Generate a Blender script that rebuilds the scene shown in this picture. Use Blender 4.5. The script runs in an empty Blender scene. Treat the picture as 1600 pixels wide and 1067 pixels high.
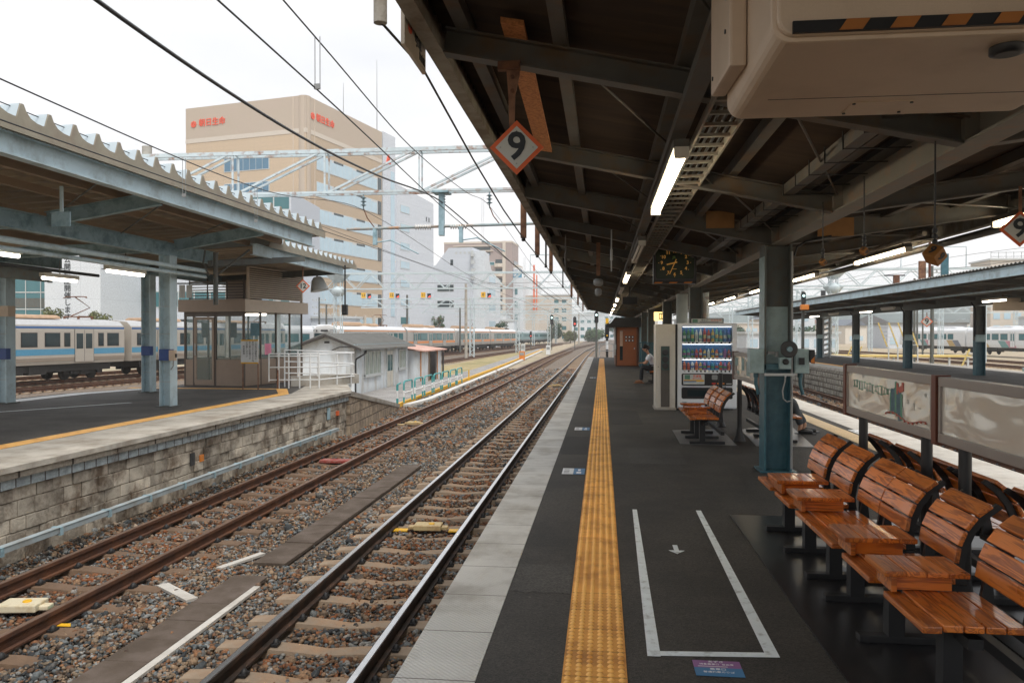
import bpy, bmesh, math, random
import numpy as np
from mathutils import Vector, Matrix
random.seed(7)
SC = bpy.context.scene
COL = SC.collection
R = math.radians

# ---------------------------------------------------------------- camera
cd = bpy.data.cameras.new("camera"); cam = bpy.data.objects.new("camera", cd); COL.objects.link(cam)
cd.sensor_width = 36.0; cd.lens = 27.9; cd.clip_start = 0.05; cd.clip_end = 6000
cam.location = (0, 0, 1.6)
cam.rotation_euler = (R(90 - 0.528), 0, R(6.487))
SC.camera = cam
# ---------------------------------------------------------------- sky and sun (overcast)
W = bpy.data.worlds.new("World"); SC.world = W; W.use_nodes = True
wt = W.node_tree; wt.nodes.clear()
wo = wt.nodes.new("ShaderNodeOutputWorld"); wb = wt.nodes.new("ShaderNodeBackground"); wb2 = wt.nodes.new("ShaderNodeBackground")
sky = wt.nodes.new("ShaderNodeTexSky"); sky.sky_type = 'NISHITA'; sky.sun_disc = False
SUN_EL, SUN_AZ = 60.0, 150.0     # azimuth measured from +Y towards +X
sky.sun_elevation = R(SUN_EL); sky.sun_rotation = R(SUN_AZ); sky.dust_density = 4; sky.air_density = 1.2
wt.links.new(sky.outputs[0], wb.inputs[0]); wb.inputs[1].default_value = 0.08
# cloud deck: pale overcast over the sky
tc = wt.nodes.new("ShaderNodeTexCoord"); nz = wt.nodes.new("ShaderNodeTexNoise"); cr = wt.nodes.new("ShaderNodeValToRGB")
mpw = wt.nodes.new("ShaderNodeMapping"); mpw.inputs['Scale'].default_value = (1.2, 1.2, 4)
wt.links.new(tc.outputs['Generated'], mpw.inputs[0]); wt.links.new(mpw.outputs[0], nz.inputs['Vector'])
nz.inputs['Scale'].default_value = 1.6; nz.inputs['Detail'].default_value = 5
cr.color_ramp.elements[0].position = .3; cr.color_ramp.elements[0].color = (.47, .48, .50, 1)
cr.color_ramp.elements[1].position = .7; cr.color_ramp.elements[1].color = (.615, .605, .61, 1)
wt.links.new(nz.outputs[0], cr.inputs[0]); wt.links.new(cr.outputs[0], wb2.inputs[0]); wb2.inputs[1].default_value = 1.0
mxw = wt.nodes.new("ShaderNodeMixShader"); mxw.inputs[0].default_value = .95
wt.links.new(wb.outputs[0], mxw.inputs[1]); wt.links.new(wb2.outputs[0], mxw.inputs[2]); wt.links.new(mxw.outputs[0], wo.inputs[0])
sd = bpy.data.lights.new("sun", 'SUN'); sun = bpy.data.objects.new("sun", sd); COL.objects.link(sun)
sd.energy = 1.5; sd.angle = R(25); sd.color = (1, .96, .9)
sv = Vector((math.cos(R(SUN_EL)) * math.sin(R(SUN_AZ)), math.cos(R(SUN_EL)) * math.cos(R(SUN_AZ)), math.sin(R(SUN_EL))))
sun.rotation_euler = sv.to_track_quat('Z', 'Y').to_euler()
SC.view_settings.view_transform = 'Standard'; SC.view_settings.look = 'None'; SC.view_settings.exposure = 1.0; SC.view_settings.gamma = 1
SC.render.engine = 'CYCLES'
SC.cycles.use_denoising = True
SC.cycles.max_bounces = 8; SC.cycles.diffuse_bounces = 4; SC.cycles.glossy_bounces = 4; SC.cycles.transmission_bounces = 6; SC.cycles.transparent_max_bounces = 8
SC.cycles.caustics_reflective = False; SC.cycles.caustics_refractive = False
SC.cycles.sample_clamp_indirect = 6

# ---------------------------------------------------------------- materials
def mat(name, col, rough=.6, metal=0., var=.12, vs=6., col2=None, c2amt=.5, c2s=2., bump=0., bs=40., stretch=None, coat=0., spec=.5, island=0., emit=0., detail=6):
    m = bpy.data.materials.new(name); m.use_nodes = True
    nt = m.node_tree; b = nt.nodes['Principled BSDF']; L = nt.links.new
    b.inputs['Roughness'].default_value = rough; b.inputs['Metallic'].default_value = metal
    b.inputs['Coat Weight'].default_value = coat; b.inputs['Coat Roughness'].default_value = .12
    b.inputs['Specular IOR Level'].default_value = spec
    c = (*col, 1)
    tcn = nt.nodes.new('ShaderNodeTexCoord'); vec = tcn.outputs['Object']
    if stretch:
        mp = nt.nodes.new('ShaderNodeMapping'); mp.inputs['Scale'].default_value = stretch; L(vec, mp.inputs[0]); vec = mp.outputs[0]
    cur = None
    def rgb(cc):
        n = nt.nodes.new('ShaderNodeRGB'); n.outputs[0].default_value = (*cc, 1); return n.outputs[0]
    cur = rgb(col)
    if col2 is not None:
        n = nt.nodes.new('ShaderNodeTexNoise'); n.inputs['Scale'].default_value = c2s; n.inputs['Detail'].default_value = detail; n.inputs['Roughness'].default_value = .65; L(vec, n.inputs['Vector'])
        rp = nt.nodes.new('ShaderNodeValToRGB'); lo = 1 - c2amt
        rp.color_ramp.elements[0].position = max(0, .28 + lo * .4 - .08); rp.color_ramp.elements[1].position = min(1, .28 + lo * .4 + .12)
        L(n.outputs[0], rp.inputs[0])
        mx = nt.nodes.new('ShaderNodeMixRGB'); L(rp.outputs[0], mx.inputs[0]); L(cur, mx.inputs[1]); L(rgb(col2), mx.inputs[2]); cur = mx.outputs[0]
    if var > 0:
        n = nt.nodes.new('ShaderNodeTexNoise'); n.inputs['Scale'].default_value = vs; n.inputs['Detail'].default_value = 5; L(vec, n.inputs['Vector'])
        mr = nt.nodes.new('ShaderNodeMapRange'); mr.inputs[1].default_value = .25; mr.inputs[2].default_value = .75; mr.inputs[3].default_value = 1 - var; mr.inputs[4].default_value = 1 + var
        L(n.outputs[0], mr.inputs[0])
        mm = nt.nodes.new('ShaderNodeVectorMath'); mm.operation = 'SCALE'; L(cur, mm.inputs[0]); L(mr.outputs[0], mm.inputs['Scale']); cur = mm.outputs[0]
    if island > 0:
        g = nt.nodes.new('ShaderNodeNewGeometry')
        mr = nt.nodes.new('ShaderNodeMapRange'); mr.inputs[3].default_value = 1 - island; mr.inputs[4].default_value = 1 + island; L(g.outputs['Random Per Island'], mr.inputs[0])
        mm = nt.nodes.new('ShaderNodeVectorMath'); mm.operation = 'SCALE'; L(cur, mm.inputs[0]); L(mr.outputs[0], mm.inputs['Scale']); cur = mm.outputs[0]
    L(cur, b.inputs['Base Color'])
    if bump > 0:
        n = nt.nodes.new('ShaderNodeTexNoise'); n.inputs['Scale'].default_value = bs; n.inputs['Detail'].default_value = 4; L(vec, n.inputs['Vector'])
        bp = nt.nodes.new('ShaderNodeBump'); bp.inputs['Strength'].default_value = bump; bp.inputs['Distance'].default_value = .02; L(n.outputs[0], bp.inputs['Height']); L(bp.outputs[0], b.inputs['Normal'])
    if emit > 0:
        b.inputs['Emission Color'].default_value = c; b.inputs['Emission Strength'].default_value = emit
    return m

def bsdf(m): return m.node_tree.nodes['Principled BSDF']

M = {}
# paint, metal, small stuff
M['teal_lt'] = mat('light teal paint', (.38, .51, .52), .45, var=.08, col2=(.22, .30, .30), c2amt=.3, c2s=3)
M['teal_dk'] = mat('dark teal paint', (.035, .115, .15), .4, var=.15, col2=(.06, .15, .18), c2amt=.4, c2s=5, vs=14)
M['steel_old'] = mat('old grey green steel paint', (.095, .107, .10), .55, var=.15, col2=(.11, .085, .06), c2amt=.28, c2s=5)
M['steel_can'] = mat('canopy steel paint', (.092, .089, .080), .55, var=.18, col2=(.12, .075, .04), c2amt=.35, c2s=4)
M['steel_gird'] = mat('cream grey girder paint', (.20, .185, .155), .55, var=.1, col2=(.25, .15, .10), c2amt=.25, c2s=6)
M['sky_paint'] = mat('pale blue steel paint', (.54, .68, .74), .5, var=.07, col2=(.34, .42, .44), c2amt=.3, c2s=3)
M['sky_paint2'] = mat('blue grey steel paint', (.32, .46, .52), .5, var=.1, col2=(.16, .26, .30), c2amt=.35, c2s=4)
M['gantry'] = mat('weathered gantry steel', (.56, .64, .67), .5, var=.1, col2=(.30, .13, .06), c2amt=.22, c2s=3.5)
M['gantry_far'] = mat('galvanised lattice steel', (.52, .60, .63), .5, var=.08)
M['white'] = mat('white paint', (.72, .74, .75), .5, var=.06, vs=5, col2=(.62, .62, .60), c2amt=.25, c2s=1.4)
M['vmwhite'] = mat('white vending enamel', (.84, .87, .90), .35, var=.03)
M['offwhite'] = mat('off white enamel', (.60, .57, .50), .4, var=.05, vs=3, col2=(.52, .46, .38), c2amt=.25)
M['black'] = mat('black steel', (.012, .012, .013), .45, var=.2)
M['rubber'] = mat('black rubber', (.015, .015, .016), .6, var=.2)
M['dark'] = mat('dark grey', (.035, .036, .038), .5, var=.15)
M['grey'] = mat('grey metal', (.27, .28, .28), .45, var=.1)
M['greylt'] = mat('light grey metal', (.50, .52, .52), .45, var=.08)
M['alu'] = mat('aluminium', (.52, .50, .49), .35, metal=.6, var=.05)
M['alu_frame'] = mat('grey brown anodised frame', (.30, .27, .25), .4, metal=.3, var=.05)
M['brownpost'] = mat('brown post paint', (.12, .035, .018), .4, var=.15)
M['rust'] = mat('rusty steel', (.20, .085, .04), .8, var=.25, col2=(.09, .04, .025), c2amt=.5, c2s=9, bump=.2)
M['rust2'] = mat('rust brown painted steel', (.26, .13, .07), .7, var=.2, col2=(.12, .05, .03), c2amt=.4, c2s=8)
M['orange'] = mat('orange red paint', (.70, .13, .035), .45, var=.06)
M['signface'] = mat('sign white enamel', (.55, .56, .52), .4, var=.06)
M['yellow'] = mat('yellow paint', (.75, .42, .02), .5, var=.08)
M['red'] = mat('red paint', (.55, .04, .025), .45, var=.08)
M['pink'] = mat('pink paper', (.75, .25, .38), .7)
M['blue'] = mat('blue paint', (.03, .12, .36), .45, var=.08)
M['bluelabel'] = mat('blue floor label', (.05, .20, .40), .5, var=.1)
M['purple'] = mat('purple floor label', (.28, .12, .30), .5, var=.1)
M['skyband'] = mat('sky blue stripe', (.08, .27, .42), .4, var=.05)
M['navyband'] = mat('navy band paint', (.015, .06, .24), .4, var=.1)
M['text_dk'] = mat('dark lettering', (.02, .025, .03), .5, var=0)
M['text_wh'] = mat('white lettering', (.8, .8, .8), .5, var=0)
M['text_red'] = mat('red lettering', (.78, .10, .04), .45, var=.03)
M['text_blue'] = mat('blue lettering', (.03, .18, .40), .5, var=0)
M['amber'] = mat('amber clock numerals', (.70, .36, .07), .5, var=0, emit=.10)  # slight emission brightens numerals and hands, which are no lamps
M['clockface'] = mat('dark green clock face', (.028, .042, .026), .25, var=.1, coat=.5)
M['hazard_o'] = mat('orange hazard stripe', (.62, .20, .03), .5, var=.1)
M['tube_on'] = mat('lit fluorescent tube', (1, .86, .62), .4, var=0, emit=11)
M['tube_far'] = mat('lit fluorescent tube on the far platform', (1, .93, .80), .4, var=0, emit=4)
M['tube_off'] = mat('unlit fluorescent tube', (.70, .66, .58), .35, var=0)
M['yellowlit'] = mat('lit yellow sign', (1, .72, .25), .5, var=0, emit=1.0)
M['redlit'] = mat('lit red signal lamp', (1, .08, .05), .4, var=0, emit=.7)
M['cyanlit'] = mat('lit pale signal lamp', (.55, .95, .9), .4, var=0, emit=2.)
M['skin'] = mat('skin', (.50, .27, .17), .5, var=.05)
M['hair'] = mat('black hair', (.012, .010, .009), .5, var=.3, vs=40)
M['shirt'] = mat('pale blue shirt', (.78, .83, .90), .8, var=.06, bump=.15, bs=25)
M['trousers'] = mat('dark grey trousers', (.03, .032, .036), .85, var=.15)
M['suit'] = mat('dark navy suit', (.012, .016, .030), .8, var=.2)
M['trousers2'] = mat('charcoal grey trousers', (.065, .075, .085), .85, var=.12)
M['shoe'] = mat('black leather shoe', (.012, .012, .012), .3, var=.1)
M['shoe_br'] = mat('brown shoe', (.30, .13, .06), .5, var=.1)
M['bag'] = mat('grey bag cloth', (.16, .16, .16), .8)

def glassm(name, col, rough=.06, alpha=1.0, metal=0.):
    m = mat(name, col, rough, var=.06, vs=.7, coat=0, spec=.8)
    b = bsdf(m); b.inputs['Metallic'].default_value = metal
    if alpha < 1:
        b.inputs['Alpha'].default_value = alpha
    return m
M['win_dk'] = glassm('dark window glass', (.02, .035, .04))
M['win_blue'] = glassm('blue tinted window glass', (.42, .56, .65), .22)
M['win_blue2'] = glassm('deep blue window glass', (.07, .17, .26), .1)
M['win_teal'] = glassm('teal window glass', (.04, .15, .17), .1)
M['win_pale'] = glassm('pale curtain glass', (.36, .42, .38), .15)
M['win_clear'] = glassm('clear glass', (.24, .40, .40), .03, alpha=.18)

# striated concrete / masonry / wood / stone with their own node set-ups
def nodes(m): return m.node_tree.nodes, m.node_tree.links.new
def add_bump(m, height, strength=.5, dist=.02):
    N, L = nodes(m); bp = N.new('ShaderNodeBump'); bp.inputs['Strength'].default_value = strength; bp.inputs['Distance'].default_value = dist
    L(height, bp.inputs['Height']); L(bp.outputs[0], bsdf(m).inputs['Normal'])

def brickmat(name, c1, c2, mortar, w, h, ms=.015, axis='yz', rough=.85, stain=None, bumpk=.6, off=.5, stain_amt=.5, stain_s=2.2):
    m = mat(name, c1, rough, var=0); N, L = nodes(m); b = bsdf(m)
    t = N.new('ShaderNodeTexCoord'); sp = N.new('ShaderNodeSeparateXYZ'); cb = N.new('ShaderNodeCombineXYZ'); L(t.outputs['Object'], sp.inputs[0])
    ix = {'x': 0, 'y': 1, 'z': 2}
    L(sp.outputs[ix[axis[0]]], cb.inputs[0]); L(sp.outputs[ix[axis[1]]], cb.inputs[1])
    br = N.new('ShaderNodeTexBrick'); L(cb.outputs[0], br.inputs['Vector']); br.offset = off
    br.inputs['Color1'].default_value = (*c1, 1); br.inputs['Color2'].default_value = (*c2, 1); br.inputs['Mortar'].default_value = (*mortar, 1)
    br.inputs['Scale'].default_value = 1; br.inputs['Mortar Size'].default_value = ms; br.inputs['Brick Width'].default_value = w; br.inputs['Row Height'].default_value = h; br.inputs['Bias'].default_value = 0; br.inputs['Mortar Smooth'].default_value = .3
    cur = br.outputs['Color']
    n = N.new('ShaderNodeTexNoise'); n.inputs['Scale'].default_value = 9; n.inputs['Detail'].default_value = 8; n.inputs['Roughness'].default_value = .7; L(t.outputs['Object'], n.inputs['Vector'])
    mr = N.new('ShaderNodeMapRange'); mr.inputs[1].default_value = .3; mr.inputs[2].default_value = .7; mr.inputs[3].default_value = .6; mr.inputs[4].default_value = 1.3; L(n.outputs[0], mr.inputs[0])
    sc = N.new('ShaderNodeVectorMath'); sc.operation = 'SCALE'; L(cur, sc.inputs[0]); L(mr.outputs[0], sc.inputs['Scale']); cur = sc.outputs[0]
    if stain:
        n2 = N.new('ShaderNodeTexNoise'); n2.inputs['Scale'].default_value = stain_s; n2.inputs['Detail'].default_value = 9; n2.inputs['Roughness'].default_value = .7; L(t.outputs['Object'], n2.inputs['Vector'])
        rp = N.new('ShaderNodeValToRGB'); rp.color_ramp.elements[0].position = .62 - .3 * stain_amt; rp.color_ramp.elements[1].position = .75 - .2 * stain_amt; L(n2.outputs[0], rp.inputs[0])
        mx = N.new('ShaderNodeMixRGB'); L(rp.outputs[0], mx.inputs[0]); L(cur, mx.inputs[1]); mx.inputs[2].default_value = (*stain, 1); cur = mx.outputs[0]
    L(cur, b.inputs['Base Color'])
    mth = N.new('ShaderNodeMath'); mth.operation = 'MULTIPLY_ADD'; L(br.outputs['Fac'], mth.inputs[0]); mth.inputs[1].default_value = -1.; L(n.outputs[0], mth.inputs[2])
    add_bump(m, mth.outputs[0], bumpk, .03)
    return m
M['stonewall'] = brickmat('old platform masonry', (.50, .45, .37), (.31, .265, .205), (.13, .10, .075), .38, .29, .018, 'yz', stain=(.06, .041, .028), stain_amt=.60, bumpk=.9)
M['courseblk'] = brickmat('blue grey block course', (.40, .46, .48), (.32, .37, .39), (.07, .055, .045), .26, .5, .012, 'yz', stain=(.13, .10, .08), stain_amt=.22, off=0)
M['coping'] = brickmat('concrete coping slabs', (.40, .36, .30), (.33, .295, .24), (.08, .065, .05), 1.0, .6, .02, 'yx', stain=(.17, .14, .11), stain_amt=.3, off=0)
M['wall_r'] = brickmat('pale rubble stone wall', (.46, .44, .38), (.34, .32, .28), (.13, .11, .09), .42, .26, .03, 'yz', stain=(.22, .19, .15), stain_amt=.3)
M['tile_asahi'] = brickmat('beige wall tile', (.56, .435, .31), (.545, .425, .30), (.47, .37, .27), 1.1, .55, .02, 'xz', bumpk=.05, off=0)
M['tile_band'] = mat('taupe wall panel', (.45, .375, .30), .7, var=.05, col2=(.46, .375, .31), c2amt=.3, c2s=.2)
M['tile_pale'] = mat('pale wall band', (.56, .50, .43), .7, var=.04)
M['tile_grey'] = brickmat('pale grey wall panel', (.60, .64, .70), (.58, .62, .68), (.50, .54, .60), 3.0, 1.2, .03, 'xz', bumpk=.03, off=0)
M['tile_white'] = brickmat('white wall panel', (.66, .70, .74), (.64, .68, .72), (.56, .60, .64), 4.0, 3.4, .03, 'xz', bumpk=.03, off=0)
M['tile_brown'] = brickmat('mauve brown wall tile', (.36, .29, .275), (.345, .28, .265), (.42, .35, .33), 3.0, 3.0, .05, 'xz', bumpk=.03, off=0)
M['conc'] = mat('weathered concrete', (.40, .38, .34), .85, var=.15, col2=(.25, .22, .18), c2amt=.4, c2s=3, bump=.3, bs=60)
M['conc_lt'] = mat('pale concrete', (.52, .50, .46), .85, var=.12, col2=(.40, .37, .33), c2amt=.35, c2s=2, bump=.2, bs=60)

def asphalt(name, col, rough=.8, spk=.5, stain=(.02, .02, .02), samt=.25):
    m = mat(name, col, rough, var=.26, vs=.9, col2=stain, c2amt=samt, c2s=1.1, detail=8)
    N, L = nodes(m); b = bsdf(m); src = b.inputs['Base Color'].links[0].from_socket
    t = N.new('ShaderNodeTexCoord'); v = N.new('ShaderNodeTexVoronoi'); v.inputs['Scale'].default_value = 110; L(t.outputs['Object'], v.inputs['Vector'])
    mr = N.new('ShaderNodeMapRange'); mr.inputs[3].default_value = 1 - spk; mr.inputs[4].default_value = 1 + spk
    sx = N.new('ShaderNodeSeparateXYZ'); L(v.outputs['Color'], sx.inputs[0]); L(sx.outputs[0], mr.inputs[0])
    sc = N.new('ShaderNodeVectorMath'); sc.operation = 'SCALE'; L(src, sc.inputs[0]); L(mr.outputs[0], sc.inputs['Scale']); L(sc.outputs[0], b.inputs['Base Color'])
    v2 = N.new('ShaderNodeTexVoronoi'); v2.inputs['Scale'].default_value = 3.1; L(t.outputs['Object'], v2.inputs['Vector'])
    n3 = N.new('ShaderNodeTexNoise'); n3.inputs['Scale'].default_value = 38; L(t.outputs['Object'], n3.inputs['Vector'])
    s2 = N.new('ShaderNodeMath'); s2.operation = 'MULTIPLY_ADD'; L(n3.outputs[0], s2.inputs[0]); s2.inputs[1].default_value = .07; L(v2.outputs['Distance'], s2.inputs[2])
    m2 = N.new('ShaderNodeMapRange'); m2.inputs[1].default_value = .066; m2.inputs[2].default_value = .078; m2.inputs[3].default_value = 1; m2.inputs[4].default_value = 0; L(s2.outputs[0], m2.inputs[0])
    sp2 = N.new('ShaderNodeSeparateXYZ'); L(v2.outputs['Color'], sp2.inputs[0]); m3 = N.new('ShaderNodeMath'); m3.operation = 'MULTIPLY'; L(m2.outputs[0], m3.inputs[0]); L(sp2.outputs[1], m3.inputs[1])
    mxs = N.new('ShaderNodeMixRGB'); L(m3.outputs[0], mxs.inputs[0]); L(sc.outputs[0], mxs.inputs[1]); mxs.inputs[2].default_value = (*(min(1, c * 2.6) for c in col), 1); L(mxs.outputs[0], b.inputs['Base Color'])
    add_bump(m, v.outputs['Distance'], .35, .008)
    return m
M['asphalt'] = asphalt('platform asphalt', (.043, .038, .032), .72, .55, (.025, .0225, .0195), .45)
M['asphalt2'] = asphalt('far platform asphalt', (.085, .08, .073), .75, .4, (.05, .047, .042), .4)
M['asph_path'] = asphalt('yard path asphalt', (.27, .26, .25), .85, .3, (.20, .19, .18), .3)

def checker_band():
    m = mat('pale concrete edge slab with small studs', (.64, .63, .59), .8, var=.15, vs=1.5, col2=(.42, .395, .35), c2amt=.3, c2s=1.7, detail=9)
    N, L = nodes(m); t = N.new('ShaderNodeTexCoord'); b = bsdf(m)
    src = b.inputs['Base Color'].links[0].from_socket
    sp = N.new('ShaderNodeSeparateXYZ'); L(t.outputs['Object'], sp.inputs[0])
    def wave(o, per):
        mu = N.new('ShaderNodeMath'); mu.operation = 'MULTIPLY'; L(o, mu.inputs[0]); mu.inputs[1].default_value = 2 * math.pi / per
        s = N.new('ShaderNodeMath'); s.operation = 'SINE'; L(mu.outputs[0], s.inputs[0]); return s.outputs[0]
    a = wave(sp.outputs[0], .03); c = wave(sp.outputs[1], .03)
    mu = N.new('ShaderNodeMath'); mu.operation = 'MULTIPLY'; L(a, mu.inputs[0]); L(c, mu.inputs[1])
    # slab joints every 0.6 m along y
    mo = N.new('ShaderNodeMath'); mo.operation = 'PINGPONG'; L(sp.outputs[1], mo.inputs[0]); mo.inputs[1].default_value = .3
    lt = N.new('ShaderNodeMath'); lt.operation = 'LESS_THAN'; L(mo.outputs[0], lt.inputs[0]); lt.inputs[1].default_value = .004
    mx = N.new('ShaderNodeMixRGB'); L(lt.outputs[0], mx.inputs[0]); L(src, mx.inputs[1]); mx.inputs[2].default_value = (.16, .14, .12, 1); L(mx.outputs[0], b.inputs['Base Color'])
    add_bump(m, mu.outputs[0], .5, .006)
    return m
M['edge'] = checker_band()
M['tact_base'] = mat('shaded yellow tactile base', (.74, .34, .06), .65, var=.15, vs=2.5, col2=(.46, .19, .035), c2amt=.35, c2s=4, detail=8)  # base darker than the domes: dome shading put into the colour
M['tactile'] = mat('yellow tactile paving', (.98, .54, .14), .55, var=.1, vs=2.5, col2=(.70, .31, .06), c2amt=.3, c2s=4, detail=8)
def checkplate():
    m = mat('black rubber chequer mat', (.018, .018, .019), .30, var=.25, vs=3, spec=.6)
    N, L = nodes(m); t = N.new('ShaderNodeTexCoord'); v = N.new('ShaderNodeTexVoronoi'); v.inputs['Scale'].default_value = 38; v.inputs['Randomness'].default_value = 0
    mp = N.new('ShaderNodeMapping'); mp.inputs['Rotation'].default_value = (0, 0, R(45)); L(t.outputs['Object'], mp.inputs[0]); L(mp.outputs[0], v.inputs['Vector'])
    lt = N.new('ShaderNodeMapRange'); lt.inputs[1].default_value = .25; lt.inputs[2].default_value = .45; L(v.outputs['Distance'], lt.inputs[0])
    add_bump(m, lt.outputs[0], .35, -.004)
    return m
M['mat'] = checkplate()
M['steelplate'] = mat('grey steel chequer plate', (.17, .165, .155), .38, metal=.5, var=.2, vs=5)
def wood(sc3=(22, 1.6, 22), nm='varnished orange brown wood'):
    m = mat(nm, (.3, .1, .02), .28, var=0, coat=.65)
    N, L = nodes(m); b = bsdf(m); t = N.new('ShaderNodeTexCoord'); g = N.new('ShaderNodeNewGeometry')
    ad = N.new('ShaderNodeVectorMath'); ad.operation = 'MULTIPLY_ADD'
    cb = N.new('ShaderNodeCombineXYZ'); 
    for i in range(3): L(g.outputs['Random Per Island'], cb.inputs[i])
    L(cb.outputs[0], ad.inputs[0]); ad.inputs[1].default_value = (31, 47, 19); L(t.outputs['Object'], ad.inputs[2])
    mp = N.new('ShaderNodeMapping'); mp.inputs['Scale'].default_value = sc3; L(ad.outputs[0], mp.inputs[0])
    n = N.new('ShaderNodeTexNoise'); n.inputs['Scale'].default_value = 1; n.inputs['Detail'].default_value = 3; n.inputs['Distortion'].default_value = .8; L(mp.outputs[0], n.inputs['Vector'])
    w = N.new('ShaderNodeMath'); w.operation = 'MULTIPLY'; L(n.outputs[0], w.inputs[0]); w.inputs[1].default_value = 30
    s = N.new('ShaderNodeMath'); s.operation = 'SINE'; L(w.outputs[0], s.inputs[0])
    rp = N.new('ShaderNodeValToRGB'); rp.color_ramp.elements[0].position = 0; rp.color_ramp.elements[0].color = (.38, .092, .011, 1); rp.color_ramp.elements[1].position = .75; rp.color_ramp.elements[1].color = (.72, .205, .024, 1)
    mr = N.new('ShaderNodeMapRange'); mr.inputs[1].default_value = -1; mr.inputs[2].default_value = 1; L(s.outputs[0], mr.inputs[0]); L(mr.outputs[0], rp.inputs[0])
    mr2 = N.new('ShaderNodeMapRange'); mr2.inputs[3].default_value = .58; mr2.inputs[4].default_value = 1.18; L(g.outputs['Random Per Island'], mr2.inputs[0])
    n3 = N.new('ShaderNodeTexNoise'); n3.inputs['Scale'].default_value = 5; n3.inputs['Detail'].default_value = 6; L(t.outputs['Object'], n3.inputs['Vector'])
    mr3 = N.new('ShaderNodeMapRange'); mr3.inputs[1].default_value = .3; mr3.inputs[2].default_value = .7; mr3.inputs[3].default_value = .25; mr3.inputs[4].default_value = .6; L(n3.outputs[0], mr3.inputs[0]); L(mr3.outputs[0], b.inputs['Roughness'])
    sc = N.new('ShaderNodeVectorMath'); sc.operation = 'SCALE'; L(rp.outputs[0], sc.inputs[0]); L(mr2.outputs[0], sc.inputs['Scale']); L(sc.outputs[0], b.inputs['Base Color'])
    add_bump(m, s.outputs[0], .06, .003)
    return m
M['wood'] = wood(); M['wood_x'] = wood((1.6, 22, 22), 'varnished wood with crosswise grain')
M['osb'] = mat('orange chipboard plank', (.50, .21, .075), .7, var=.3, vs=60, col2=(.35, .13, .045), c2amt=.4, c2s=35)
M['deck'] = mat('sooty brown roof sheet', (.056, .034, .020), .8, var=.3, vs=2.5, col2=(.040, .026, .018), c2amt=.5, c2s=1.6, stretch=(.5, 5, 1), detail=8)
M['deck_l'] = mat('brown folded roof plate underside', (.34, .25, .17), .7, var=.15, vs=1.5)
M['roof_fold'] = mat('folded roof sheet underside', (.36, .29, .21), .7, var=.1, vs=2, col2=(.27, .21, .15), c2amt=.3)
M['fold_cap'] = mat('beige fold end plate', (.29, .265, .205), .65, var=.1, vs=3, col2=(.26, .22, .17), c2amt=.35, c2s=4)
M['roof_top'] = mat('pale blue grey folded roof top', (.46, .53, .57), .5, var=.06, vs=2)
M['rail_rust'] = mat('rusty rail side', (.115, .047, .021), .75, var=.3, vs=5, col2=(.075, .032, .018), c2amt=.5, c2s=4, bump=.2)
M['rail_dark'] = mat('dark oily rail side', (.032, .022, .017), .6, var=.3, vs=5, col2=(.075, .04, .025), c2amt=.35, c2s=5)
M['rail_top'] = mat('polished rail head', (.62, .63, .64), .22, metal=.9, var=.1)
M['rail_top_r'] = mat('brown rail head', (.30, .20, .15), .4, metal=.6, var=.2)
M['sleeper'] = mat('concrete sleeper', (.27, .205, .145), .85, var=.2, vs=4, col2=(.27, .17, .10), c2amt=.36, c2s=3.5, bump=.3, bs=50, detail=8)
M['sleeper_br'] = mat('brown sleeper', (.165, .105, .065), .85, var=.25, vs=4, col2=(.14, .09, .06), c2amt=.42, c2s=3.5, bump=.3, bs=50, detail=8)
M['stone_far'] = mat('distant ballast', (.175, .135, .10), .9, var=.45, vs=9, col2=(.11, .088, .07), c2amt=.5, c2s=5, bump=.6, bs=14, detail=10)
M['sand'] = mat('sandy yard ground', (.36, .29, .21), .95, var=.25, vs=.8, col2=(.28, .25, .16), c2amt=.4, c2s=.15, bump=.3, bs=8)
M['grassy'] = mat('dry grass ground', (.34, .27, .14), .95, var=.35, vs=2, col2=(.21, .20, .08), c2amt=.42, c2s=.5, bump=.5, bs=20)
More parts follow.
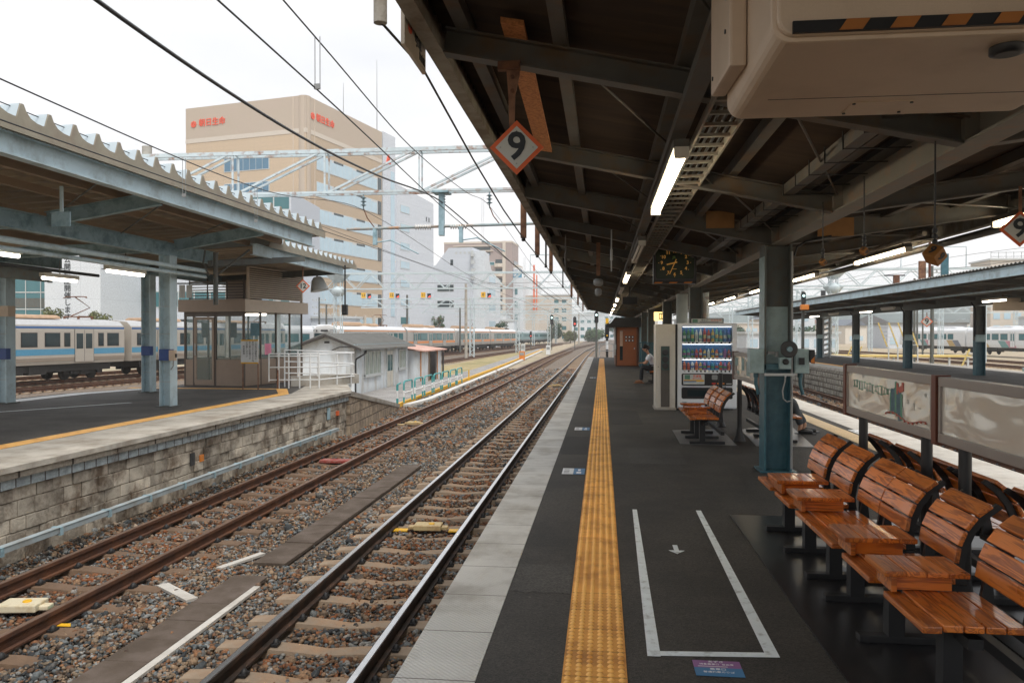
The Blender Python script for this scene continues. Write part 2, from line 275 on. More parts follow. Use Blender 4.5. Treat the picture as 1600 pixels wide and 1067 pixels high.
def stonemat(name, hues):
    m = mat(name, (.2, .2, .2), .85, var=0); N, L = nodes(m); b = bsdf(m); g = N.new('ShaderNodeNewGeometry'); t = N.new('ShaderNodeTexCoord')
    rp = N.new('ShaderNodeValToRGB'); e = rp.color_ramp.elements; rp.color_ramp.interpolation = 'LINEAR'
    while len(e) < len(hues): e.new(.5)
    for i, (p, c) in enumerate(hues): e[i].position = p; e[i].color = (*c, 1)
    # big-scale drift between rusty and blue-grey patches
    n = N.new('ShaderNodeTexNoise'); n.inputs['Scale'].default_value = .55; n.inputs['Detail'].default_value = 3; L(t.outputs['Object'], n.inputs['Vector'])
    ma = N.new('ShaderNodeMath'); ma.operation = 'MULTIPLY_ADD'; L(n.outputs[0], ma.inputs[0]); ma.inputs[1].default_value = .9; ma.inputs[2].default_value = -.45
    ad = N.new('ShaderNodeMath'); ad.operation = 'ADD'; ad.use_clamp = True; L(g.outputs['Random Per Island'], ad.inputs[0]); L(ma.outputs[0], ad.inputs[1]); L(ad.outputs[0], rp.inputs[0])
    n2 = N.new('ShaderNodeTexNoise'); n2.inputs['Scale'].default_value = 45; n2.inputs['Detail'].default_value = 4; L(t.outputs['Object'], n2.inputs['Vector'])
    mr = N.new('ShaderNodeMapRange'); mr.inputs[1].default_value = .3; mr.inputs[2].default_value = .7; mr.inputs[3].default_value = .29; mr.inputs[4].default_value = .80; L(n2.outputs[0], mr.inputs[0])
    sc = N.new('ShaderNodeVectorMath'); sc.operation = 'SCALE'; L(rp.outputs[0], sc.inputs[0]); L(mr.outputs[0], sc.inputs['Scale'])
    # brake-dust and rust bands along both tracks
    sx = N.new('ShaderNodeSeparateXYZ'); L(t.outputs['Object'], sx.inputs[0]); fs_ = []
    for cx, hw in ((-2.51, .95), (-5.92, .9)):
        a1 = N.new('ShaderNodeMath'); a1.operation = 'SUBTRACT'; L(sx.outputs[0], a1.inputs[0]); a1.inputs[1].default_value = cx
        a2 = N.new('ShaderNodeMath'); a2.operation = 'ABSOLUTE'; L(a1.outputs[0], a2.inputs[0])
        a3 = N.new('ShaderNodeMapRange'); a3.inputs[1].default_value = hw; a3.inputs[2].default_value = hw - .45; a3.inputs[3].default_value = 0; a3.inputs[4].default_value = .75; L(a2.outputs[0], a3.inputs[0]); fs_.append(a3.outputs[0])
    mxm = N.new('ShaderNodeMath'); mxm.operation = 'MAXIMUM'; L(fs_[0], mxm.inputs[0]); L(fs_[1], mxm.inputs[1])
    mn = N.new('ShaderNodeMath'); mn.operation = 'MULTIPLY'; L(mxm.outputs[0], mn.inputs[0]); L(g.outputs['Random Per Island'], mn.inputs[1])
    mrs = N.new('ShaderNodeMixRGB'); mrs.blend_type = 'MULTIPLY'; L(mn.outputs[0], mrs.inputs[0]); L(sc.outputs[0], mrs.inputs[1]); mrs.inputs[2].default_value = (.92, .62, .40, 1); L(mrs.outputs[0], b.inputs['Base Color'])
    return m
M['stone'] = stonemat('ballast stone', [(0, (.045, .05, .055)), (.10, (.15, .175, .185)), (.2, (.27, .295, .30)), (.28, (.48, .47, .44)), (.36, (.07, .065, .06)), (.48, (.34, .26, .18)), (.6, (.46, .31, .19)), (.7, (.075, .055, .042)), (.8, (.40, .19, .085)), (.9, (.22, .11, .06)), (.96, (.56, .45, .34)), (1., (.38, .15, .05))])
# ---------------------------------------------------------------- geometry helpers
Z = Vector((0, 0, 1)); X = Vector((1, 0, 0)); Y = Vector((0, 1, 0))
V = Vector
class MB:
    """collects shapes and links them as ONE mesh object"""
    def __init__(s): s.v = []; s.f = []; s.m = []; s.s = []
    def add(s, vs, fs, m=0, smooth=False):
        o = len(s.v); s.v += [tuple(p) for p in vs]
        for f in fs: s.f.append(tuple(i + o for i in f)); s.m.append(m); s.s.append(smooth)
        return s
    def box(s, a, b, m=0):
        x0, y0, z0 = a; x1, y1, z1 = b
        vs = [(x0, y0, z0), (x1, y0, z0), (x1, y1, z0), (x0, y1, z0), (x0, y0, z1), (x1, y0, z1), (x1, y1, z1), (x0, y1, z1)]
        return s.add(vs, [(0, 3, 2, 1), (4, 5, 6, 7), (0, 1, 5, 4), (1, 2, 6, 5), (2, 3, 7, 6), (3, 0, 4, 7)], m)
    def bar(s, p, q, w, h, m=0, up=Z):
        p, q = V(p), V(q); d = (q - p).normalized(); up = V(up)
        if abs(d.dot(up)) > .98: up = X if abs(d.x) < .9 else Y
        r = d.cross(up).normalized(); u = r.cross(d).normalized(); r *= w / 2; u *= h / 2
        vs = [p - r - u, p + r - u, p + r + u, p - r + u, q - r - u, q + r - u, q + r + u, q - r + u]
        return s.add(vs, [(0, 1, 2, 3), (7, 6, 5, 4), (0, 4, 5, 1), (1, 5, 6, 2), (2, 6, 7, 3), (3, 7, 4, 0)], m)
    def tube(s, pts, r, n=8, m=0, cap=True):
        pts = [V(p) for p in pts]; k = len(pts); rr = r if isinstance(r, (list, tuple)) else [r] * k
        vs = []; ref = None
        for i, p in enumerate(pts):
            d = (pts[min(i + 1, k - 1)] - pts[max(i - 1, 0)]).normalized()
            if ref is None: ref = Z if abs(d.z) < .9 else X
            a = d.cross(ref).normalized(); b = a.cross(d).normalized(); ref = b if abs(d.dot(b)) < .5 else ref
            for j in range(n):
                t = 2 * math.pi * j / n; vs.append(p + (a * math.cos(t) + b * math.sin(t)) * rr[i])
        fs = [(i * n + j, i * n + (j + 1) % n, (i + 1) * n + (j + 1) % n, (i + 1) * n + j) for i in range(k - 1) for j in range(n)]
        s.add(vs, fs, m, True)
        if cap:
            s.add(vs[:n], [tuple(range(n))[::-1]], m); s.add(vs[-n:], [tuple(range(n))], m)
        return s
    def lathe(s, prof, c, axis=Z, n=16, m=0):
        c = V(c); ax = V(axis).normalized(); a = ax.cross(X if abs(ax.x) < .9 else Y).normalized(); b = ax.cross(a)
        vs = []; k = len(prof)
        for r, h in prof:
            for j in range(n):
                t = 2 * math.pi * j / n; vs.append(c + ax * h + (a * math.cos(t) + b * math.sin(t)) * r)
        fs = [(i * n + j, i * n + (j + 1) % n, (i + 1) * n + (j + 1) % n, (i + 1) * n + j) for i in range(k - 1) for j in range(n)]
        s.add(vs, fs, m, True)
        s.add(vs[:n], [tuple(range(n))[::-1]], m); s.add(vs[-n:], [tuple(range(n))], m)
        return s
    def prism(s, poly, vec, m=0):
        poly = [V(p) for p in poly]; vec = V(vec); n = len(poly)
        vs = poly + [p + vec for p in poly]
        fs = [tuple(range(n))[::-1], tuple(range(n, 2 * n))] + [(i, (i + 1) % n, n + (i + 1) % n, n + i) for i in range(n)]
        return s.add(vs, fs, m)
    def quad(s, a, b, c, d, m=0): return s.add([a, b, c, d], [(0, 1, 2, 3)], m)
    def ibeam(s, p, q, d, bf, tf=.015, tw=.012, m=0):
        """I-section between p and q; p, q on the centre line"""
        p, q = V(p), V(q); e = (q - p).normalized(); r = e.cross(Z).normalized(); u = r.cross(e).normalized()
        for sg in (-1, 1): s.bar(p + u * sg * (d / 2 - tf / 2), q + u * sg * (d / 2 - tf / 2), bf, tf, m, u)
        s.bar(p, q, tw, d - 2 * tf - .001, m, u); return s
    def hcol(s, x, y, z0, z1, w, dpt, tf=.02, tw=.016, m=0):
        """H column: flanges face +-x, web in the x direction"""
        for sg in (-1, 1): s.box((x + sg * w / 2 - (tf if sg > 0 else 0), y - dpt / 2, z0), (x + sg * w / 2 + (tf if sg < 0 else 0), y + dpt / 2, z1), m)
        s.box((x - w / 2 + tf, y - tw / 2, z0), (x + w / 2 - tf, y + tw / 2, z1), m); return s
    def build(s, name, mats, parent=None, bev=0., label=None, origin=None):
        o0 = V(parent.location) if parent is not None and origin is None else V(origin or (0, 0, 0))
        if parent is not None and parent.parent is not None and origin is None: o0 = o0 + V(parent.parent.location)
        me = bpy.data.meshes.new(name)
        me.from_pydata([(p[0] - o0.x, p[1] - o0.y, p[2] - o0.z) for p in s.v], [], s.f)
        mats = mats if isinstance(mats, (list, tuple)) else [mats]
        for m in mats: me.materials.append(M[m] if isinstance(m, str) else m)
        me.polygons.foreach_set('material_index', s.m); me.polygons.foreach_set('use_smooth', s.s)
        if bev > 0:
            bm = bmesh.new(); bm.from_mesh(me)
            es = [e for e in bm.edges if len(e.link_faces) == 2 and e.calc_face_angle(0) > .6]
            bmesh.ops.bevel(bm, geom=es, offset=bev, segments=2, profile=.6, affect='EDGES', clamp_overlap=True)
            bm.to_mesh(me); bm.free()
        me.update(); me.validate()
        ob = bpy.data.objects.new(name, me); COL.objects.link(ob)
        if parent is not None: ob.parent = parent
        if label: ob['label'] = label
        return ob

def thing(name, label, cat, loc=(0, 0, 0), group=None):
    o = bpy.data.objects.new(name, None); COL.objects.link(o); o.empty_display_size = .2
    o.location = loc; o['label'] = label; o['category'] = cat
    if group: o['group'] = group
    return o
def tag(o, label, cat, group=None, kind=None):
    o['label'] = label; o['category'] = cat
    if group: o['group'] = group
    if kind: o['kind'] = kind
    return o
def struct(o, label=None):
    o['kind'] = 'structure'
    if label: o['label'] = label
    return o
def copy_tree(o, parent=None):
    c = o.copy(); COL.objects.link(c)
    if parent is not None: c.parent = parent
    for ch in list(o.children): copy_tree(ch, c)
    return c
def dup(root, loc, label, rotz=None, group=None):
    c = copy_tree(root); c.location = loc; c['label'] = label
    if rotz is not None: c.rotation_euler = (0, 0, rotz)
    if group: c['group'] = group
    return c

def text_mesh(body, size=1., ext=.002, bold=0., align='CENTER', vertical=False):
    cu = bpy.data.curves.new('t', 'FONT'); cu.body = body; cu.size = size; cu.extrude = ext; cu.offset = bold; cu.align_x = align; cu.align_y = 'CENTER'; cu.resolution_u = 3
    if vertical: cu.space_line = .95
    ob = bpy.data.objects.new('t', cu); COL.objects.link(ob)
    dg = bpy.context.evaluated_depsgraph_get(); dg.update()
    me = bpy.data.meshes.new_from_object(ob.evaluated_get(dg)); bpy.data.objects.remove(ob); bpy.data.curves.remove(cu)
    vs = [tuple(v.co) for v in me.vertices]; fs = [tuple(p.vertices) for p in me.polygons]; bpy.data.meshes.remove(me)
    return vs, fs
def add_text(mb, body, c, xd, yd, size, m=0, ext=.002, bold=0., align='CENTER', sx=1.):
    """lettering laid on a surface: centre c, reading direction xd, up direction yd"""
    vs, fs = text_mesh(body, size, ext, bold, align); c = V(c); xd = V(xd).normalized(); yd = V(yd).normalized(); n = xd.cross(yd)
    mb.add([c + xd * v[0] * sx + yd * v[1] + n * (v[2] + ext + .001) for v in vs], fs, m); return mb

def skin_vf(joints, edges, radii, sub=1, root=0):
    me = bpy.data.meshes.new('sk'); me.from_pydata([tuple(j) for j in joints], edges, [])
    ob = bpy.data.objects.new('sk', me); COL.objects.link(ob)
    md = ob.modifiers.new('s', 'SKIN'); md.use_smooth_shade = True; md.branch_smoothing = .6
    for i, r in enumerate(radii):
        rr = r if isinstance(r, (tuple, list)) else (r, r); me.skin_vertices[0].data[i].radius = rr
        me.skin_vertices[0].data[i].use_root = (i == root)
    if sub: m2 = ob.modifiers.new('b', 'SUBSURF'); m2.levels = sub; m2.render_levels = sub
    dg = bpy.context.evaluated_depsgraph_get(); dg.update()
    m3 = bpy.data.meshes.new_from_object(ob.evaluated_get(dg))
    vs = [tuple(v.co) for v in m3.vertices]; fs = [tuple(p.vertices) for p in m3.polygons]
    bpy.data.objects.remove(ob); bpy.data.meshes.remove(me); bpy.data.meshes.remove(m3)
    return vs, fs
# ================================================================ SETTING: ground, tracks, platforms
g = MB(); g.quad((-3000, -200, -1.36), (3000, -200, -1.36), (3000, 4000, -1.36), (-3000, 4000, -1.36)); struct(g.build('ground', 'sand'))
g = MB(); g.box((-7.3, -6, -1.355), (10.95, 420, -1.335)); struct(g.build('ballast_bed', 'stone_far'))
g = MB(); g.prism([(-7.25, -4, -1.34), (-6.68, -4, -1.34), (-6.95, -4, -1.31), (-7.25, -4, -1.25)], (0, 25.6, 0)); struct(g.build('ballast_bank', 'stone_far'))
g = MB(); g.prism([(-34.5, 20, -1.35), (-19, 20, -1.35), (-9.0, 300, -1.35), (-14, 300, -1.35)], (0, 0, .012)); struct(g.build('yard_ballast', 'stone_far'))
g = MB(); g.box((18.2, 10, -1.354), (62, 420, -1.338)); struct(g.build('yard_ballast', 'sand'))
# grass strip and asphalt path beside the far track
g = MB(); g.prism([(-14.4, 52, -1.34), (-9.9, 52, -1.34), (-10.0, 62, -1.34), (-12.2, 150, -1.34), (-14.2, 150, -1.34)], (0, 0, .02)); struct(g.build('grass_strip', 'grassy'))
g = MB(); g.prism([(-11.2, 27, -1.33), (-8.15, 27, -1.33), (-8.9, 62, -1.33), (-11.2, 150, -1.33), (-12.2, 150, -1.33), (-10.15, 62, -1.33), (-10.2, 46, -1.33), (-11.2, 46, -1.33)], (0, 0, .15)); struct(g.build('path', 'asph_path'))
g = MB(); g.prism([(-8.15, 28.5, -1.33), (-8.02, 28.5, -1.33), (-8.72, 62, -1.33), (-11.0, 150, -1.33), (-11.2, 150, -1.33), (-8.86, 62, -1.33)], (0, 0, .16)); struct(g.build('path_edge_line', 'yellow'))
g = MB(); pts = [(-7.75, 31), (-7.5, 34), (-7.75, 45), (-8.1, 62), (-10.2, 135)]
for a, b in zip(pts, pts[1:]): g.bar((a[0], a[1], -1.25), (b[0], b[1], -1.25), .30, .12)
struct(g.build('kerb', M.setdefault('kerbw', mat('whitish kerb', (.62, .62, .60), .8, var=.12, vs=2, col2=(.42, .40, .36), c2amt=.3, c2s=1))))

def rail_mb(path, x_off):
    mb = MB()
    for (a, b) in zip(path, path[1:]):
        a, b = V(a), V(b); d = (b - a).normalized(); r = d.cross(Z).normalized() * x_off; p, q = a + r, b + r + d * .01
        zt = 0
        mb.bar(p + Z * -.143, q + Z * -.143, .125, .02, 0); mb.bar(p + Z * -.087, q + Z * -.087, .022, .092, 0)
        mb.bar(p + Z * -.0225, q + Z * -.0225, .068, .037, 0); mb.bar(p + Z * -.002, q + Z * -.002, .052, .004, 1)
    return mb
def sleeper_mb(x, y, z, d=Y):
    """concrete sleeper with waisted middle, rail pads and clips"""
    mb = MB(); d = V(d).normalized(); r = d.cross(Z).normalized()
    def P(u, v, w): return V((x, y, z)) + r * u + d * v + Z * w
    xs = [-1.0, -.78, -.32, 0, .32, .78, 1.0]; tops = [-.172, -.158, -.172, -.20, -.172, -.158, -.172]; wt = [.095, .10, .098, .085, .098, .10, .095]
    vs = []
    for u, t, w in zip(xs, tops, wt): vs += [P(u, -w - .035, -.30), P(u, -w, t), P(u, w, t), P(u, w + .035, -.30)]
    fs = []
    for i in range(len(xs) - 1):
        for j in range(3): fs.append((i * 4 + j, i * 4 + j + 1, i * 4 + 4 + j + 1, i * 4 + 4 + j))
    fs += [(0, 1, 2, 3), tuple(reversed([24, 25, 26, 27]))]
    mb.add(vs, fs, 0)
    for s in (-1, 1):
        for t in (-1, 1):
            u = s * .5665 + t * .095
            mb.lathe([(.034, 0), (.036, .02), (.024, .045), (.012, .055)], P(u, 0, -.158), Z, 8, 1)
            mb.box(*[tuple(P(u, 0, -.148) + V((sg * .03, sg * .05, sg * .01))) for sg in (-1, 1)], 1)
    return mb
def track(label, path, y0, pitch, n_parts, n_far, group, top='rail_top', cat='railway track', side='rail_rust', slp='sleeper'):
    t = thing('railway_track', label, cat, (path[0][0], path[0][1], path[0][2]), group)
    rail_mb(path, -.5665).build('rail', [side, top], t); rail_mb(path, .5665).build('rail', [side, top], t)
    def at(s):
        for a, b in zip(path, path[1:]):
            L = (V(b) - V(a)).length
            if s <= L or b is path[-1]: d = (V(b) - V(a)).normalized(); return V(a) + d * s, d
            s -= L
    o = V(path[0]); tot = sum((V(b) - V(a)).length for a, b in zip(path, path[1:]))
    proto = None
    for i in range(n_parts):
        s = y0 + i * pitch
        if s > tot - .3: break
        p, d = at(s)
        if proto is None:
            proto = sleeper_mb(0, 0, 0, d).build('sleeper', [slp, 'rubber'], None); proto.parent = t; c = proto
        else: c = proto.copy(); COL.objects.link(c); c.parent = t
        c.location = p - o
        c.rotation_euler = (0, 0, random.uniform(-.008, .008))
    mb = MB(); k = 0
    for i in range(n_parts, n_parts + n_far):
        s = y0 + i * pitch
        if s > tot - .3: break
        p, d = at(s); r = d.cross(Z); mb.bar(p - r - Z * .2, p + r - Z * .2, .22, .09); k += 1
    if k: mb.build('sleeper', [slp, 'rubber'], t)['kind'] = 'stuff'
    return t
zr = -1.1
track('near railway track with polished rails beside the platform edge', [(-2.51, -4, zr), (-2.51, 90, zr), (-2.2, 130, zr), (-.6, 200, zr), (3, 300, zr)], 8.35, .66, 100, 90, 'railway tracks in the station', side='rail_dark')
track('second railway track with dull rusty rails below the masonry platform wall', [(-5.92, -4, zr), (-5.93, 60, zr), (-6.1, 95, zr), (-5.5, 150, zr), (-1.5, 240, zr), (2, 300, zr)], 9.1, .66, 100, 90, 'railway tracks in the station', 'rail_top_r', slp='sleeper_br')
track('rusty siding track beyond the grass strip behind the sheds', [(-20.6, 18, zr), (-16.0, 80, zr), (-14.1, 130, zr), (-11, 210, zr)], 20, .7, 60, 150, 'railway tracks in the station', 'rail_top_r')
TD = V((.121, .9927, 0)).normalized()
def tl(y, off): return (-24.0 + .122 * (y - 110) + off, y, zr)     # the yard line the trains stand on
track('siding track carrying the blue striped train and the orange striped train', [tl(18, 0), tl(165, 0), (-12.0, 215, zr)], 4, .7, 40, 220, 'railway tracks in the station', 'rail_top_r')
track('rusty siding track between the far platform and the blue striped train', [tl(18, 4.3), tl(75, 4.3), tl(110, 3.2), tl(150, 1)], 4, .7, 60, 120, 'railway tracks in the station', 'rail_top_r')
track('siding track under the white train behind the orange striped train', [tl(30, -4.5), tl(160, -4.5), tl(240, -2)], 4, .7, 30, 200, 'railway tracks in the station', 'rail_top_r')
track('track hidden close under the yard side edge of the bench platform', [(6.6, 4, zr), (6.2, 60, zr), (3.8, 130, zr)], 1, .7, 60, 100, 'railway tracks in the station')
track('track at the foot of the pale rubble wall of the yard platform', [(9.1, 4, zr), (9.25, 28, zr), (9.6, 48, zr), (8.6, 90, zr), (4.5, 150, zr)], 1, .7, 80, 120, 'railway tracks in the station', 'rail_top_r')
for i, (x0, x1, lab) in enumerate([(24.2, 25.5, 'first yard track beyond the yard platform'), (29.2, 30.6, 'second yard track beyond the yard platform'), (34.5, 35.5, 'third yard track beyond the yard platform'), (40.5, 41, 'yard track just in front of the white express train')]):
    track(lab, [(x0, 30, zr), (x1, 120, zr), (x1 - 6, 220, zr)], 1, .75, 10, 200, 'tracks in the train yard', 'rail_top_r')

# ballast: loose stones, real pieces round the visible tracks
def stones(regions, seed, name='ballast_stones'):
    rng = np.random.default_rng(seed)
    t = (1 + 5 ** .5) / 2
    iv = np.array([(-1, t, 0), (1, t, 0), (-1, -t, 0), (1, -t, 0), (0, -1, t), (0, 1, t), (0, -1, -t), (0, 1, -t), (t, 0, -1), (t, 0, 1), (-t, 0, -1), (-t, 0, 1)], float); iv /= np.linalg.norm(iv[0])
    ifc = np.array([(0, 11, 5), (0, 5, 1), (0, 1, 7), (0, 7, 10), (0, 10, 11), (1, 5, 9), (5, 11, 4), (11, 10, 2), (10, 7, 6), (7, 1, 8), (3, 9, 4), (3, 4, 2), (3, 2, 6), (3, 6, 8), (3, 8, 9), (4, 9, 5), (2, 4, 11), (6, 2, 10), (8, 6, 7), (9, 8, 1)])
    C_, S_ = [], []
    for (x0, x1, y0, y1, sp, size, layers) in regions:
        for l in range(layers):
            xs = np.arange(x0, x1, sp); ys = np.arange(y0, y1, sp); gx, gy = np.meshgrid(xs, ys); n = gx.size
            px = gx.ravel() + rng.uniform(-.55, .55, n) * sp; py = gy.ravel() + rng.uniform(-.55, .55, n) * sp
            h = .02 * np.sin(px * 2.1 + 1.3 * np.sin(py * .7)) + .016 * np.sin(py * 2.7 + px)
            # a shallow ridge between the tracks, a trough at the platform walls
            wl = np.clip((-6.72 - px) / .45, 0, 1) * (py < 21.5); pz = -1.31 + .085 * wl * wl * (3 - 2 * wl) + h * .8 + rng.uniform(-.018, .018, n) + l * .012
            C_.append(np.stack([px, py, pz], 1)); S_.append(size * np.exp(rng.normal(0, .36, n)))
    C_ = np.concatenate(C_); S_ = np.concatenate(S_)
    # keep the sleepers' tops, the walkway slabs and the rails clear
    def clear(C):
        k = np.ones(len(C), bool)
        for cx, s0 in ((-2.51, 8.35 - 4), (-5.92, 9.1 - 4)):
            u = np.abs(C[:, 0] - cx); ph = np.abs((C[:, 1] - s0 + .33) % .66 - .33)
            k &= ~((u < 1.0) & (ph < .105) & (C[:, 2] > -1.5) & (rng.random(len(C)) < np.where(cx > -4, .93, .80)))
            k &= ~((np.abs(u - .5665) < .075))
        k &= ~((C[:, 0] > -4.37) & (C[:, 0] < -3.86) & (((C[:, 1] < 8.9)) | ((C[:, 1] > 9.5) & (C[:, 1] < 17))) & (rng.random(len(C)) < .975))
        return k
    k = clear(C_); C_ = C_[k]; S_ = S_[k]; n = len(C_)
    q = rng.normal(size=(n, 4)); q /= np.linalg.norm(q, axis=1)[:, None]; w, x, y, z = q.T
    Rm = np.stack([1 - 2 * (y * y + z * z), 2 * (x * y - z * w), 2 * (x * z + y * w), 2 * (x * y + z * w), 1 - 2 * (x * x + z * z), 2 * (y * z - x * w), 2 * (x * z - y * w), 2 * (y * z + x * w), 1 - 2 * (x * x + y * y)], 1).reshape(n, 3, 3)
    sc = np.stack([rng.uniform(.75, 1.35, n), rng.uniform(.6, 1.0, n), rng.uniform(.45, .8, n)], 1) * S_[:, None]
    vv = iv[None] * (1 + rng.uniform(-.26, .22, (n, 12, 1))) * sc[:, None, :]
    vv = np.einsum('nij,nkj->nki', Rm, vv); vv[:, :, 2] *= .8; vv += C_[:, None, :]
    me = bpy.data.meshes.new(name); F = (ifc[None] + (np.arange(n) * 12)[:, None, None]).reshape(-1, 3)
    me.vertices.add(n * 12); me.vertices.foreach_set('co', vv.astype(np.float32).ravel())
    me.loops.add(F.size); me.loops.foreach_set('vertex_index', F.astype(np.int32).ravel())
    me.polygons.add(len(F)); me.polygons.foreach_set('loop_start', np.arange(0, F.size, 3, dtype=np.int32)); me.polygons.foreach_set('loop_total', np.full(len(F), 3, np.int32))
    me.update(); me.validate(); me.materials.append(M['stone'])
    ob = bpy.data.objects.new(name, me); COL.objects.link(ob)
    return ob
tag(stones([(-7.2, -1.0, 5.0, 11.0, .040, .0235, 2), (-7.2, -1.0, 11.0, 19, .050, .028, 1), (-7.9, -1.0, 19, 34, .08, .04, 1), (-8.0, -1.0, 34, 66, .15, .07, 1), (5.0, 10.8, 5, 20, .12, .05, 1), (5.0, 10.8, 20, 48, .16, .07, 1)], 3),
    'loose grey and rusty brown ballast stones around the tracks', 'ballast', kind='stuff')

# concrete cable trough (walkway) between the tracks, white edging strip
t = thing('cable_trough', 'brown concrete trough covers forming a walkway between the two tracks', 'cable trough', (-4.13, 4, -1.3))
for i in range(26):
    y0 = 4.0 + i * .5; 
    if 8.9 < y0 + .25 < 9.5: continue
    mb = MB(); mb.box((-4.35, y0, -1.31), (-3.93, y0 + .492, -1.262 + random.uniform(-.006, .006))); mb.build('cover_slab', 'trough' if 'trough' in M else M.setdefault('trough', mat('brown trough cover', (.085, .062, .045), .85, var=.2, vs=3, col2=(.11, .085, .07), c2amt=.4, c2s=3, bump=.4, bs=70)), t, bev=.006)
tag(MB().bar((-3.875, 5, -1.272), (-3.89, 8.6, -1.272), .075, .03).build('edging_board', 'conc_lt'), 'white painted board lying along the walkway between the tracks', 'board')
tag(MB().bar((-5.0, 8.55, -1.27), (-4.4, 8.1, -1.27), .13, .03).build('edging_board', 'conc_lt'), 'short white slab lying on the stones beside the second track', 'board')
tag(MB().bar((-4.65, 9.2, -1.262), (-4.4, 9.9, -1.262), .09, .03).build('edging_board', 'conc_lt'), 'broken pale slab by the gap in the walkway covers', 'board')

def balise(loc, label, body, plate, rot=0):
    t = thing('track_beacon', label, 'track beacon', loc, 'signalling beacons between the rails')
    mb = MB(); mb.box((-.2, -.13, .0), (.2, .13, .075)); mb.box((-.29, -.06, 0), (.29, .06, .045)); mb.build('housing', body, None, bev=.012).parent = t
    mb = MB(); mb.lathe([(.045, 0), (.04, .012)], (.05, 0, .076), Z, 12); o = mb.build('cap', 'yellow', None); o.parent = t
    for s in (-1, 1):
        mb = MB(); mb.box((s * .42 - .12, -.07, -.03), (s * .42 + .12, .07, -.012)); o = mb.build('plate', plate, None); o.parent = t
    t.rotation_euler = (0, 0, rot); return t
M['cream'] = mat('cream plastic', (.66, .60, .44), .5, var=.06, col2=(.50, .40, .24), c2amt=.25, c2s=9)
M['cream2'] = mat('dirty cream plastic', (.55, .43, .22), .6, var=.1, col2=(.40, .26, .12), c2amt=.35, c2s=9)
balise((-2.52, 11.35, -1.24), 'dirty cream beacon box between the polished near rails', 'cream2', 'yellow', .06)
balise((-5.95, 7.55, -1.235), 'large cream beacon with a yellow cap between the dull rails at the near end', 'cream', M.setdefault('greenplate', mat('green plate', (.03, .20, .15), .6)), .15)
balise((-2.5, 43.5, -1.23), 'far small beacon between the near rails', 'cream2', 'yellow')
balise((-5.9, 24.5, -1.23), 'small beacon between the dull rails beyond the red board', 'cream2', 'cream2')
tag(MB().box((-6.25, 17.0, -1.26), (-5.55, 17.3, -1.2)).build('marker_board', M.setdefault('dullred', mat('dull red paint', (.26, .04, .03), .6, col2=(.35, .2, .17), c2amt=.3, c2s=8)), bev=.01), 'dull red board lying between the rails of the second track', 'board')
for k, (x, y, lab) in enumerate([(-2.7, 5.15, 'yellow paint mark on the nearest sleeper of the near track'), (-6.35, 6.9, 'yellow wedge between the rails by the cream beacon'), (-5.3, 7.2, 'yellow strip beside the cream beacon'), (-5.55, 9.5, 'yellow triangular mark by the second track')]):
    mb = MB(); mb.prism([(x - .14, y - .03, -1.251), (x + .15, y - .02, -1.251), (x + .1, y + .05, -1.251), (x - .1, y + .03, -1.251)], (0, 0, .006)); tag(mb.build('paint_mark', 'yellow'), lab, 'paint mark')

# ------------------------------------------------ bench platform (ours)
mb = MB(); mb.box((-.93, -6, -1.345), (4.75, 55.5, -.012)); struct(mb.build('platform', 'asphalt'))
mb = MB(); mb.box((-.58, -6, -.0119), (4.2, 55.4, 0)); struct(mb.build('pavement', 'asphalt'))
mb = MB(); mb.box((-.96, -6, -.14), (-.582, 55.5, .002)); struct(mb.build('platform_edge', 'edge'))
mb = MB(); mb.box((4.202, -6, -.14), (4.78, 55.5, .002)); struct(mb.build('platform_edge', 'conc_lt'))
def tactile(name, x0, x1, y0, y1, ydome, nrow=6, per=.05, far_ribs=True):
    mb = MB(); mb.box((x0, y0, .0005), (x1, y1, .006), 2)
    n = nrow; dx = (x1 - x0) / n
    y = max(y0, 2.6) + per / 2; r = .0175
    while y < ydome:
        for i in range(n):
            cx = x0 + dx * (i + .5)
            vs = [(cx + r * math.cos(a), y + r * math.sin(a), .006) for a in [k * math.pi / 4 for k in range(8)]] + [(cx + r * .5 * math.cos(a), y + r * .5 * math.sin(a), .0145) for a in [k * math.pi / 4 for k in range(8)]]
            mb.add(vs, [(k, (k + 1) % 8, 8 + (k + 1) % 8, 8 + k) for k in range(8)] + [tuple(range(8, 16))], 0, True)
        y += per
    # tile joints
    yy = y0
    while yy < min(ydome, y1):
        mb.box((x0 + .001, yy - .002, .0055), (x1 - .001, yy + .002, .0066), 1); yy += .3
    if far_ribs and ydome < y1:
        for i in range(n):
            cx = x0 + dx * (i + .5); mb.box((cx - .011, ydome, .006), (cx + .011, y1, .0095))
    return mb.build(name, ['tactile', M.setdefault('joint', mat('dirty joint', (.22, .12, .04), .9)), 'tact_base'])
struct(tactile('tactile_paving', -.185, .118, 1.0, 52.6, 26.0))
M['tact_r'] = mat('worn cream tactile paving', (.68, .53, .33), .6, var=.1, vs=3)
o = tactile('tactile_paving', 3.72, 4.02, 2, 50, 14.0); struct(o); o.data.materials[0] = M['tact_r']; o.data.materials[2] = M['tact_r']
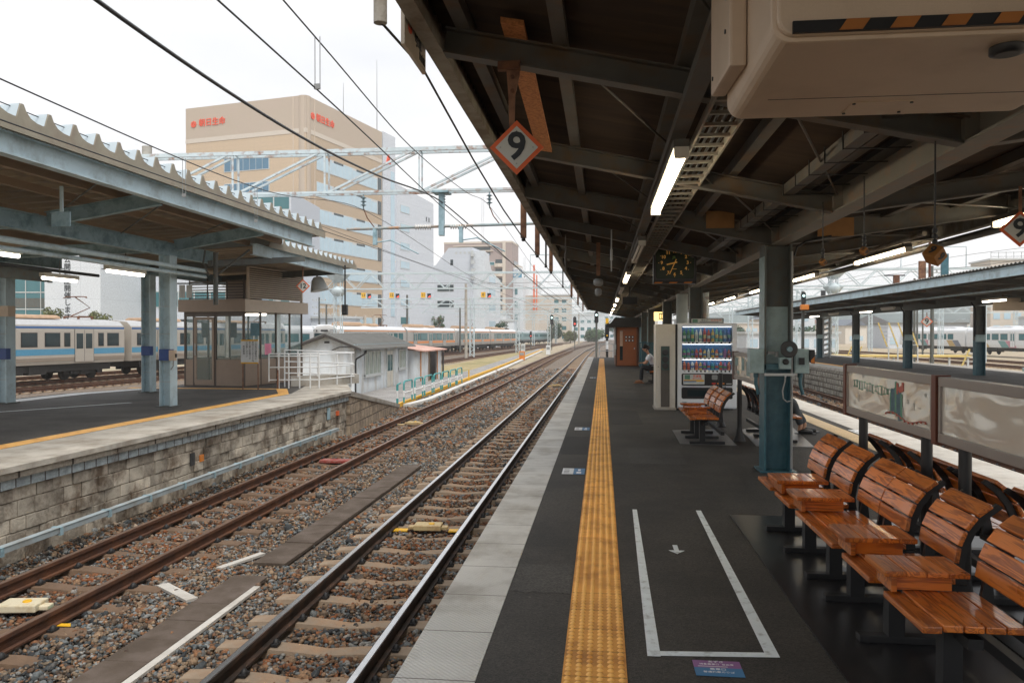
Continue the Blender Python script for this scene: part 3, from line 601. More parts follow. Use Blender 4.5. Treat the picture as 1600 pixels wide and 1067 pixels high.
# painted queue marking
mb = MB()
M['queue'] = mat('worn pale blue white line paint', (.74, .80, .82), .6, var=.08, vs=9, col2=(.33, .34, .33), c2amt=.16, c2s=14)
mb.prism([(.225, 3.98, .003), (.29, 3.98, .003), (.315, 7.3, .003), (.275, 7.3, .003)], (0, 0, .002)); mb.prism([(.29, 3.99, .003), (.81, 4.03, .003), (.81, 4.085, .003), (.29, 4.045, .003)], (0, 0, .002)); mb.prism([(.81, 4.03, .003), (.875, 4.035, .003), (.89, 7.32, .003), (.845, 7.32, .003)], (0, 0, .002))
struct(mb.build('queue_marking', 'queue'))
mb = MB(); mb.prism([(.545, 5.86, .003), (.605, 5.95, .003), (.565, 5.95, .003), (.565, 6.1, .003), (.53, 6.1, .003), (.53, 5.95, .003), (.49, 5.95, .003)], (0, 0, .002)); struct(mb.build('arrow_marking', 'queue'))
def floor_label(x0, x1, y0, y1, ml, mr, label):
    t = thing('floor_label', label, 'floor sticker', (x0, y0, .002), 'stickers on the platform floor'); xm = (x0 + x1) / 2
    mb = MB(); mb.box((x0, y0, .0025), (xm, y1, .0045)); mb.build('white_half', ml, t)
    mb = MB(); mb.box((xm + .001, y0, .0025), (x1, y1, .0045)); mb.build('blue_half', mr, t)
    mb = MB(); dy = (y1 - y0)
    for r in range(3): mb.box((x0 + .02, y0 + dy * (.2 + .25 * r), .0046), (xm - .05, y0 + dy * (.28 + .25 * r), .005))
    mb.build('lettering', 'text_dk', t)
    mb = MB(); mb.box((xm + .035, y0 + dy * .12, .0046), (x1 - .04, y0 + dy * .4, .005)); mb.box((xm + .05, y0 + dy * .55, .0046), (x1 - .05, y0 + dy * .85, .005)); mb.build('pictogram', 'text_wh', t)
floor_label(-.46, -.2, 9.07, 9.46, 'white', 'bluelabel', 'nearest of the blue and white floor stickers beside the yellow tactile strip')
floor_label(-.46, -.21, 13.25, 13.63, 'white', 'bluelabel', 'second blue and white floor sticker along the yellow tactile strip')
floor_label(-.45, -.21, 29.1, 29.5, 'white', 'bluelabel', 'small distant floor sticker by the yellow strip before the wooden booth')
floor_label(4.08, 4.3, 13.1, 13.8, 'white', 'white', 'white floor sticker by the cream tactile strip along the yard side')
t = thing('floor_label', 'purple and blue boarding sticker in front of the white painted queue box', 'floor sticker', (.55, 3.88, .002), 'stickers on the platform floor')
mb = MB(); mb.box((.44, 3.873, .0025), (.665, 3.955, .0045)); mb.build('purple_half', 'purple', t)
mb = MB(); mb.box((.44, 3.78, .0025), (.665, 3.872, .0045)); mb.build('blue_half', 'bluelabel', t)
mb = MB()
add_text(mb, 'あずさ', (.55, 3.938, .0046), (1, 0, 0), (0, 1, 0), .026, 0, .0003); add_text(mb, '特急乗車口  自由席', (.55, 3.908, .0046), (1, 0, 0), (0, 1, 0), .019, 0, .0003)
add_text(mb, '乗車口', (.55, 3.852, .0046), (1, 0, 0), (0, 1, 0), .026, 0, .0003); add_text(mb, '普通列車のりば', (.55, 3.82, .0046), (1, 0, 0), (0, 1, 0), .021, 0, .0003)
mb.box((.46, 3.884, .0046), (.60, 3.889, .005)); mb.build('lettering', 'text_wh', t)
for (x, y, r, s) in [(.95, 4.9, .012, 0), (.66, 4.55, .008, 0), (.62, 5.2, .018, 0), (.82, 4.4, .014, 1), (-.25, 4.6, .007, 0), (1.0, 4.05, .007, 0), (.25, 7.6, .01, 0), (.72, 4.35, .008, 0), (-.3, 6.0, .02, 0), (.5, 8.4, .012, 1)]:
    pass
# repaired patches and a drip stain in the asphalt
M['patch'] = asphalt('newer asphalt patch', (.030, .028, .026), .8, .4, (.022, .02, .018), .3); M['patch2'] = asphalt('older greyer asphalt patch', (.058, .054, .048), .75, .5, (.04, .036, .032), .4)
for k, (x0, x1, y0, y1, m) in enumerate([(-.56, -.21, 10.6, 12.4, 'patch'), (.35, 1.05, 9.9, 11.2, 'patch2'), (.15, .72, 14.2, 16.8, 'patch'), (-.57, -.2, 4.9, 5.5, 'patch2'), (.3, .9, 20, 23, 'patch2'), (2.3, 3.6, 9.5, 11.3, 'patch2'), (.9, 1.1, 3.0, 3.75, 'patch')]):
    rr_ = random.Random(k); pp = []
    for i in range(28):
        a = i / 28 * 4; e = int(a); f_ = a - e; q = [(x0 + (x1 - x0) * f_, y0), (x1, y0 + (y1 - y0) * f_), (x1 - (x1 - x0) * f_, y1), (x0, y1 - (y1 - y0) * f_)][e]; pp.append((q[0] + rr_.uniform(-.012, .012), q[1] + rr_.uniform(-.03, .03), .0004))
    mb = MB(); mb.prism(pp, (0, 0, .0016)); struct(mb.build('pavement_patch', m))
# rubber mats and steel plates
tag(MB().box((1.12, 1.6, .0005), (2.0, 7.15, .012)).build('rubber_mat', 'mat'), 'black chequered rubber mat under the front row of wooden seats', 'floor mat', 'mats under the benches')
tag(MB().box((2.06, 1.6, .0005), (3.05, 7.1, .012)).build('rubber_mat', 'mat'), 'black chequered rubber mat under the seats facing the yard side track', 'floor mat', 'mats under the benches')
tag(MB().prism([(1.13, 11.72, .001), (1.92, 11.65, .001), (1.98, 13.6, .001), (1.16, 13.4, .001)], (0, 0, .008)).build('steel_plate', 'steelplate'), 'thin steel plate under the small front bench by the drinks machine', 'floor plate', 'plates under the small benches')
tag(MB().prism([(2.18, 11.6, .001), (2.98, 11.6, .001), (3.3, 14.6, .001), (2.3, 13.6, .001)], (0, 0, .008)).build('steel_plate', 'steelplate'), 'ribbed steel plate under the seated person in dark clothes', 'floor plate', 'plates under the small benches')

# ------------------------------------------------ far platform on the left with its masonry wall
top = [(-7.3, -4), (-7.3, 21.8), (-8.4, 24.8), (-9.3, 27.5), (-13.3, 27.5), (-13.4, 23), (-14.6, 20), (-14.9, 5), (-14.9, -4)]
mb = MB(); mb.prism([(x, y, -1.34) for x, y in top], (0, 0, 1.325)); struct(mb.build('far_platform', 'asphalt2'))
ins = [(-8.3, -4), (-8.3, 20.5), (-9.2, 24), (-9.6, 27.2), (-13.1, 27.2), (-13.1, 22.8), (-14.3, 19.8), (-14.5, 5), (-14.5, -4)]
mb = MB(); mb.prism([(x, y, -.0149) for x, y in ins], (0, 0, .015)); struct(mb.build('far_pavement', 'asphalt2'))
mb = MB(); mb.prism([(-7.08, -4, -.07), (-7.08, 21.9, -.07), (-8.2, 24.9, -.07), (-9.0, 27.4, -.07), (-9.598, 27.2, -.07), (-9.198, 24, -.07), (-8.298, 20.5, -.07), (-8.298, -4, -.07)], (0, 0, .072)); struct(mb.build('far_platform_edge', M.setdefault('edge_far', mat('weathered brownish edge concrete', (.47, .44, .385), .85, var=.18, vs=1.5, col2=(.27, .235, .19), c2amt=.42, c2s=1.4, bump=.25, bs=40, detail=9))))
mb = MB(); mb.prism([(-8.32, -4, .0005), (-8.32, 20.4, .0005), (-8.62, 20.4, .0005), (-8.62, -4, .0005)], (0, 0, .006)); mb.prism([(-8.33, 20.4, .0005), (-9.15, 22.3, .0005), (-14.0, 22.3, .0005), (-14.0, 22.1, .0005), (-9.4, 22.1, .0005), (-8.62, 20.4, .0005)], (0, 0, .006)); struct(mb.build('far_tactile_paving', 'tactile'))
mb = MB(); mb.prism([(-14.5, 5, .0005), (-14.05, 5, .0005), (-13.7, 19.8, .0005), (-12.9, 22.6, .0005), (-13.1, 22.8, .0005), (-14.2, 19.9, .0005)], (0, 0, .005)); struct(mb.build('far_edge_line', 'white'))
mb = MB(); mb.prism([(-12.6, 14.6, .0005), (-12.5, 14.6, .0005), (-10.9, 17.4, .0005), (-11.0, 17.4, .0005)], (0, 0, .004)); mb.prism([(-14, 14.6, .0005), (-12.6, 14.6, .0005), (-12.6, 14.68, .0005), (-14, 14.68, .0005)], (0, 0, .004)); struct(mb.build('far_queue_marking', 'queue'))
t = thing('masonry_wall', 'old stained masonry wall under the edge of the masonry platform', 'platform wall', (-7.3, 9, -1.3))
mb = MB(); mb.box((-7.299, -4, -1.34), (-7.24, 21.9, -.29)); mb.build('stone_courses', 'stonewall', t)
mb = MB(); mb.box((-7.299, -4, -.288), (-7.17, 21.9, -.172)); mb.build('block_course', 'courseblk', t)
mb = MB(); mb.box((-7.299, -4, -.165), (-7.13, 21.9, -.072)); mb.build('ledge', 'coping', t)
rng = random.Random(5)
# projecting faces of single stones break up the flat wall
mb = MB(); zz = -.30
for row, h in enumerate([.165, .21, .18, .2, .17, .1]):
    yy = -3.6 + rng.uniform(0, .3)
    while yy < 21.7:
        w = rng.uniform(.24, .44); d = rng.uniform(.004, .04)
        mb.box((-7.242, yy + .008, zz - h + .009), (-7.24 + d, min(yy + w - .009, 21.85), zz - .007)); yy += w
    zz -= h
mb.build('stone_faces', M.setdefault('stoneface', mat('weathered grey tan stone', (.46, .41, .335), .9, var=.3, vs=3.5, col2=(.13, .095, .065), c2amt=.42, c2s=2.6, bump=.6, bs=22, island=.28, detail=10)), t, bev=.012)
mb = MB()
for yy in np.arange(7, 21.6, 1.0): mb.box((-7.135, yy + .002, -.16), (-7.124, yy + .975, -.085))
mb.build('ledge_slabs', 'coping', t, bev=.006)
mb = MB(); mb.prism([(-7.1, 21.9, -.16), (-7.08, 21.9, -.02), (-7.78, 30.0, -1.1), (-7.78, 30.0, -1.24)], (-.3, 0, 0)); mb.build('ramp_coping', 'conc', t)
mb = MB(); mb.prism([(-7.14, 21.91, -1.34), (-7.14, 21.91, -.17), (-7.8, 30.0, -1.24), (-7.8, 30.0, -1.34)], (-.22, 0, 0)); mb.build('ramp_stones', M.setdefault('stone2', brickmat('tan ramp masonry', (.40, .32, .23), (.30, .24, .18), (.09, .07, .05), .4, .3, .018, 'yz', stain=(.13, .09, .06), stain_amt=.35)), t)
mb = MB(); mb.box((-7.20, 20.2, -.65), (-7.16, 20.35, -.35)); mb.build('drain_spout', 'sky_paint2', t)
mb = MB(); mb.box((-7.21, 13.55, -.7), (-7.19, 13.68, -.58)); mb.build('orange_tag', 'hazard_o', t)
mb = MB(); mb.box((-7.21, 13.22, -.72), (-7.19, 13.36, -.5)); mb.build('dark_tag', 'dark', t)
mb = MB(); mb.box((-7.22, 20.95, -.62), (-7.17, 21.1, -.5)); mb.build('orange_post', 'orange', t)
M['ductgrey'] = mat('pale blue grey duct paint', (.36, .43, .46), .5, var=.12, col2=(.27, .28, .27), c2amt=.35, c2s=3)
t = thing('cable_duct', 'pale blue grey steel cable duct fixed low along the masonry wall', 'cable duct', (-7.0, 9, -.95))
mb = MB(); mb.bar((-6.98, -2, -.93), (-6.98, 20.4, -.93), .085, .07); mb.build('duct', 'ductgrey', t, bev=.005)
mb = MB(); mb.bar((-6.98, -2, -.884), (-6.98, 20.4, -.891), .098, .006); mb.build('lid', 'ductgrey', t)
for i in range(14):
    y = 6.4 + i * 1.02; mb = MB(); mb.box((-7.23, y, -.985), (-6.915, y + .05, -.974)); mb.box((-6.92, y, -.985), (-6.912, y + .05, -.885)); mb.box((-7.05, y, -.8865), (-6.912, y + .05, -.8805)); mb.build('bracket', 'sky_paint2', t)

# ------------------------------------------------ yard platform
mb = MB(); mb.prism([(10.95, 12, -1.34), (10.95, 95, -1.34), (17.6, 95, -1.34), (18, 12, -1.34)], (0, 0, 1.33)); struct(mb.build('right_platform', 'asphalt2'))
mb = MB(); mb.prism([(10.87, 12, -.12), (10.87, 95, -.12), (11.75, 95, -.12), (11.75, 12, -.12)], (0, 0, .123)); struct(mb.build('right_platform_edge', 'conc_lt'))
mb = MB(); mb.prism([(11.76, 12, -.005), (11.76, 95, -.005), (12.1, 95, -.005), (12.1, 12, -.005)], (0, 0, .012)); struct(mb.build('right_tactile_paving', 'tactile'))
mb = MB(); mb.prism([(17.0, 12, -.005), (17.0, 95, -.005), (17.6, 95, -.005), (18, 12, -.005)], (0, 0, .009)); struct(mb.build('right_far_edge', 'conc_lt'))
t = thing('rubble_wall', 'pale rubble stone wall under the edge of the yard platform', 'platform wall', (10.95, 40, -1.3))
mb = MB(); mb.box((10.9, 12, -1.34), (10.949, 95, -.121)); mb.build('stone_courses', 'wall_r', t)
mb = MB(); rng = random.Random(8); zz = -.16
for h in [.27, .3, .28, .27]:
    yy = 18.
    while yy < 62:
        w = rng.uniform(.34, .6); mb.box((10.9 - rng.uniform(.01, .05), yy + .02, zz - h + .02), (10.902, yy + w - .02, zz - .015)); yy += w
    zz -= h
mb.build('stone_faces', 'wall_r', t, bev=.02)
# ================================================================ CANOPY over the bench platform
XE, XG, XR = -.95, 2.03, 4.75            # track side eave, girder, yard side eave
def zb(x): return 3.24 - .205 * (x - XE) if x <= XG else 2.63 + .125 * (x - XG)   # underside of the rafters
CY0, CY1 = -5.2, 54.5
t = thing('platform_canopy', 'long dark steel canopy with brown roof sheets over the bench platform', 'canopy', (XG, 10, 2.63))
def corr(x0, x1, dz, y0, y1, per=.13, amp=.018):
    n = int((y1 - y0) / per * 4); vs = []; fs = []
    for i in range(n + 1):
        y = y0 + (y1 - y0) * i / n; w = amp * math.sin(2 * math.pi * i / 4)
        for x in (x0, x1): vs.append((x, y, zb(x) + dz + w))
        for x in (x0, x1): vs.append((x, y, zb(x) + dz + w + .03))
    for i in range(n):
        o = i * 4; p = o + 4; fs += [(o, o + 1, p + 1, p), (o + 2, p + 2, p + 3, o + 3), (o, p, p + 2, o + 2), (o + 1, o + 3, p + 3, p + 1)]
    return MB().add(vs, fs)
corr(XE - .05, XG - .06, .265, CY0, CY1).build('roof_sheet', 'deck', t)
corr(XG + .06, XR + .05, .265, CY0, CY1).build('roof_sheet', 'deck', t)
mb = MB(); mb.box((XG - .12, CY0, 2.86), (XG + .12, CY1, 2.9)); mb.build('valley_gutter', 'dark', t)
by = [4.6 + 2.45 * k for k in range(-4, 21)]
for k, y in enumerate(by):
    main = (k - 6) % 3 == 0
    d = .15 if not main else .21
    p0 = V((XE + .03, y, zb(XE) + d / 2)); p1 = V((XG - .07, y, zb(XG) + d / 2 - .0))
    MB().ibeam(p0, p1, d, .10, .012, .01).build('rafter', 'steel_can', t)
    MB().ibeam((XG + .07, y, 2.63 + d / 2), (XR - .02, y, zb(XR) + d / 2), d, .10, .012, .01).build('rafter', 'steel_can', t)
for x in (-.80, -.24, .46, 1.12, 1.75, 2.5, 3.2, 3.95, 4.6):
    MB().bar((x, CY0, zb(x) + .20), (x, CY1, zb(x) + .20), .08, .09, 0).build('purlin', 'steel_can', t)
# eave channels
mb = MB(); mb.box((XE - .06, CY0, 3.235), (XE + .03, CY1, 3.25)); mb.box((XE - .061, CY0, 3.25), (XE - .045, CY1, 3.56)); mb.box((XE + .02, CY0, 3.25), (XE + .029, CY1, 3.31)); mb.build('eave_channel', M.setdefault('eave', mat('grey brown eave channel', (.27, .25, .21), .6, var=.15, vs=3, col2=(.15, .11, .075), c2amt=.4, c2s=4)), t)
mb = MB(); mb.box((XR - .02, CY0, 2.955), (XR + .06, CY1, 2.97)); mb.box((XR + .045, CY0, 2.97), (XR + .061, CY1, 3.28)); mb.build('eave_channel', 'eave', t)
MB().ibeam((XG, CY0, 2.79), (XG, CY1, 2.79), .32, .17, .016, .012).build('valley_girder', 'steel_gird', t)
for y in by:
    mb = MB(); mb.box((XG - .083, y - .05, 2.65), (XG - .008, y + .05, 2.93)); mb.box((XG + .008, y - .05, 2.65), (XG + .083, y + .05, 2.93)); mb.build('stiffener', 'steel_gird', t)
for k in range(3, 12):
    y = by[k]; s = 1 if k % 2 else -1
    mb = MB(); mb.tube([(-.2, y - 2.3, zb(-.2) + .18), (.95, y, zb(.95) + .05)], .009, 6); mb.build('brace_rod', 'steel_can', t)
    mb = MB(); mb.tube([(1.05, y, zb(1.05) + .05), (1.95, y + 2.3, zb(1.95) + .12)], .009, 6); mb.build('brace_rod', 'steel_can', t)
    mb = MB(); mb.tube([(2.1, y, 2.75), (4.6, y + 2.35, 3.0)], .009, 6); mb.build('brace_rod', 'steel_can', t)
# patches of orange primer on the rafter over the first column
M.setdefault('primer', mat('brown primer patch', (.30, .15, .05), .7, var=.2))
MB().box((1.20, 9.5 - .062, 2.83), (1.52, 9.5 - .052, 3.03)).build('primer_patch', 'primer', t); MB().box((2.45, 9.5 - .062, 2.72), (2.85, 9.5 - .052, 2.93)).build('primer_patch', 'primer', t)
# second longitudinal member with clips, right of the cable tray
t = thing('cable_duct', 'brown timber cable duct strapped under the roof beside the valley girder', 'cable duct', (1.55, 6, 2.8))
MB().bar((1.58, CY0, 2.83), (1.58, 40, 2.83), .09, .085).build('duct', 'steel_can', t)
for k in range(18):
    y = 3.2 + k * .42; mb = MB(); mb.box((1.53, y, 2.783), (1.95, y + .012, 2.79)); mb.box((1.528, y, 2.78), (1.534, y + .012, 2.9)); mb.build('strap', 'black', t)

# columns
def column(x, y, z1, w, d, label, full=False):
    t = thing('canopy_column', label, 'column', (x, y, 0), 'columns down the middle of the bench platform')
    MB().hcol(x, y, 1.26, z1, w, d).build('upper_shaft', 'steel_old', t)
    MB().hcol(x, y, 0, 1.259, w, d).build('lower_shaft', 'teal_dk', t)
    mb = MB(); mb.box((x - w / 2 - .05, y - d / 2 - .05, .002), (x + w / 2 + .05, y + d / 2 + .05, .02)); mb.build('base_plate', 'teal_dk', t)
    return t
c = column(2.02, 9.6, 2.63, .31, .30, 'nearest canopy column with dark teal foot behind the wooden seats')
mb = MB(); mb.box((1.885, 9.585, 1.26), (2.155, 9.591, 1.92)); mb.build('panel', 'teal_lt', c)
mb = MB(); mb.box((1.861, 9.449, 1.262), (1.8635, 9.751, 2.5)); mb.build('flange_face', 'teal_lt', c)
mb = MB(); mb.box((1.86, 9.45, 1.19), (2.18, 9.462, 1.255)); mb.build('tie_plate', 'teal_dk', c)
mb = MB(); mb.tube([(2.165, 9.43, .05), (2.165, 9.43, 2.55)], .014, 8); mb.build('conduit', 'grey', c)
mb = MB(); mb.tube([(2.19, 9.43, 2.5), (2.22, 9.43, 2.6), (2.32, 9.43, 2.66), (2.6, 9.43, 2.72)], .012, 8); mb.build('conduit', 'black', c)
column(2.05, 17.9, 2.63, .28, .28, 'second canopy column standing behind the drinks machine')
column(2.05, 25.6, 2.63, .28, .28, 'third canopy column beside the yellow lit sign')
column(2.05, 33.8, 2.63, .28, .28, 'fourth canopy column just before the wooden booth')
column(1.98, 38.2, 2.63, .26, .26, 'fifth canopy column at the right of the wooden booth door')
t = thing('drain_pipe', 'thick pale grey round pipe rising behind the drinks machine under the clock', 'pipe', (2.02, 20.6, 0))
MB().tube([(2.02, 20.6, 0), (2.02, 20.6, 2.62)], .145, 16).build('pipe', M.setdefault('pipegrey', mat('pale grey green pipe', (.40, .44, .42), .5, var=.08)), t)
MB().lathe([(.17, 0), (.17, .06)], (2.02, 20.6, 1.5), Z, 16).build('collar', 'steel_old', t)
t = thing('drain_pipe', 'square cream downpipe with a bent top right of the clock', 'pipe', (2.3, 18.6, 0))
MB().tube([(2.02, 18.6, 2.72), (2.16, 18.6, 2.55), (2.3, 18.6, 2.3), (2.3, 18.6, 0)], .075, 4).build('pipe', 'steel_gird', t)

# equipment on the nearest column
t = thing('loudspeaker', 'round dark horn loudspeaker clamped on the nearest column', 'loudspeaker', (2.1, 9.3, 1.43))
MB().lathe([(.02, 0), (.03, .10), (.05, .13), (.088, .17), (.096, .172), (.096, .185), (.088, .188)], (2.1, 9.45, 1.43), (0, -1, 0), 20).build('horn', 'dark', t)
MB().lathe([(.03, 0), (.034, .012), (.028, .03)], (2.1, 9.262, 1.43), (0, -1, 0), 14).build('centre', 'sky_paint2', t)
mb = MB(); mb.box((1.9, 9.44, 1.37), (2.02, 9.47, 1.4)); mb.box((1.98, 9.4, 1.34), (2.01, 9.46, 1.4)); mb.build('bracket', 'grey', t)
t = thing('emergency_phone', 'small grey fitting with looped cable below the horn loudspeaker', 'emergency phone', (2.09, 9.42, 1.25))
mb = MB(); mb.box((2.02, 9.38, 1.2), (2.15, 9.45, 1.33)); mb.build('case', 'teal_lt', t, bev=.006)
MB().lathe([(.035, 0), (.035, .03), (.025, .035)], (2.085, 9.38, 1.285), (0, -1, 0), 12).build('button', 'black', t)
mb = MB(); mb.bar((1.86, 9.42, 1.135), (2.2, 9.42, 1.135), .02, .03); mb.lathe([(.012, 0), (.012, .03)], (2.085, 9.40, 1.12), (0, -1, 0), 8); mb.build('clamp_bar', 'greylt', t)
mb = MB(); mb.tube([(2.085, 9.38, 1.12), (2.075, 9.37, 1.05), (2.05, 9.37, .95), (2.06, 9.37, .86), (2.1, 9.37, .825), (2.15, 9.38, .84), (2.165, 9.40, .9), (2.165, 9.41, 1.05)], .009, 8); mb.build('cable', 'grey', t)
for (x0, x1, lab) in [(1.70, 1.857, 'light teal junction box on the left flange of the nearest column'), (2.195, 2.36, 'light teal switch box with a black handle on the right flange of the nearest column')]:
    t = thing('junction_box', lab, 'junction box', ((x0 + x1) / 2, 9.5, 1.3), 'boxes on the nearest column')
    MB().box((x0, 9.42, 1.15), (x1, 9.62, 1.43)).build('case', 'teal_lt', t, bev=.008)
    mb = MB(); mb.box((x0 + .012, 9.412, 1.165), (x1 - .012, 9.421, 1.415)); mb.build('door', 'teal_lt', t)
    xm = (x0 + x1) / 2; mb = MB(); mb.tube([(xm, 9.5, 1.15), (xm, 9.5, 1.02), (xm + .03, 9.5, .9)], .02, 8); mb.lathe([(.03, 0), (.03, .05)], (xm, 9.5, 1.1), Z, 10); mb.build('conduit', 'teal_dk', t)
    if x0 > 2:
        mb = MB(); mb.box((x0 + .045, 9.39, 1.25), (x0 + .105, 9.412, 1.33)); mb.build('handle', 'black', t)
        mb = MB(); mb.prism([(x1 + .002, 9.40, 1.42), (x1 + .055, 9.40, 1.42), (x1 + .055, 9.40, 1.26), (x1 + .002, 9.40, 1.3)], (0, .15, 0)); mb.build('hazard_edge', 'black', t)
        mb = MB(); mb.prism([(x1 + .01, 9.397, 1.30), (x1 + .05, 9.397, 1.345), (x1 + .05, 9.397, 1.27), (x1 + .01, 9.397, 1.27)], (0, -.003, 0)); mb.build('hazard_stripe', 'hazard_o', t)

# hanging lamps along the left slope, cable ladder
def lamp(x, y0, L, z, lit, label, mt='tube_on', cat='lamp', group='fluorescent lamps along the canopy'):
    t = thing('fluorescent_lamp', label, cat, (x, y0, z), group)
    mb = MB(); mb.box((x - .05, y0, z + .045), (x + .05, y0 + L, z + .10)); mb.build('channel', 'steel_can', t)
    MB().box((x - .045, y0 - .03, z - .02), (x + .045, y0 + .02, z + .046)).build('end_cap', 'offwhite', t); MB().box((x - .045, y0 + L - .02, z - .02), (x + .045, y0 + L + .03, z + .046)).build('end_cap', 'offwhite', t)
    for s in (-.022, .022): MB().tube([(x + s, y0 + .02, z + .012), (x + s, y0 + L - .02, z + .012)], .017, 10).build('tube', mt if lit else 'tube_off', t)
    mb = MB()
    for yy in (y0 + .25, y0 + L - .25): mb.tube([(x, yy, z + .1), (x, yy, zb(x) + .22)], .012, 6)
    mb.build('hanger', 'steel_can', t); return t
names = ['nearest and brightest', 'second, unlit', 'third, lit', 'fourth, unlit', 'fifth, lit', 'sixth, lit', 'seventh, lit', 'eighth, lit', 'ninth, lit']
for k in range(9):
    lamp(.50, 5.15 + 5.05 * k, 2.45, 2.74, k in (0, 2, 4, 5, 6, 7, 8), names[k] + ' fluorescent lamp in the row along the cable ladder')
MB().bar((.5, CY0, 2.93), (.5, 50, 2.93), .10, .06).build('lamp_rail', 'steel_can'); o = bpy.data.objects['lamp_rail']; tag(o, 'long dark steel rail carrying the row of fluorescent lamps', 'rail')
t = thing('cable_ladder', 'cable ladder with rungs running along the roof beside the lamps', 'cable ladder', (.7, 6, 2.9))
mb = MB()
for x in (.61, .83): mb.bar((x, 2.5, 2.905), (x, 52, 2.905), .014, .06)
mb.build('side_rails', 'steel_gird', t)
for k in range(60):
    y = 2.6 + k * .27; MB().bar((.616, y, 2.895), (.824, y, 2.895), .035, .02).build('rung', 'steel_gird', t)
mb = MB()
for k in range(118): y = 18.8 + k * .27; mb.bar((.616, y, 2.895), (.824, y, 2.895), .035, .02)
mb.build('rung', 'steel_gird', t)['kind'] = 'stuff'
mb = MB()
for i, x in enumerate((.65, .69, .74, .79)): mb.tube([(x, 2.5, 2.925), (x + .01 * math.sin(i), 12, 2.92), (x, 52, 2.925)], .012, 6)
mb.build('cables', 'black', t)
# yard side eave lamps and service pipes
for k, (y, lit, nm) in enumerate([(7.2, 1, 'nearest lit'), (12.2, 1, 'second lit'), (17.2, 1, 'third lit'), (22.2, 1, 'fourth lit'), (27.2, 1, 'fifth lit'), (32.2, 1, 'sixth lit')]):
    lamp(4.45, y, 2.4, 2.83, lit, nm + ' fluorescent lamp along the yard side eave above the bench platform')
tag(MB().tube([(4.72, -4, 2.86), (4.72, 12, 2.86), (4.72, 54, 2.87)], .05, 10).build('service_pipe', 'steel_can'), 'dark service pipe along the yard side eave of the canopy', 'pipe')
tag(MB().tube([(3.6, 9.4, 2.73), (3.6, 54, 2.74)], .028, 8).build('service_pipe', 'eave'), 'thin pipe under the yard side half of the canopy', 'pipe')

# posts hanging from the track side eave, carrying a cable
for k, (y, lab, m) in enumerate([(10.7, 'nearest rusty post hanging from the track side eave', 'rust2'), (13.0, 'second hanging post with a teal bracket on the track side eave', 'rust2'), (15.0, 'thin dark post hanging third from the track side eave', 'dark'), (16.5, 'fourth, stout brown post hanging from the track side eave', 'rust2'), (21.5, 'fifth hanging post, thin and dark, on the track side eave', 'dark'), (27.6, 'sixth post hanging from the track side eave, brown', 'rust2'), (35, 'seventh post hanging from the track side eave, small with distance', 'rust2'), (44, 'last tiny post hanging from the track side eave near its far end', 'rust2')]):
    w = .075 if m == 'rust2' else .03
    t = thing('hanging_post', lab, 'hanging post', (-1.0, y, 3.25), 'posts hanging from the track side eave')
    MB().box((-1.06 - w / 2, y - .04, 2.9), (-1.06 + w / 2, y + .04, 3.55)).build('post', m, t)
    MB().lathe([(.02, 0), (.03, .02), (.02, .05)], (-1.06, y, 2.855), Z, 8).build('insulator', 'black', t)
mb = MB(); mb.tube([(-1.18, 4.15, 3.27), (-1.05, 4.6, 3.16), (-1.06, 6.5, 3.04), (-1.06, 8.5, 2.94), (-1.06, 10.7, 2.89), (-1.06, 16.5, 2.88), (-1.06, 27.6, 2.88), (-1.06, 44, 2.9)], .008, 6); tag(mb.build('cable', 'black'), 'thin black cable strung under the posts along the track side eave', 'cable')
for k, (y, lab) in enumerate([(11.5, 'white rod hanging between the roof beams left of the clock'), (12.0, 'dark bracket post near the track side eave in front of the second rafter')]):
    x = .13 if k == 0 else -.55
    t = thing('hanging_rod', lab, 'rod', (x, y, 2.5))
    mb = MB(); mb.tube([(x, y, 3.1), (x, y, 2.5)], .009, 8); mb.tube([(x, y, 2.82), (x, y, 2.66)], .018, 8); mb.build('rod', 'greylt' if k == 0 else 'steel_can', t)
t = thing('hanging_bracket', 'rusty flat bracket holding two grey cameras under the canopy', 'camera bracket', (-.07, 14, 2.5))
MB().box((-.105, 13.97, 2.62), (-.035, 14.0, 3.2)).build('strap', 'rust2', t)
for z, s in ((2.5, .085), (2.33, .06)): MB().lathe([(s * .5, 0), (s, .03), (s, .1), (s * .6, .13)], (-.07, 13.98, z - .06), Z, 14).build('camera', 'grey', t)

# big beige housing hanging from the canopy over the seats
t = thing('display_housing', 'large beige enamel display housing with hazard stripes hanging from the canopy over the seats', 'display housing', (1.0, 2.6, 2.4))
def rrect(x0, x1, z0, z1, r, y, n=6):
    pts = []
    for cx, cz, a0 in ((x1 - r, z0 + r, -90), (x1 - r, z1 - r, 0), (x0 + r, z1 - r, 90), (x0 + r, z0 + r, 180)):
        for i in range(n + 1): a = R(a0 + 90 * i / n); pts.append((cx + r * math.cos(a), y, cz + r * math.sin(a)))
    return pts
M['hazard_b'] = mat('darker orange hazard stripe', (.36, .13, .025), .5, var=.15)  # darker orange for the stripes on the housing front
M['housing'] = mat('beige speckled enamel', (.58, .455, .34), .45, var=.06, vs=400, col2=(.51, .395, .29), c2amt=.3, c2s=2.5)
x0, x1, z0, z1 = .462, 1.50, 2.4, 3.02
MB().prism(rrect(x0, x1, z0, z1, .055, 2.26), (0, .79, 0)).build('body', 'housing', t, bev=.012)
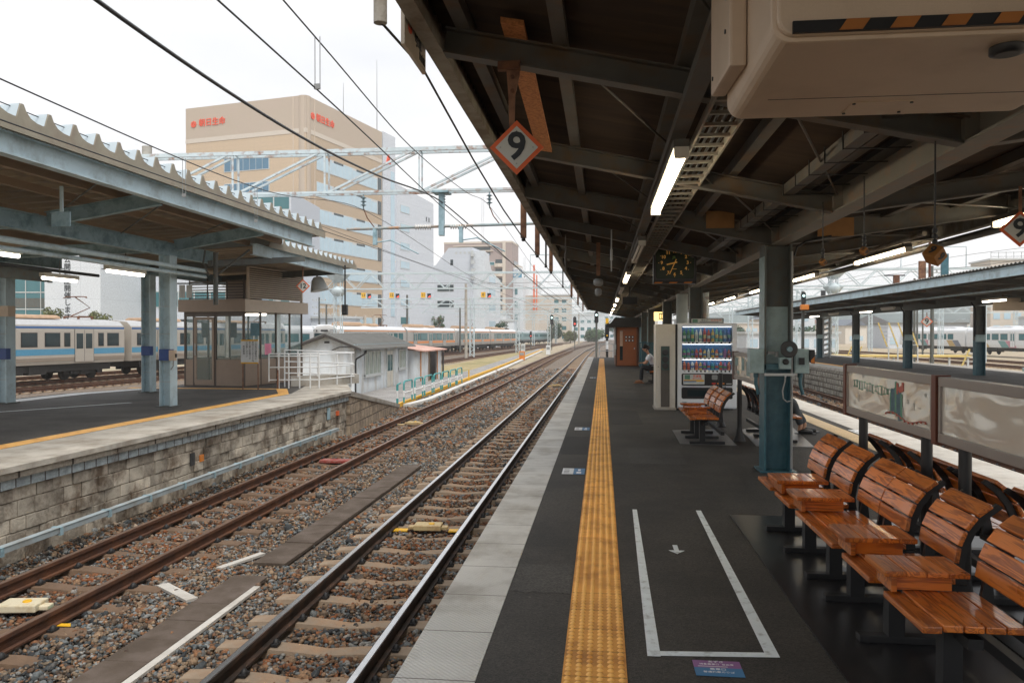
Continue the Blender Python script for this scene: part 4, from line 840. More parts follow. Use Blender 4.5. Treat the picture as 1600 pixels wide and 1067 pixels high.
# front bezel with hazard stripes along its lower edge
MB().prism(rrect(x0 + .012, x1 - .012, z0 + .012, z1 - .012, .05, 2.236), (0, .026, 0)).build('bezel', 'housing', t, bev=.008)
mb = MB(); mb.box((x0 + .05, 2.226, z0 + .014), (x1 - .05, 2.237, z0 + .046)); mb.build('hazard_strip', 'black', t)
for k in range(7):
    mb = MB(); a = x0 + .17 + k * .13; mb.prism([(a, 2.2255, z0 + .016), (a + .06, 2.2255, z0 + .016), (a + .08, 2.2255, z0 + .045), (a + .02, 2.2255, z0 + .045)], (0, -.003, 0)); mb.build('hazard_stripe', 'hazard_b', t)
mb = MB(); mb.box((x0 + .075, 3.051, z0 + .012), (x1 - .075, 3.064, z0 + .05)); mb.build('hazard_strip', 'hazard_o', t)
mb = MB(); mb.prism([(x0 - .002, 2.62, z0 + .06), (x0 - .002, 3.06, z0 + .09), (x0 - .002, 3.06, z1 - .1), (x0 - .002, 2.62, z1 - .02)], (-.055, 0, 0)); mb.build('side_cover', 'housing', t, bev=.01)
MB().box((1.118, 2.2235, z0 + .05), (1.121, 2.2365, z1 - .02)).build('panel_seam', 'dark', t)
MB().prism([(x0 - .0585, 2.66, z0 + .30), (x0 - .0585, 2.70, z0 + .30), (x0 - .0585, 2.70, z0 + .38), (x0 - .0585, 2.66, z0 + .38)], (-.001, 0, 0)).build('rating_label', 'greylt', t)
MB().box((x0 + .10, 2.80, z0 - .0012), (x1 - .06, 2.803, z0 + .0004)).build('panel_seam', 'dark', t)
mb = MB(); mb.lathe([(.045, 0), (.045, .02), (.03, .024)], (1.12, 2.36, z0 + .001), (0, 0, -1), 18); mb.build('lens', 'black', t)
mb = MB(); mb.box((.86, 2.86, z0 - .003), (1.06, 3.0, z0 + .001)); mb.build('hatch', 'housing', t)
for x in (.865, 1.055):
    for y in (2.87, 2.99): MB().lathe([(.006, 0), (.006, .004)], (x, y, z0 - .003), (0, 0, -1), 8).build('screw', 'dark', t)
mb = MB()
mb.lathe([(.008, 0), (.008, .004)], (x0 - .057, 2.7, z0 + .2), (-1, 0, 0), 8); mb.lathe([(.008, 0), (.008, .004)], (x0 - .057, 3.0, z0 + .14), (-1, 0, 0), 8)
mb.build('screw', 'dark', t)
for x in (.75, 1.3):
    mb = MB(); mb.tube([(x, 2.65, z1), (x, 2.65, 3.2)], .03, 10); mb.build('hanger', 'steel_can', t)

# station clock
t = thing('station_clock', 'square station clock with dark green face and amber numerals', 'clock', (1.15, 13, 2.41))
MB().box((.82, 12.98, 2.44), (1.50, 13.2, 3.01)).build('case', 'dark', t, bev=.01)
MB().prism(rrect(.86, 1.46, 2.49, 2.985, .03, 12.979), (0, -.006, 0)).build('face', 'clockface', t)
mb = MB(); cx, cz = 1.155, 2.745
for h in range(1, 13):
    a = R(30 * h); add_text(mb, str(h), (cx + .205 * math.sin(a), 12.9715, cz + .185 * math.cos(a)), (1, 0, 0), (0, 0, 1), .072, 0, .001, .002)
    mb.box((cx + .252 * math.sin(a) - .005, 12.969, cz + .222 * math.cos(a) - .005), (cx + .252 * math.sin(a) + .005, 12.972, cz + .222 * math.cos(a) + .005))
add_text(mb, 'JR', (cx - .01, 12.9715, cz + .085), (1, 0, 0), (0, 0, 1), .055, 1, .001, .003); mb.box((cx - .04, 12.970, cz - .102), (cx + .03, 12.972, cz - .096))
mb.build('numerals', ['amber', M.setdefault('clk_green', mat('green emblem', (.12, .26, .04), .5))], t)
def hand(ang, L, w, tail, y, nm):
    a = R(ang); d = V((math.sin(a), 0, math.cos(a))); p = V((cx, y, cz)); mb = MB(); mb.bar(p - d * tail, p + d * L, w, .004, 0, Y); mb.build(nm, 'amber', t)
hand(30 * (8 + 34 / 60), .13, .02, .04, 12.966, 'hour_hand'); hand(6 * 34, .2, .013, .06, 12.961, 'minute_hand')
MB().box((.82, 12.978, 2.415), (1.50, 13.2, 2.439)).build('bottom_edge', 'black', t)
mb = MB()
for k in range(3): a = .825 + k * .235; mb.prism([(a, 12.9775, 2.416), (a + .12, 12.9775, 2.416), (a + .145, 12.9775, 2.438), (a + .02, 12.9775, 2.438)], (0, -.003, 0))
mb.build('hazard_stripe', 'hazard_o', t)
for x in (1.0, 1.32): MB().tube([(x, 13.1, 3.0), (x, 13.1, 3.15)], .02, 8).build('hanger', 'dark', t)

# diamond track-number signs and wooden plank
def diamond(name, txt, c, half, normal, label, hang_z, rimk=.17, group='diamond number signs'):
    c = V(c); n = V(normal).normalized(); xd = Z.cross(n).normalized() ; t = thing(name, label, 'sign', c, group)
    def dia(h, off): return [c + xd * h + n * off, c + Z * h + n * off, c - xd * h + n * off, c - Z * h + n * off]
    MB().prism(dia(half, -.008), n * .012).build('border', 'orange', t, bev=.002)
    MB().prism(dia(half * (1 - rimk * 1.25), .0045), n * .003).build('face', 'signface', t)
    mb = MB(); add_text(mb, txt, c + n * .008, xd, Z, half * (1.42 if len(txt) == 1 else .95), 0, .001, half * .03); mb.build('lettering', 'text_dk', t)
    mb = MB()
    for s, k in ((1, 0), (-1, 0), (0, 1), (0, -1)): mb.lathe([(half * .025, 0), (half * .025, .002)], c + xd * s * half * .6 + Z * k * half * .6 + n * .0078, n, 8)
    mb.build('rivet', 'grey', t)
    if hang_z: mb = MB(); mb.bar(c + Z * (half - .01), V((c.x, c.y, hang_z)), half * .16, .012, 0, n); mb.build('hanger', 'rust2', t)
    return t
nv = V((.1, -1, 0))
d = diamond('number_sign', '9', (-.49, 4.55, 2.672), .156, (.09, -1, 0), 'large red bordered diamond sign with a black 9 hanging by the track side eave', 0)
mb = MB(); mb.prism([(-.555, 4.56, 3.17), (-.475, 4.56, 3.17), (-.475, 4.56, 3.09), (-.50, 4.56, 2.98), (-.505, 4.56, 2.80), (-.535, 4.56, 2.80), (-.54, 4.56, 2.98)], (0, .012, 0)); mb.build('bracket', 'rust2', d)
MB().box((-.60, 4.54, 3.12), (-.47, 4.58, 3.17)).build('clamp', 'rust', d)
mb = MB(); mb.lathe([(.012, 0), (.012, .01)], (-.515, 4.555, 3.0), (0, -1, 0), 8); mb.lathe([(.012, 0), (.012, .01)], (-.515, 4.555, 3.08), (0, -1, 0), 8); mb.build('rivet', 'rust', d)
tag(MB().prism([(-.56, 4.36, 3.32), (-.43, 4.36, 3.295), (-.43, 4.36, 3.325), (-.56, 4.36, 3.35)], (0, 2.45, -.14)).build('plank', 'osb'), 'orange brown chipboard plank wedged under the roof above the big 9 sign', 'plank')
diamond('number_sign', '9', (3.43, 7.0, 2.47), .150, (-.3, -1, 0), 'red bordered diamond 9 sign under the yard side eave over the benches', 2.82)
def cube_sign(c, s, label, txt='9', grp='hanging cube signs'):
    c = V(c); t = thing('cube_sign', label, 'cube sign', c, grp)
    q = Matrix.Rotation(R(32), 3, 'Z') @ Matrix.Rotation(R(20), 3, 'X') @ Matrix.Rotation(R(40), 3, 'Y')
    mb = MB(); mb.box((-s, -s, -s), (s, s, s)); mb.v = [tuple(c + q @ V(v)) for v in mb.v]; mb.build('cube', M.setdefault('cubeyl', mat('sooty orange cube', (.27, .115, .025), .6, var=.2)), t, bev=.004)
    mb = MB()
    for n, xd in (((0, -1, 0), (1, 0, 0)), ((-1, 0, 0), (0, -1, 0)), ((1, 0, 0), (0, 1, 0))):
        n = q @ V(n); xd = q @ V(xd); add_text(mb, txt, c + n * (s + .0005), xd, n.cross(xd), s * 1.7, 0, .0008, s * .05)
    mb.build('lettering', 'text_dk', t)
    mb = MB(); mb.tube([c + Z * s * 1.45, V((c.x, c.y, 2.72))], .005, 6)
    for k in range(3): mb.lathe([(.012, 0), (.016, .012), (.012, .024)], c + Z * (s * 1.5 + .03 * k), Z, 8)
    mb.build('hanger', 'black', t); return t
cube_sign((1.815, 4.6, 2.035), .040, 'nearest and largest hanging cube sign with 9 on its faces')
cube_sign((1.85, 5.9, 2.19), .022, 'second hanging cube sign, dark, behind the largest one')
cube_sign((1.86, 7.0, 2.21), .022, 'third and smallest hanging cube sign near the top of the nearest column')

# boarding position board and pipe stub at the eave, upper left of the canopy
t = thing('boarding_board', 'hanging boarding position board with a red 3 seen edge-on by the eave', 'board sign', (-1.04, 4.3, 3.1))
MB().box((-1.05, 4.08, 3.12), (-1.03, 4.58, 3.50)).build('panel', M.setdefault('cream_board', mat('cream board', (.52, .46, .38), .5)), t)
mb = MB(); mb.box((-1.03, 4.07, 3.42), (-1.0, 4.59, 3.52)); mb.build('top_rail', 'teal_dk', t)
mb = MB(); add_text(mb, '3', (-1.0297, 4.2, 3.28), (0, 1, 0), (0, 0, 1), .2, 0, .001, .004); add_text(mb, '号車', (-1.0297, 4.38, 3.23), (0, 1, 0), (0, 0, 1), .085, 1, .001, .001); add_text(mb, '自由席', (-1.0297, 4.48, 3.17), (0, 1, 0), (0, 0, 1), .05, 1, .001, .001)
mb.build('lettering', ['text_red', 'text_dk'], t)
tag(MB().tube([(-1.18, 4.15, 3.9), (-1.18, 4.15, 3.26)], .036, 14).build('pipe_stub', 'conc'), 'grey round pipe end hanging down at the top beside the boarding board', 'pipe')
# dark hanging display and yellow lit sign further along
t = thing('hanging_display', 'small black hanging display under the canopy beyond the lamps', 'display', (.75, 22, 2.3))
MB().box((.55, 21.9, 2.42), (.95, 22.1, 2.62)).build('case', 'black', t, bev=.008); MB().tube([(.75, 22, 2.62), (.75, 22, 3.0)], .02, 8).build('hanger', 'dark', t)
t = thing('lit_sign', 'yellow lit pictogram sign hanging beyond the drinks machine', 'sign', (2.2, 31, 2.2))
MB().box((1.98, 30.9, 2.12), (2.48, 31.05, 2.45)).build('case', 'yellowlit', t, bev=.01)
mb = MB(); mb.box((2.16, 30.895, 2.17), (2.42, 30.9, 2.4)); mb.build('pictogram_panel', 'text_dk', t)
mb = MB()
for k in range(3): mb.box((2.19 + .075 * k, 30.89, 2.21), (2.235 + .075 * k, 30.894, 2.36))
mb.build('pictograms', 'yellowlit', t)
# ================================================================ BENCHES
def bench(label, x0, seats, tables, face=-1, group='wooden seat rows on the platform', foot=True):
    """row of wooden seats; face=-1 looks towards -x. x0 = front edge of the seats"""
    f = -face                                   # +1: depth grows towards +x
    X_ = lambda u: x0 + f * u
    ys = [a for s in seats for a in s]; t = thing('bench', label, 'bench', (X_(.3), sum(ys) / len(ys), 0), group)
    def fbox(mb, u0, u1, y0, y1, z0, z1, m=0):
        a, b = sorted((X_(u0), X_(u1))); mb.box((a, y0, z0), (b, y1, z1), m)
    for (y0, y1) in seats:
        mb = MB()
        for k in range(5):
            u = k * .082; z = .385 if k else .378
            fbox(mb, u + .002, u + .079, y0, y1, z, z + .03)
        mb.build('seat', 'wood', t, bev=.006)
        # backrest: four slats on an arc, leaning further back towards the top
        mb = MB(); u, z = .40, .49; prof = [(u, z)]
        for k, a in enumerate((10, 23, 37, 52)):
            d = V((math.sin(R(a)), 0, math.cos(R(a)))); nrm = V((-d.z, 0, d.x)); w = .088 if k < 3 else .095
            p0 = V((u, 0, z)); p1 = p0 + d * (w - .013)
            c = [p0, p1, p1 - nrm * .024, p0 - nrm * .024]
            mb.prism([(X_(q.x), y0 + .005, q.z) for q in c], (0, y1 - y0 - .01, 0))
            u += d.x * w; z += d.z * w; prof.append((u, z))
        mb.build('backrest', 'wood', t, bev=.005)
        for yy in (y0 + .03, y1 - .055):
            mb = MB()
            outer = [(a + .028 + .012 * i, b) for i, (a, b) in enumerate(prof)]; inner = [(a + .026, b - .002) for a, b in prof]
            pts = [(.40, .36)] + [(a + .0255 + .002 * i, b - .003 * i) for i, (a, b) in enumerate(prof)]
            back = [(a + .06, b - .03) for a, b in reversed(prof)] + [(.47, .36)]
            mb.prism([(X_(a), yy, b) for a, b in pts + back], (0, .025, 0)); mb.build('back_support', 'black', t)
        ym = (y0 + y1) / 2
        mb = MB(); fbox(mb, .16, .24, ym - .04, ym + .04, .05, .36); fbox(mb, .05, .47, ym - .035, ym + .035, .345, .377); fbox(mb, .40, .47, y0 + .02, y1 - .02, .345, .377); mb.build('leg', 'black', t)
        mb = MB(); fbox(mb, .02, .52, ym - .035, ym + .035, .0125, .05); mb.build('foot', 'black', t, bev=.004)
    for (y0, y1) in tables:
        mb = MB()
        for k in range(4): fbox(mb, -.02 + k * .0925, -.02 + k * .0925 + .091, y0, y1, .497, .523)
        mb.build('side_table', 'wood', t, bev=.006)
        mb = MB(); fbox(mb, .02, .045, y0 + .035, y1 - .05, .418, .496); fbox(mb, .046, .30, y0 + .075, y0 + .10, .418, .496); fbox(mb, .046, .3, y1 - .1, y1 - .075, .418, .496); mb.build('table_support', 'wood_x', t, bev=.003)
    a = min(ys); b = max(ys)
    mb = MB(); fbox(mb, .44, .49, a + .05, b - .05, .16, .21); fbox(mb, .2, .26, a + .05, b - .05, .30, .344); mb.build('rail', 'black', t)
    return t
S1 = [(6.37, 6.86), (5.74, 6.21), (5.14, 5.56), (4.69, 5.135), (4.06, 4.51), (3.40, 3.86)]
T1 = [(6.02, 6.36), (5.42, 5.735), (4.37, 4.685), (3.77, 4.055), (3.25, 3.395)]
T1 = T1[:4]
bench('front row of varnished wooden seats with side tables facing the yellow strip', 1.30, S1, T1, -1)
S2 = [(6.45, 6.92), (5.85, 6.3), (5.2, 5.66), (4.74, 5.19), (4.12, 4.57), (3.46, 3.92)]
bench('back row of wooden seats facing the yard side track, seen from behind', 2.78, S2, [(6.32, 6.44), (5.68, 5.84)][:0], 1)
bench('small front bench of three wooden seats before the drinks machine', 1.24, [(12.75, 13.2), (12.12, 12.57), (11.5, 11.95)], [(12.58, 12.74), (11.96, 12.11)], -1)
bench('small back bench under the seated person, facing the yard side track', 2.86, [(13.1, 13.55), (12.45, 12.9), (11.8, 12.25)], [], 1)
bench('dark bench beneath the man in the pale shirt', 1.52, [(26.9, 27.35), (26.3, 26.75), (25.7, 26.15)], [], -1)

# advertising boards on posts between the benches
M['acryl'] = mat('wavy glossy beige panel', (.74, .70, .63), .09, metal=.35, var=.06, vs=1.2, spec=.7)
def acryl():
    m = M['acryl']; N, L = nodes(m); t = N.new('ShaderNodeTexCoord'); mp = N.new('ShaderNodeMapping'); mp.inputs['Scale'].default_value = (1, 1.2, 2.6); L(t.outputs['Object'], mp.inputs[0])
    n = N.new('ShaderNodeTexNoise'); n.inputs['Scale'].default_value = 1.6; n.inputs['Detail'].default_value = 2; n.inputs['Distortion'].default_value = .6; L(mp.outputs[0], n.inputs['Vector'])
    add_bump(m, n.outputs[0], .5, .05)
acryl()
def board(label, x, panels, zlo, zhi, posts, art=False, endcap=None):
    ya = min(p[0] for p in panels); yb = max(p[1] for p in panels)
    t = thing('advert_board', label, 'notice board', (x, (ya + yb) / 2, 0), 'notice boards between the benches')
    for (y0, y1) in panels:
        mb = MB(); w = .055
        mb.box((x - .035, y0, zhi - w), (x + .035, y1, zhi)); mb.box((x - .035, y0, zlo), (x + .035, y1, zlo + w)); mb.box((x - .035, y0, zlo + w), (x + .035, y0 + .03, zhi - w)); mb.box((x - .035, y1 - .03, zlo + w), (x + .035, y1, zhi - w))
        fr = mb.build('frame', 'alu_frame', t, bev=.004)
        mb = MB(); mb.box((x - .022, y0 + .03, zlo + w), (x + .022, y1 - .03, zhi - w)); mb.build('panel', 'acryl', fr)
    for y in [panels[0][1] + .02] + [(panels[i][0] + panels[i + 1][1]) / 2 for i in range(len(panels) - 1)] + ([panels[-1][0] - .02] if endcap else []):
        MB().box((x - .045, y - .032, zlo - .02), (x + .045, y + .032, zhi + .01)).build('divider_post', 'brownpost', t, bev=.004)
    for y in posts:
        mb = MB(); mb.tube([(x, y, .012), (x, y, zlo)], .034, 12); mb.lathe([(.09, 0), (.085, .02), (.05, .1), (.036, .2)], (x, y, .0125), Z, 14); mb.build('post', 'black', t)
    return t
b1 = board('long beige notice board on black posts between the wooden seat rows', 2.03, [(5.09, 6.80), (3.15, 5.0)], .955, 1.345, [6.47, 5.25, 4.72, 3.3], True)
mb = MB(); xx = 2.03 - .0235  # green print, plus teal, red and grey strips painted as smeared reflections
rng = random.Random(3)
for k in range(15):
    y = 6.62 - k * .062; z = 1.215 - .03 * (k / 15) + rng.uniform(-.006, .006); h = rng.uniform(.02, .04)
    mb.box((xx - .0015, y - .022, z - h), (xx, y + .022, z - h + .008), 0); mb.box((xx - .0015, y - .022, z + h * .6), (xx, y + .022, z + h * .6 + .007), 0)
    mb.box((xx - .0015, y - .004 + rng.uniform(-.015, .015), z - h), (xx, y + .004, z + h * .6), 0)
for k in range(9):
    y = 5.83 - k * .026 + rng.uniform(-.008, .008); zt_ = 1.20 + rng.uniform(-.03, .03) + (.05 if 2 < k < 7 else 0); zb_ = 1.04 + rng.uniform(-.03, .03)
    mb.box((xx - .0014 - .0001 * k, y - .03, zb_), (xx, y, zt_), 1 if k % 4 else 0)
for k in range(5): y = 5.70 - k * .024; mb.box((xx - .003 - .0001 * k, y - .03, 1.20 + rng.uniform(-.02, .02)), (xx, y, 1.255 + rng.uniform(-.015, .02)), 2)
for k in range(16):
    y = 6.7 - k * .1 + rng.uniform(-.03, .03); z = rng.uniform(1.03, 1.27); w_ = rng.uniform(.015, .05); mb.box((xx - .0006, y, z), (xx, y + w_, z + rng.uniform(.01, .07)), 3)
pts = [(xx - .004, 5.9 - k * .07, 1.045 + .018 * math.sin(k * .8) - .0012 * k) for k in range(11)]; mb.tube(pts, .003, 5, 2)
for p in pts: mb.lathe([(.007, 0), (.004, .01)], (p[0], p[1], p[2] - .012), Z, 6, 2)
mb.build('print', [M.setdefault('greenpr', mat('faded green print', (.10, .24, .17), .6)), M.setdefault('teal_refl', mat('dark teal print', (.035, .10, .14), .4, var=.3, vs=30)), M.setdefault('red_print_refl', mat('faded red print', (.42, .10, .07), .5)), M.setdefault('grey_refl', mat('faint grey print', (.40, .40, .38), .4))], b1)
board('short notice board behind the nearest column between the small benches', 2.03, [(10.45, 12.45)], .93, 1.33, [12.1, 14.0], endcap=True)
t = [o for o in bpy.data.objects if o.get('label', '').startswith('short notice board')][0]
mb = MB()  # flat pale patches: print and smeared reflection in one colour
for (y0, y1, z0, z1) in [(12.1, 12.35, 1.13, 1.25), (11.6, 11.8, 1.08, 1.26), (11.15, 11.4, 1.02, 1.22), (12.0, 12.2, 1.0, 1.06)]: mb.box((2.03 - .0245, y0, z0), (2.03 - .0225, y1, z1))
mb.build('print', M.setdefault('palepr', mat('pale teal print', (.16, .30, .30), .4, var=.3, vs=12)), t)
mb = MB(); mb.box((1.99, 10.39, 1.20), (2.075, 10.4, 1.33)); mb.build('hazard_corner', 'hazard_o', t)

# ================================================================ DRINKS MACHINE and cup bin
t = thing('vending_machine', 'white drinks vending machine with rows of coloured bottles', 'vending machine', (2.2, 17.45, 0))
vx0, vx1, vy, vz = 1.585, 2.81, 17.1, 1.83
MB().box((vx0, vy + .145, .03), (vx1, vy + .75, vz - .005)).build('cabinet', 'vmwhite', t, bev=.012)
mb = MB(); mb.box((vx0, vy + .0395, .03), (vx0 + .05, vy + .1449, vz - .003)); mb.box((vx1 - .05, vy + .0395, .03), (vx1, vy + .1449, vz - .003)); mb.box((vx0 + .0501, vy + .0395, 1.775), (vx1 - .0501, vy + .1449, vz - .004)); mb.box((vx0 + .0501, vy + .0395, .03), (vx1 - .0501, vy + .1449, .79)); mb.build('inner_frame', 'vmwhite', t)
MB().box((vx0 + .11, vy + .03, 1.748), (vx1 - .11, vy + .045, 1.757)).build('strip_light', M.setdefault('vmlight', mat('lit strip in the display', (.9, .95, 1), .5, var=0, emit=3.0)), t)
dz = [(1.43, 1.765), (1.10, 1.39), (.815, 1.06)]       # three display windows
# door built as bars round its openings
mb = MB(); wx0, wx1 = vx0 + .09, vx1 - .09
mb.box((vx0, vy, .06), (wx0, vy + .039, vz)); mb.box((wx1, vy, .06), (vx1, vy + .039, vz)); mb.box((wx0, vy, 1.77), (wx1, vy + .039, vz)); mb.box((wx0, vy, .06), (wx1, vy + .039, .24)); mb.box((wx0, vy, .515), (wx1, vy + .039, .60)); mb.box((wx0, vy, .755), (wx1, vy + .039, .80))
mb.build('door', 'vmwhite', t, bev=.003)
mb = MB(); mb.box((wx0, vy + .12, .80), (wx1, vy + .14, 1.77)); mb.build('display_back', M.setdefault('dispblue', mat('deep blue display lining', (.02, .10, .24), .5)), t)
for z in (1.395, 1.065, .80):
    mb = MB(); mb.box((wx0, vy - .004, z), (wx1, vy + .12, z + .038)); s = mb.build('shelf', 'vmwhite', t)
    if z < 1.39 or 1: MB().box((wx0 + .02, vy + .03, z - .012), (wx1 - .02, vy + .045, z - .004)).build('strip_light', 'vmlight', t)
    mb = MB()
    for k in range(12): mb.lathe([(.021, 0), (.017, .006)], (wx0 + .06 + k * (wx1 - wx0 - .12) / 11, vy - .0045, z + .018), (0, -1, 0), 10, 0 if rng.random() < .65 else 1)
    mb.build('buttons', ['black', 'greylt'], s)
bcols = [(.03, .22, .07), (.04, .16, .05), (.05, .30, .12), (.55, .60, .55), (.60, .62, .58), (.45, .05, .03), (.50, .08, .04), (.55, .36, .05), (.10, .34, .28), (.07, .20, .45), (.06, .12, .40), (.05, .28, .42), (.60, .15, .05), (.58, .42, .10), (.30, .10, .30)]
bm_ = [mat('bottle colour', c, .25, var=.05, coat=.4) for c in bcols]; capm = [bm_[3], bm_[12], bm_[9], bm_[0]]
rowpat = [[0, 1, 2, 3, 4, 5, 6, 7, 8, 8, 9, 10], [2, 8, 1, 5, 6, 13, 3, 7, 12, 9, 14, 5], [12, 6, 4, 12, 13, 14, 9, 11, 9, 5, 14, 12]]
for r, (z, hh) in enumerate([(1.434, .30), (1.104, .20), (.839, .19)]):
    for k in range(12):
        x = wx0 + .06 + k * (wx1 - wx0 - .12) / 11; c = rowpat[r][k]; h = hh * (.86 + .12 * ((k * 7 + r) % 3) / 2); rr = .033
        mb = MB(); mb.lathe([(rr * .9, 0), (rr, .01), (rr, h * .62), (rr * .9, h * .72), (rr * .4, h * .9), (rr * .4, h)], (x, vy + .07, z), Z, 10, 0); mb.lathe([(rr * 1.02, 0), (rr * 1.02, h * .25)], (x, vy + .07, z + h * .28), Z, 10, 1)
        mb.build('bottle', [bm_[c], bm_[(c * 5 + 3 + r) % len(bm_)]], t)
mb = MB(); mb.box((wx0, vy + .014, .84), (wx1, vy + .017, 1.77)); mb.build('display_glass', mat('display glass', (.2, .3, .32), .03, var=0, spec=.6), t)
gl = bpy.data.objects[-1] if False else [o for o in t.children if o.name.startswith('display_glass')][0]; bsdf(gl.data.materials[0]).inputs['Alpha'].default_value = .12
mb = MB(); mb.prism(rrect(wx0 - .005, wx1 + .005, .515, .77, .03, vy - .001), (0, -.008, 0)); mb.build('coin_panel', 'black', t)
mb = MB(); mb.prism(rrect(wx0 + .03, wx0 + .47, .54, .75, .015, vy - .0095), (0, -.003, 0)); mb.build('advert', M.setdefault('adv', mat('pale advert', (.55, .58, .56), .3)), t)
mb = MB(); mb.box((wx0 + .04, vy - .0135, .60), (wx0 + .46, vy - .0125, .635), 0); mb.box((wx0 + .04, vy - .0137, .59), (wx0 + .30, vy - .0125, .612), 1); add_text(mb, '新感覚', (wx0 + .32, vy - .0128, .71), (1, 0, 0), (0, 0, 1), .055, 2, .0006, .001); add_text(mb, 'おいしい水', (wx0 + .32, vy - .0128, .66), (1, 0, 0), (0, 0, 1), .04, 2, .0006, .001); mb.box((wx0 + .06, vy - .0137, .645), (wx0 + .17, vy - .0125, .74), 3)
mb.build('advert_print', ['yellow', 'text_blue', 'text_red', M.setdefault('greenpr', M['greenpr'])], t)
mb = MB(); mb.prism(rrect(wx0 + .62, wx0 + .74, .64, .74, .02, vy - .0095), (0, -.006, 0)); mb.build('card_reader', 'grey', t)
mb = MB(); mb.box((wx0 + .62, vy - .012, .545), (wx0 + .70, vy - .009, .575), 0); mb.box((wx0 + .73, vy - .012, .545), (wx0 + .88, vy - .009, .575), 1); mb.box((wx0 + .92, vy - .012, .545), (wx0 + 1.03, vy - .009, .565), 2); mb.build('coin_slots', ['red', 'hazard_o', 'greylt'], t)
mb = MB(); mb.prism(rrect(wx0 - .005, wx1 + .005, .235, .475, .035, vy - .001), (0, -.008, 0)); mb.build('pickup_flap', 'black', t)
mb = MB(); mb.box((wx0 + .12, vy - .0115, .29), (wx1 - .1, vy - .0095, .42)); mb.box((wx0 + .12, vy - .014, .32), (wx1 - .1, vy - .0115, .335)); mb.build('pickup_window', 'win_dk', t)
mb = MB(); add_text(mb, 'acure', (vx1 - .30, vy - .001, .494), (1, 0, 0), (0, 0, 1), .07, 0, .0008, .0008); mb.lathe([(.014, 0), (.014, .002)], (vx1 - .44, vy - .0005, .494), (0, -1, 0), 10, 1); mb.build('lettering', ['text_dk', 'text_blue'], t)
mb = MB(); mb.box((vx0 + .09, vy - .003, .085), (vx0 + .19, vy - .0005, .17)); mb.build('sticker', 'sky_paint2', t)
mb = MB(); mb.box((vx0 + .27, vy + .02, vz), (vx1 - .27, vy + .05, vz + .105)); mb.build('top_sign', 'black', t)
mb = MB(); mb.box((vx0 + .29, vy + .016, vz + .008), (vx1 - .29, vy + .019, vz + .095)); mb.build('top_panel', 'adv', t)
mb = MB(); add_text(mb, '冷たい', (vx0 + .56, vy + .0155, vz + .06), (1, 0, 0), (0, 0, 1), .05, 1, .0005, .0005); add_text(mb, 'のみもの', (vx0 + .80, vy + .0155, vz + .06), (1, 0, 0), (0, 0, 1), .055, 0, .0005, .0005); mb.box((vx0 + .31, vy + .014, vz + .015), (vx0 + .42, vy + .0155, vz + .085), 2); mb.box((vx0 + .46, vy + .014, vz + .018), (vx0 + .85, vy + .0155, vz + .028), 1); mb.build('lettering', ['text_red', 'text_dk', 'greenpr'], t)
for x in (vx0 + .1, vx1 - .1): MB().box((x - .04, vy + .1, .002), (x + .04, vy + .2, .03)).build('foot', 'dark', t)
MB().box((vx0 - .04, vy + .02, .002), (vx0 - .003, vy + .7, vz - .02)).build('gap_filler', 'dark', t)

t = thing('cup_bin', 'tall cream cup disposal cabinet with three round holes beside the drinks machine', 'waste bin', (1.33, 17.4, 0))
MB().box((1.125, 17.04, .04), (1.535, 17.7, 1.81)).build('cabinet', 'offwhite', t, bev=.012)
MB().box((1.235, 17.03, .06), (1.415, 17.0395, 1.345)).build('front_strip', M.setdefault('strip', mat('grey brown strip', (.10, .088, .075), .5)), t)
MB().box((1.24, 17.02, .84), (1.41, 17.0295, 1.34)).build('hole_panel', M.setdefault('holep', mat('dark green grey panel', (.045, .085, .08), .45)), t)
for z in (1.22, 1.07, .93):
    mb = MB(); mb.lathe([(.066, 0), (.066, .012), (.05, .012)], (1.325, 17.0195, z), (0, -1, 0), 20); mb.build('rim', 'dark', t)
    mb = MB(); mb.lathe([(.049, 0), (.049, .008)], (1.325, 17.0195, z), (0, -1, 0), 20); mb.build('hole', 'black', t)
mb = MB(); mb.lathe([(.009, 0), (.009, .004)], (1.18, 17.039, .91), (0, -1, 0), 8); mb.build('lock', 'dark', t)
mb = MB(); mb.box((1.10, 17.0, .002), (1.55, 17.7, .04)); mb.build('plinth', 'conc', t)

# ================================================================ wooden BOOTH at the far end
t = thing('waiting_booth', 'brown wooden booth with an orange brown door and dark sloping eaves', 'booth', (1.3, 41, 0))
M['doorwood'] = mat('orange brown door', (.36, .105, .03), .45, var=.12, vs=3)
M['boothwall'] = mat('dark brown booth wall', (.13, .05, .025), .6, var=.15, vs=3)
MB().box((.66, 40.06, 0), (1.80, 45, 2.2)).build('wall', 'boothwall', t)
dr = MB().box((.74, 40.0, .03), (1.70, 40.055, 1.93)).build('door', 'doorwood', t, bev=.006)
MB().box((.87, 39.985, .3), (1.02, 39.999, 1.78)).build('door_window', 'win_dk', dr)
MB().box((.875, 39.978, 1.0), (1.015, 39.984, 1.76)).build('window_blind', M.setdefault('paleglow', mat('pale window blind', (.60, .42, .30), .5)), dr)
mb = MB()
for i in range(3):
    for j in range(2): mb.box((1.12 + .16 * i, 39.985, 1.22 + .17 * j), (1.25 + .16 * i, 39.998, 1.35 + .17 * j), 0); mb.box((1.155 + .16 * i, 39.98, 1.25 + .17 * j), (1.215 + .16 * i, 39.984, 1.32 + .17 * j), 1)
mb.build('pictogram_plates', ['dark', 'text_wh'], t)
MB().box((1.57, 39.98, .84), (1.62, 39.999, .93)).build('handle', 'greylt', dr)
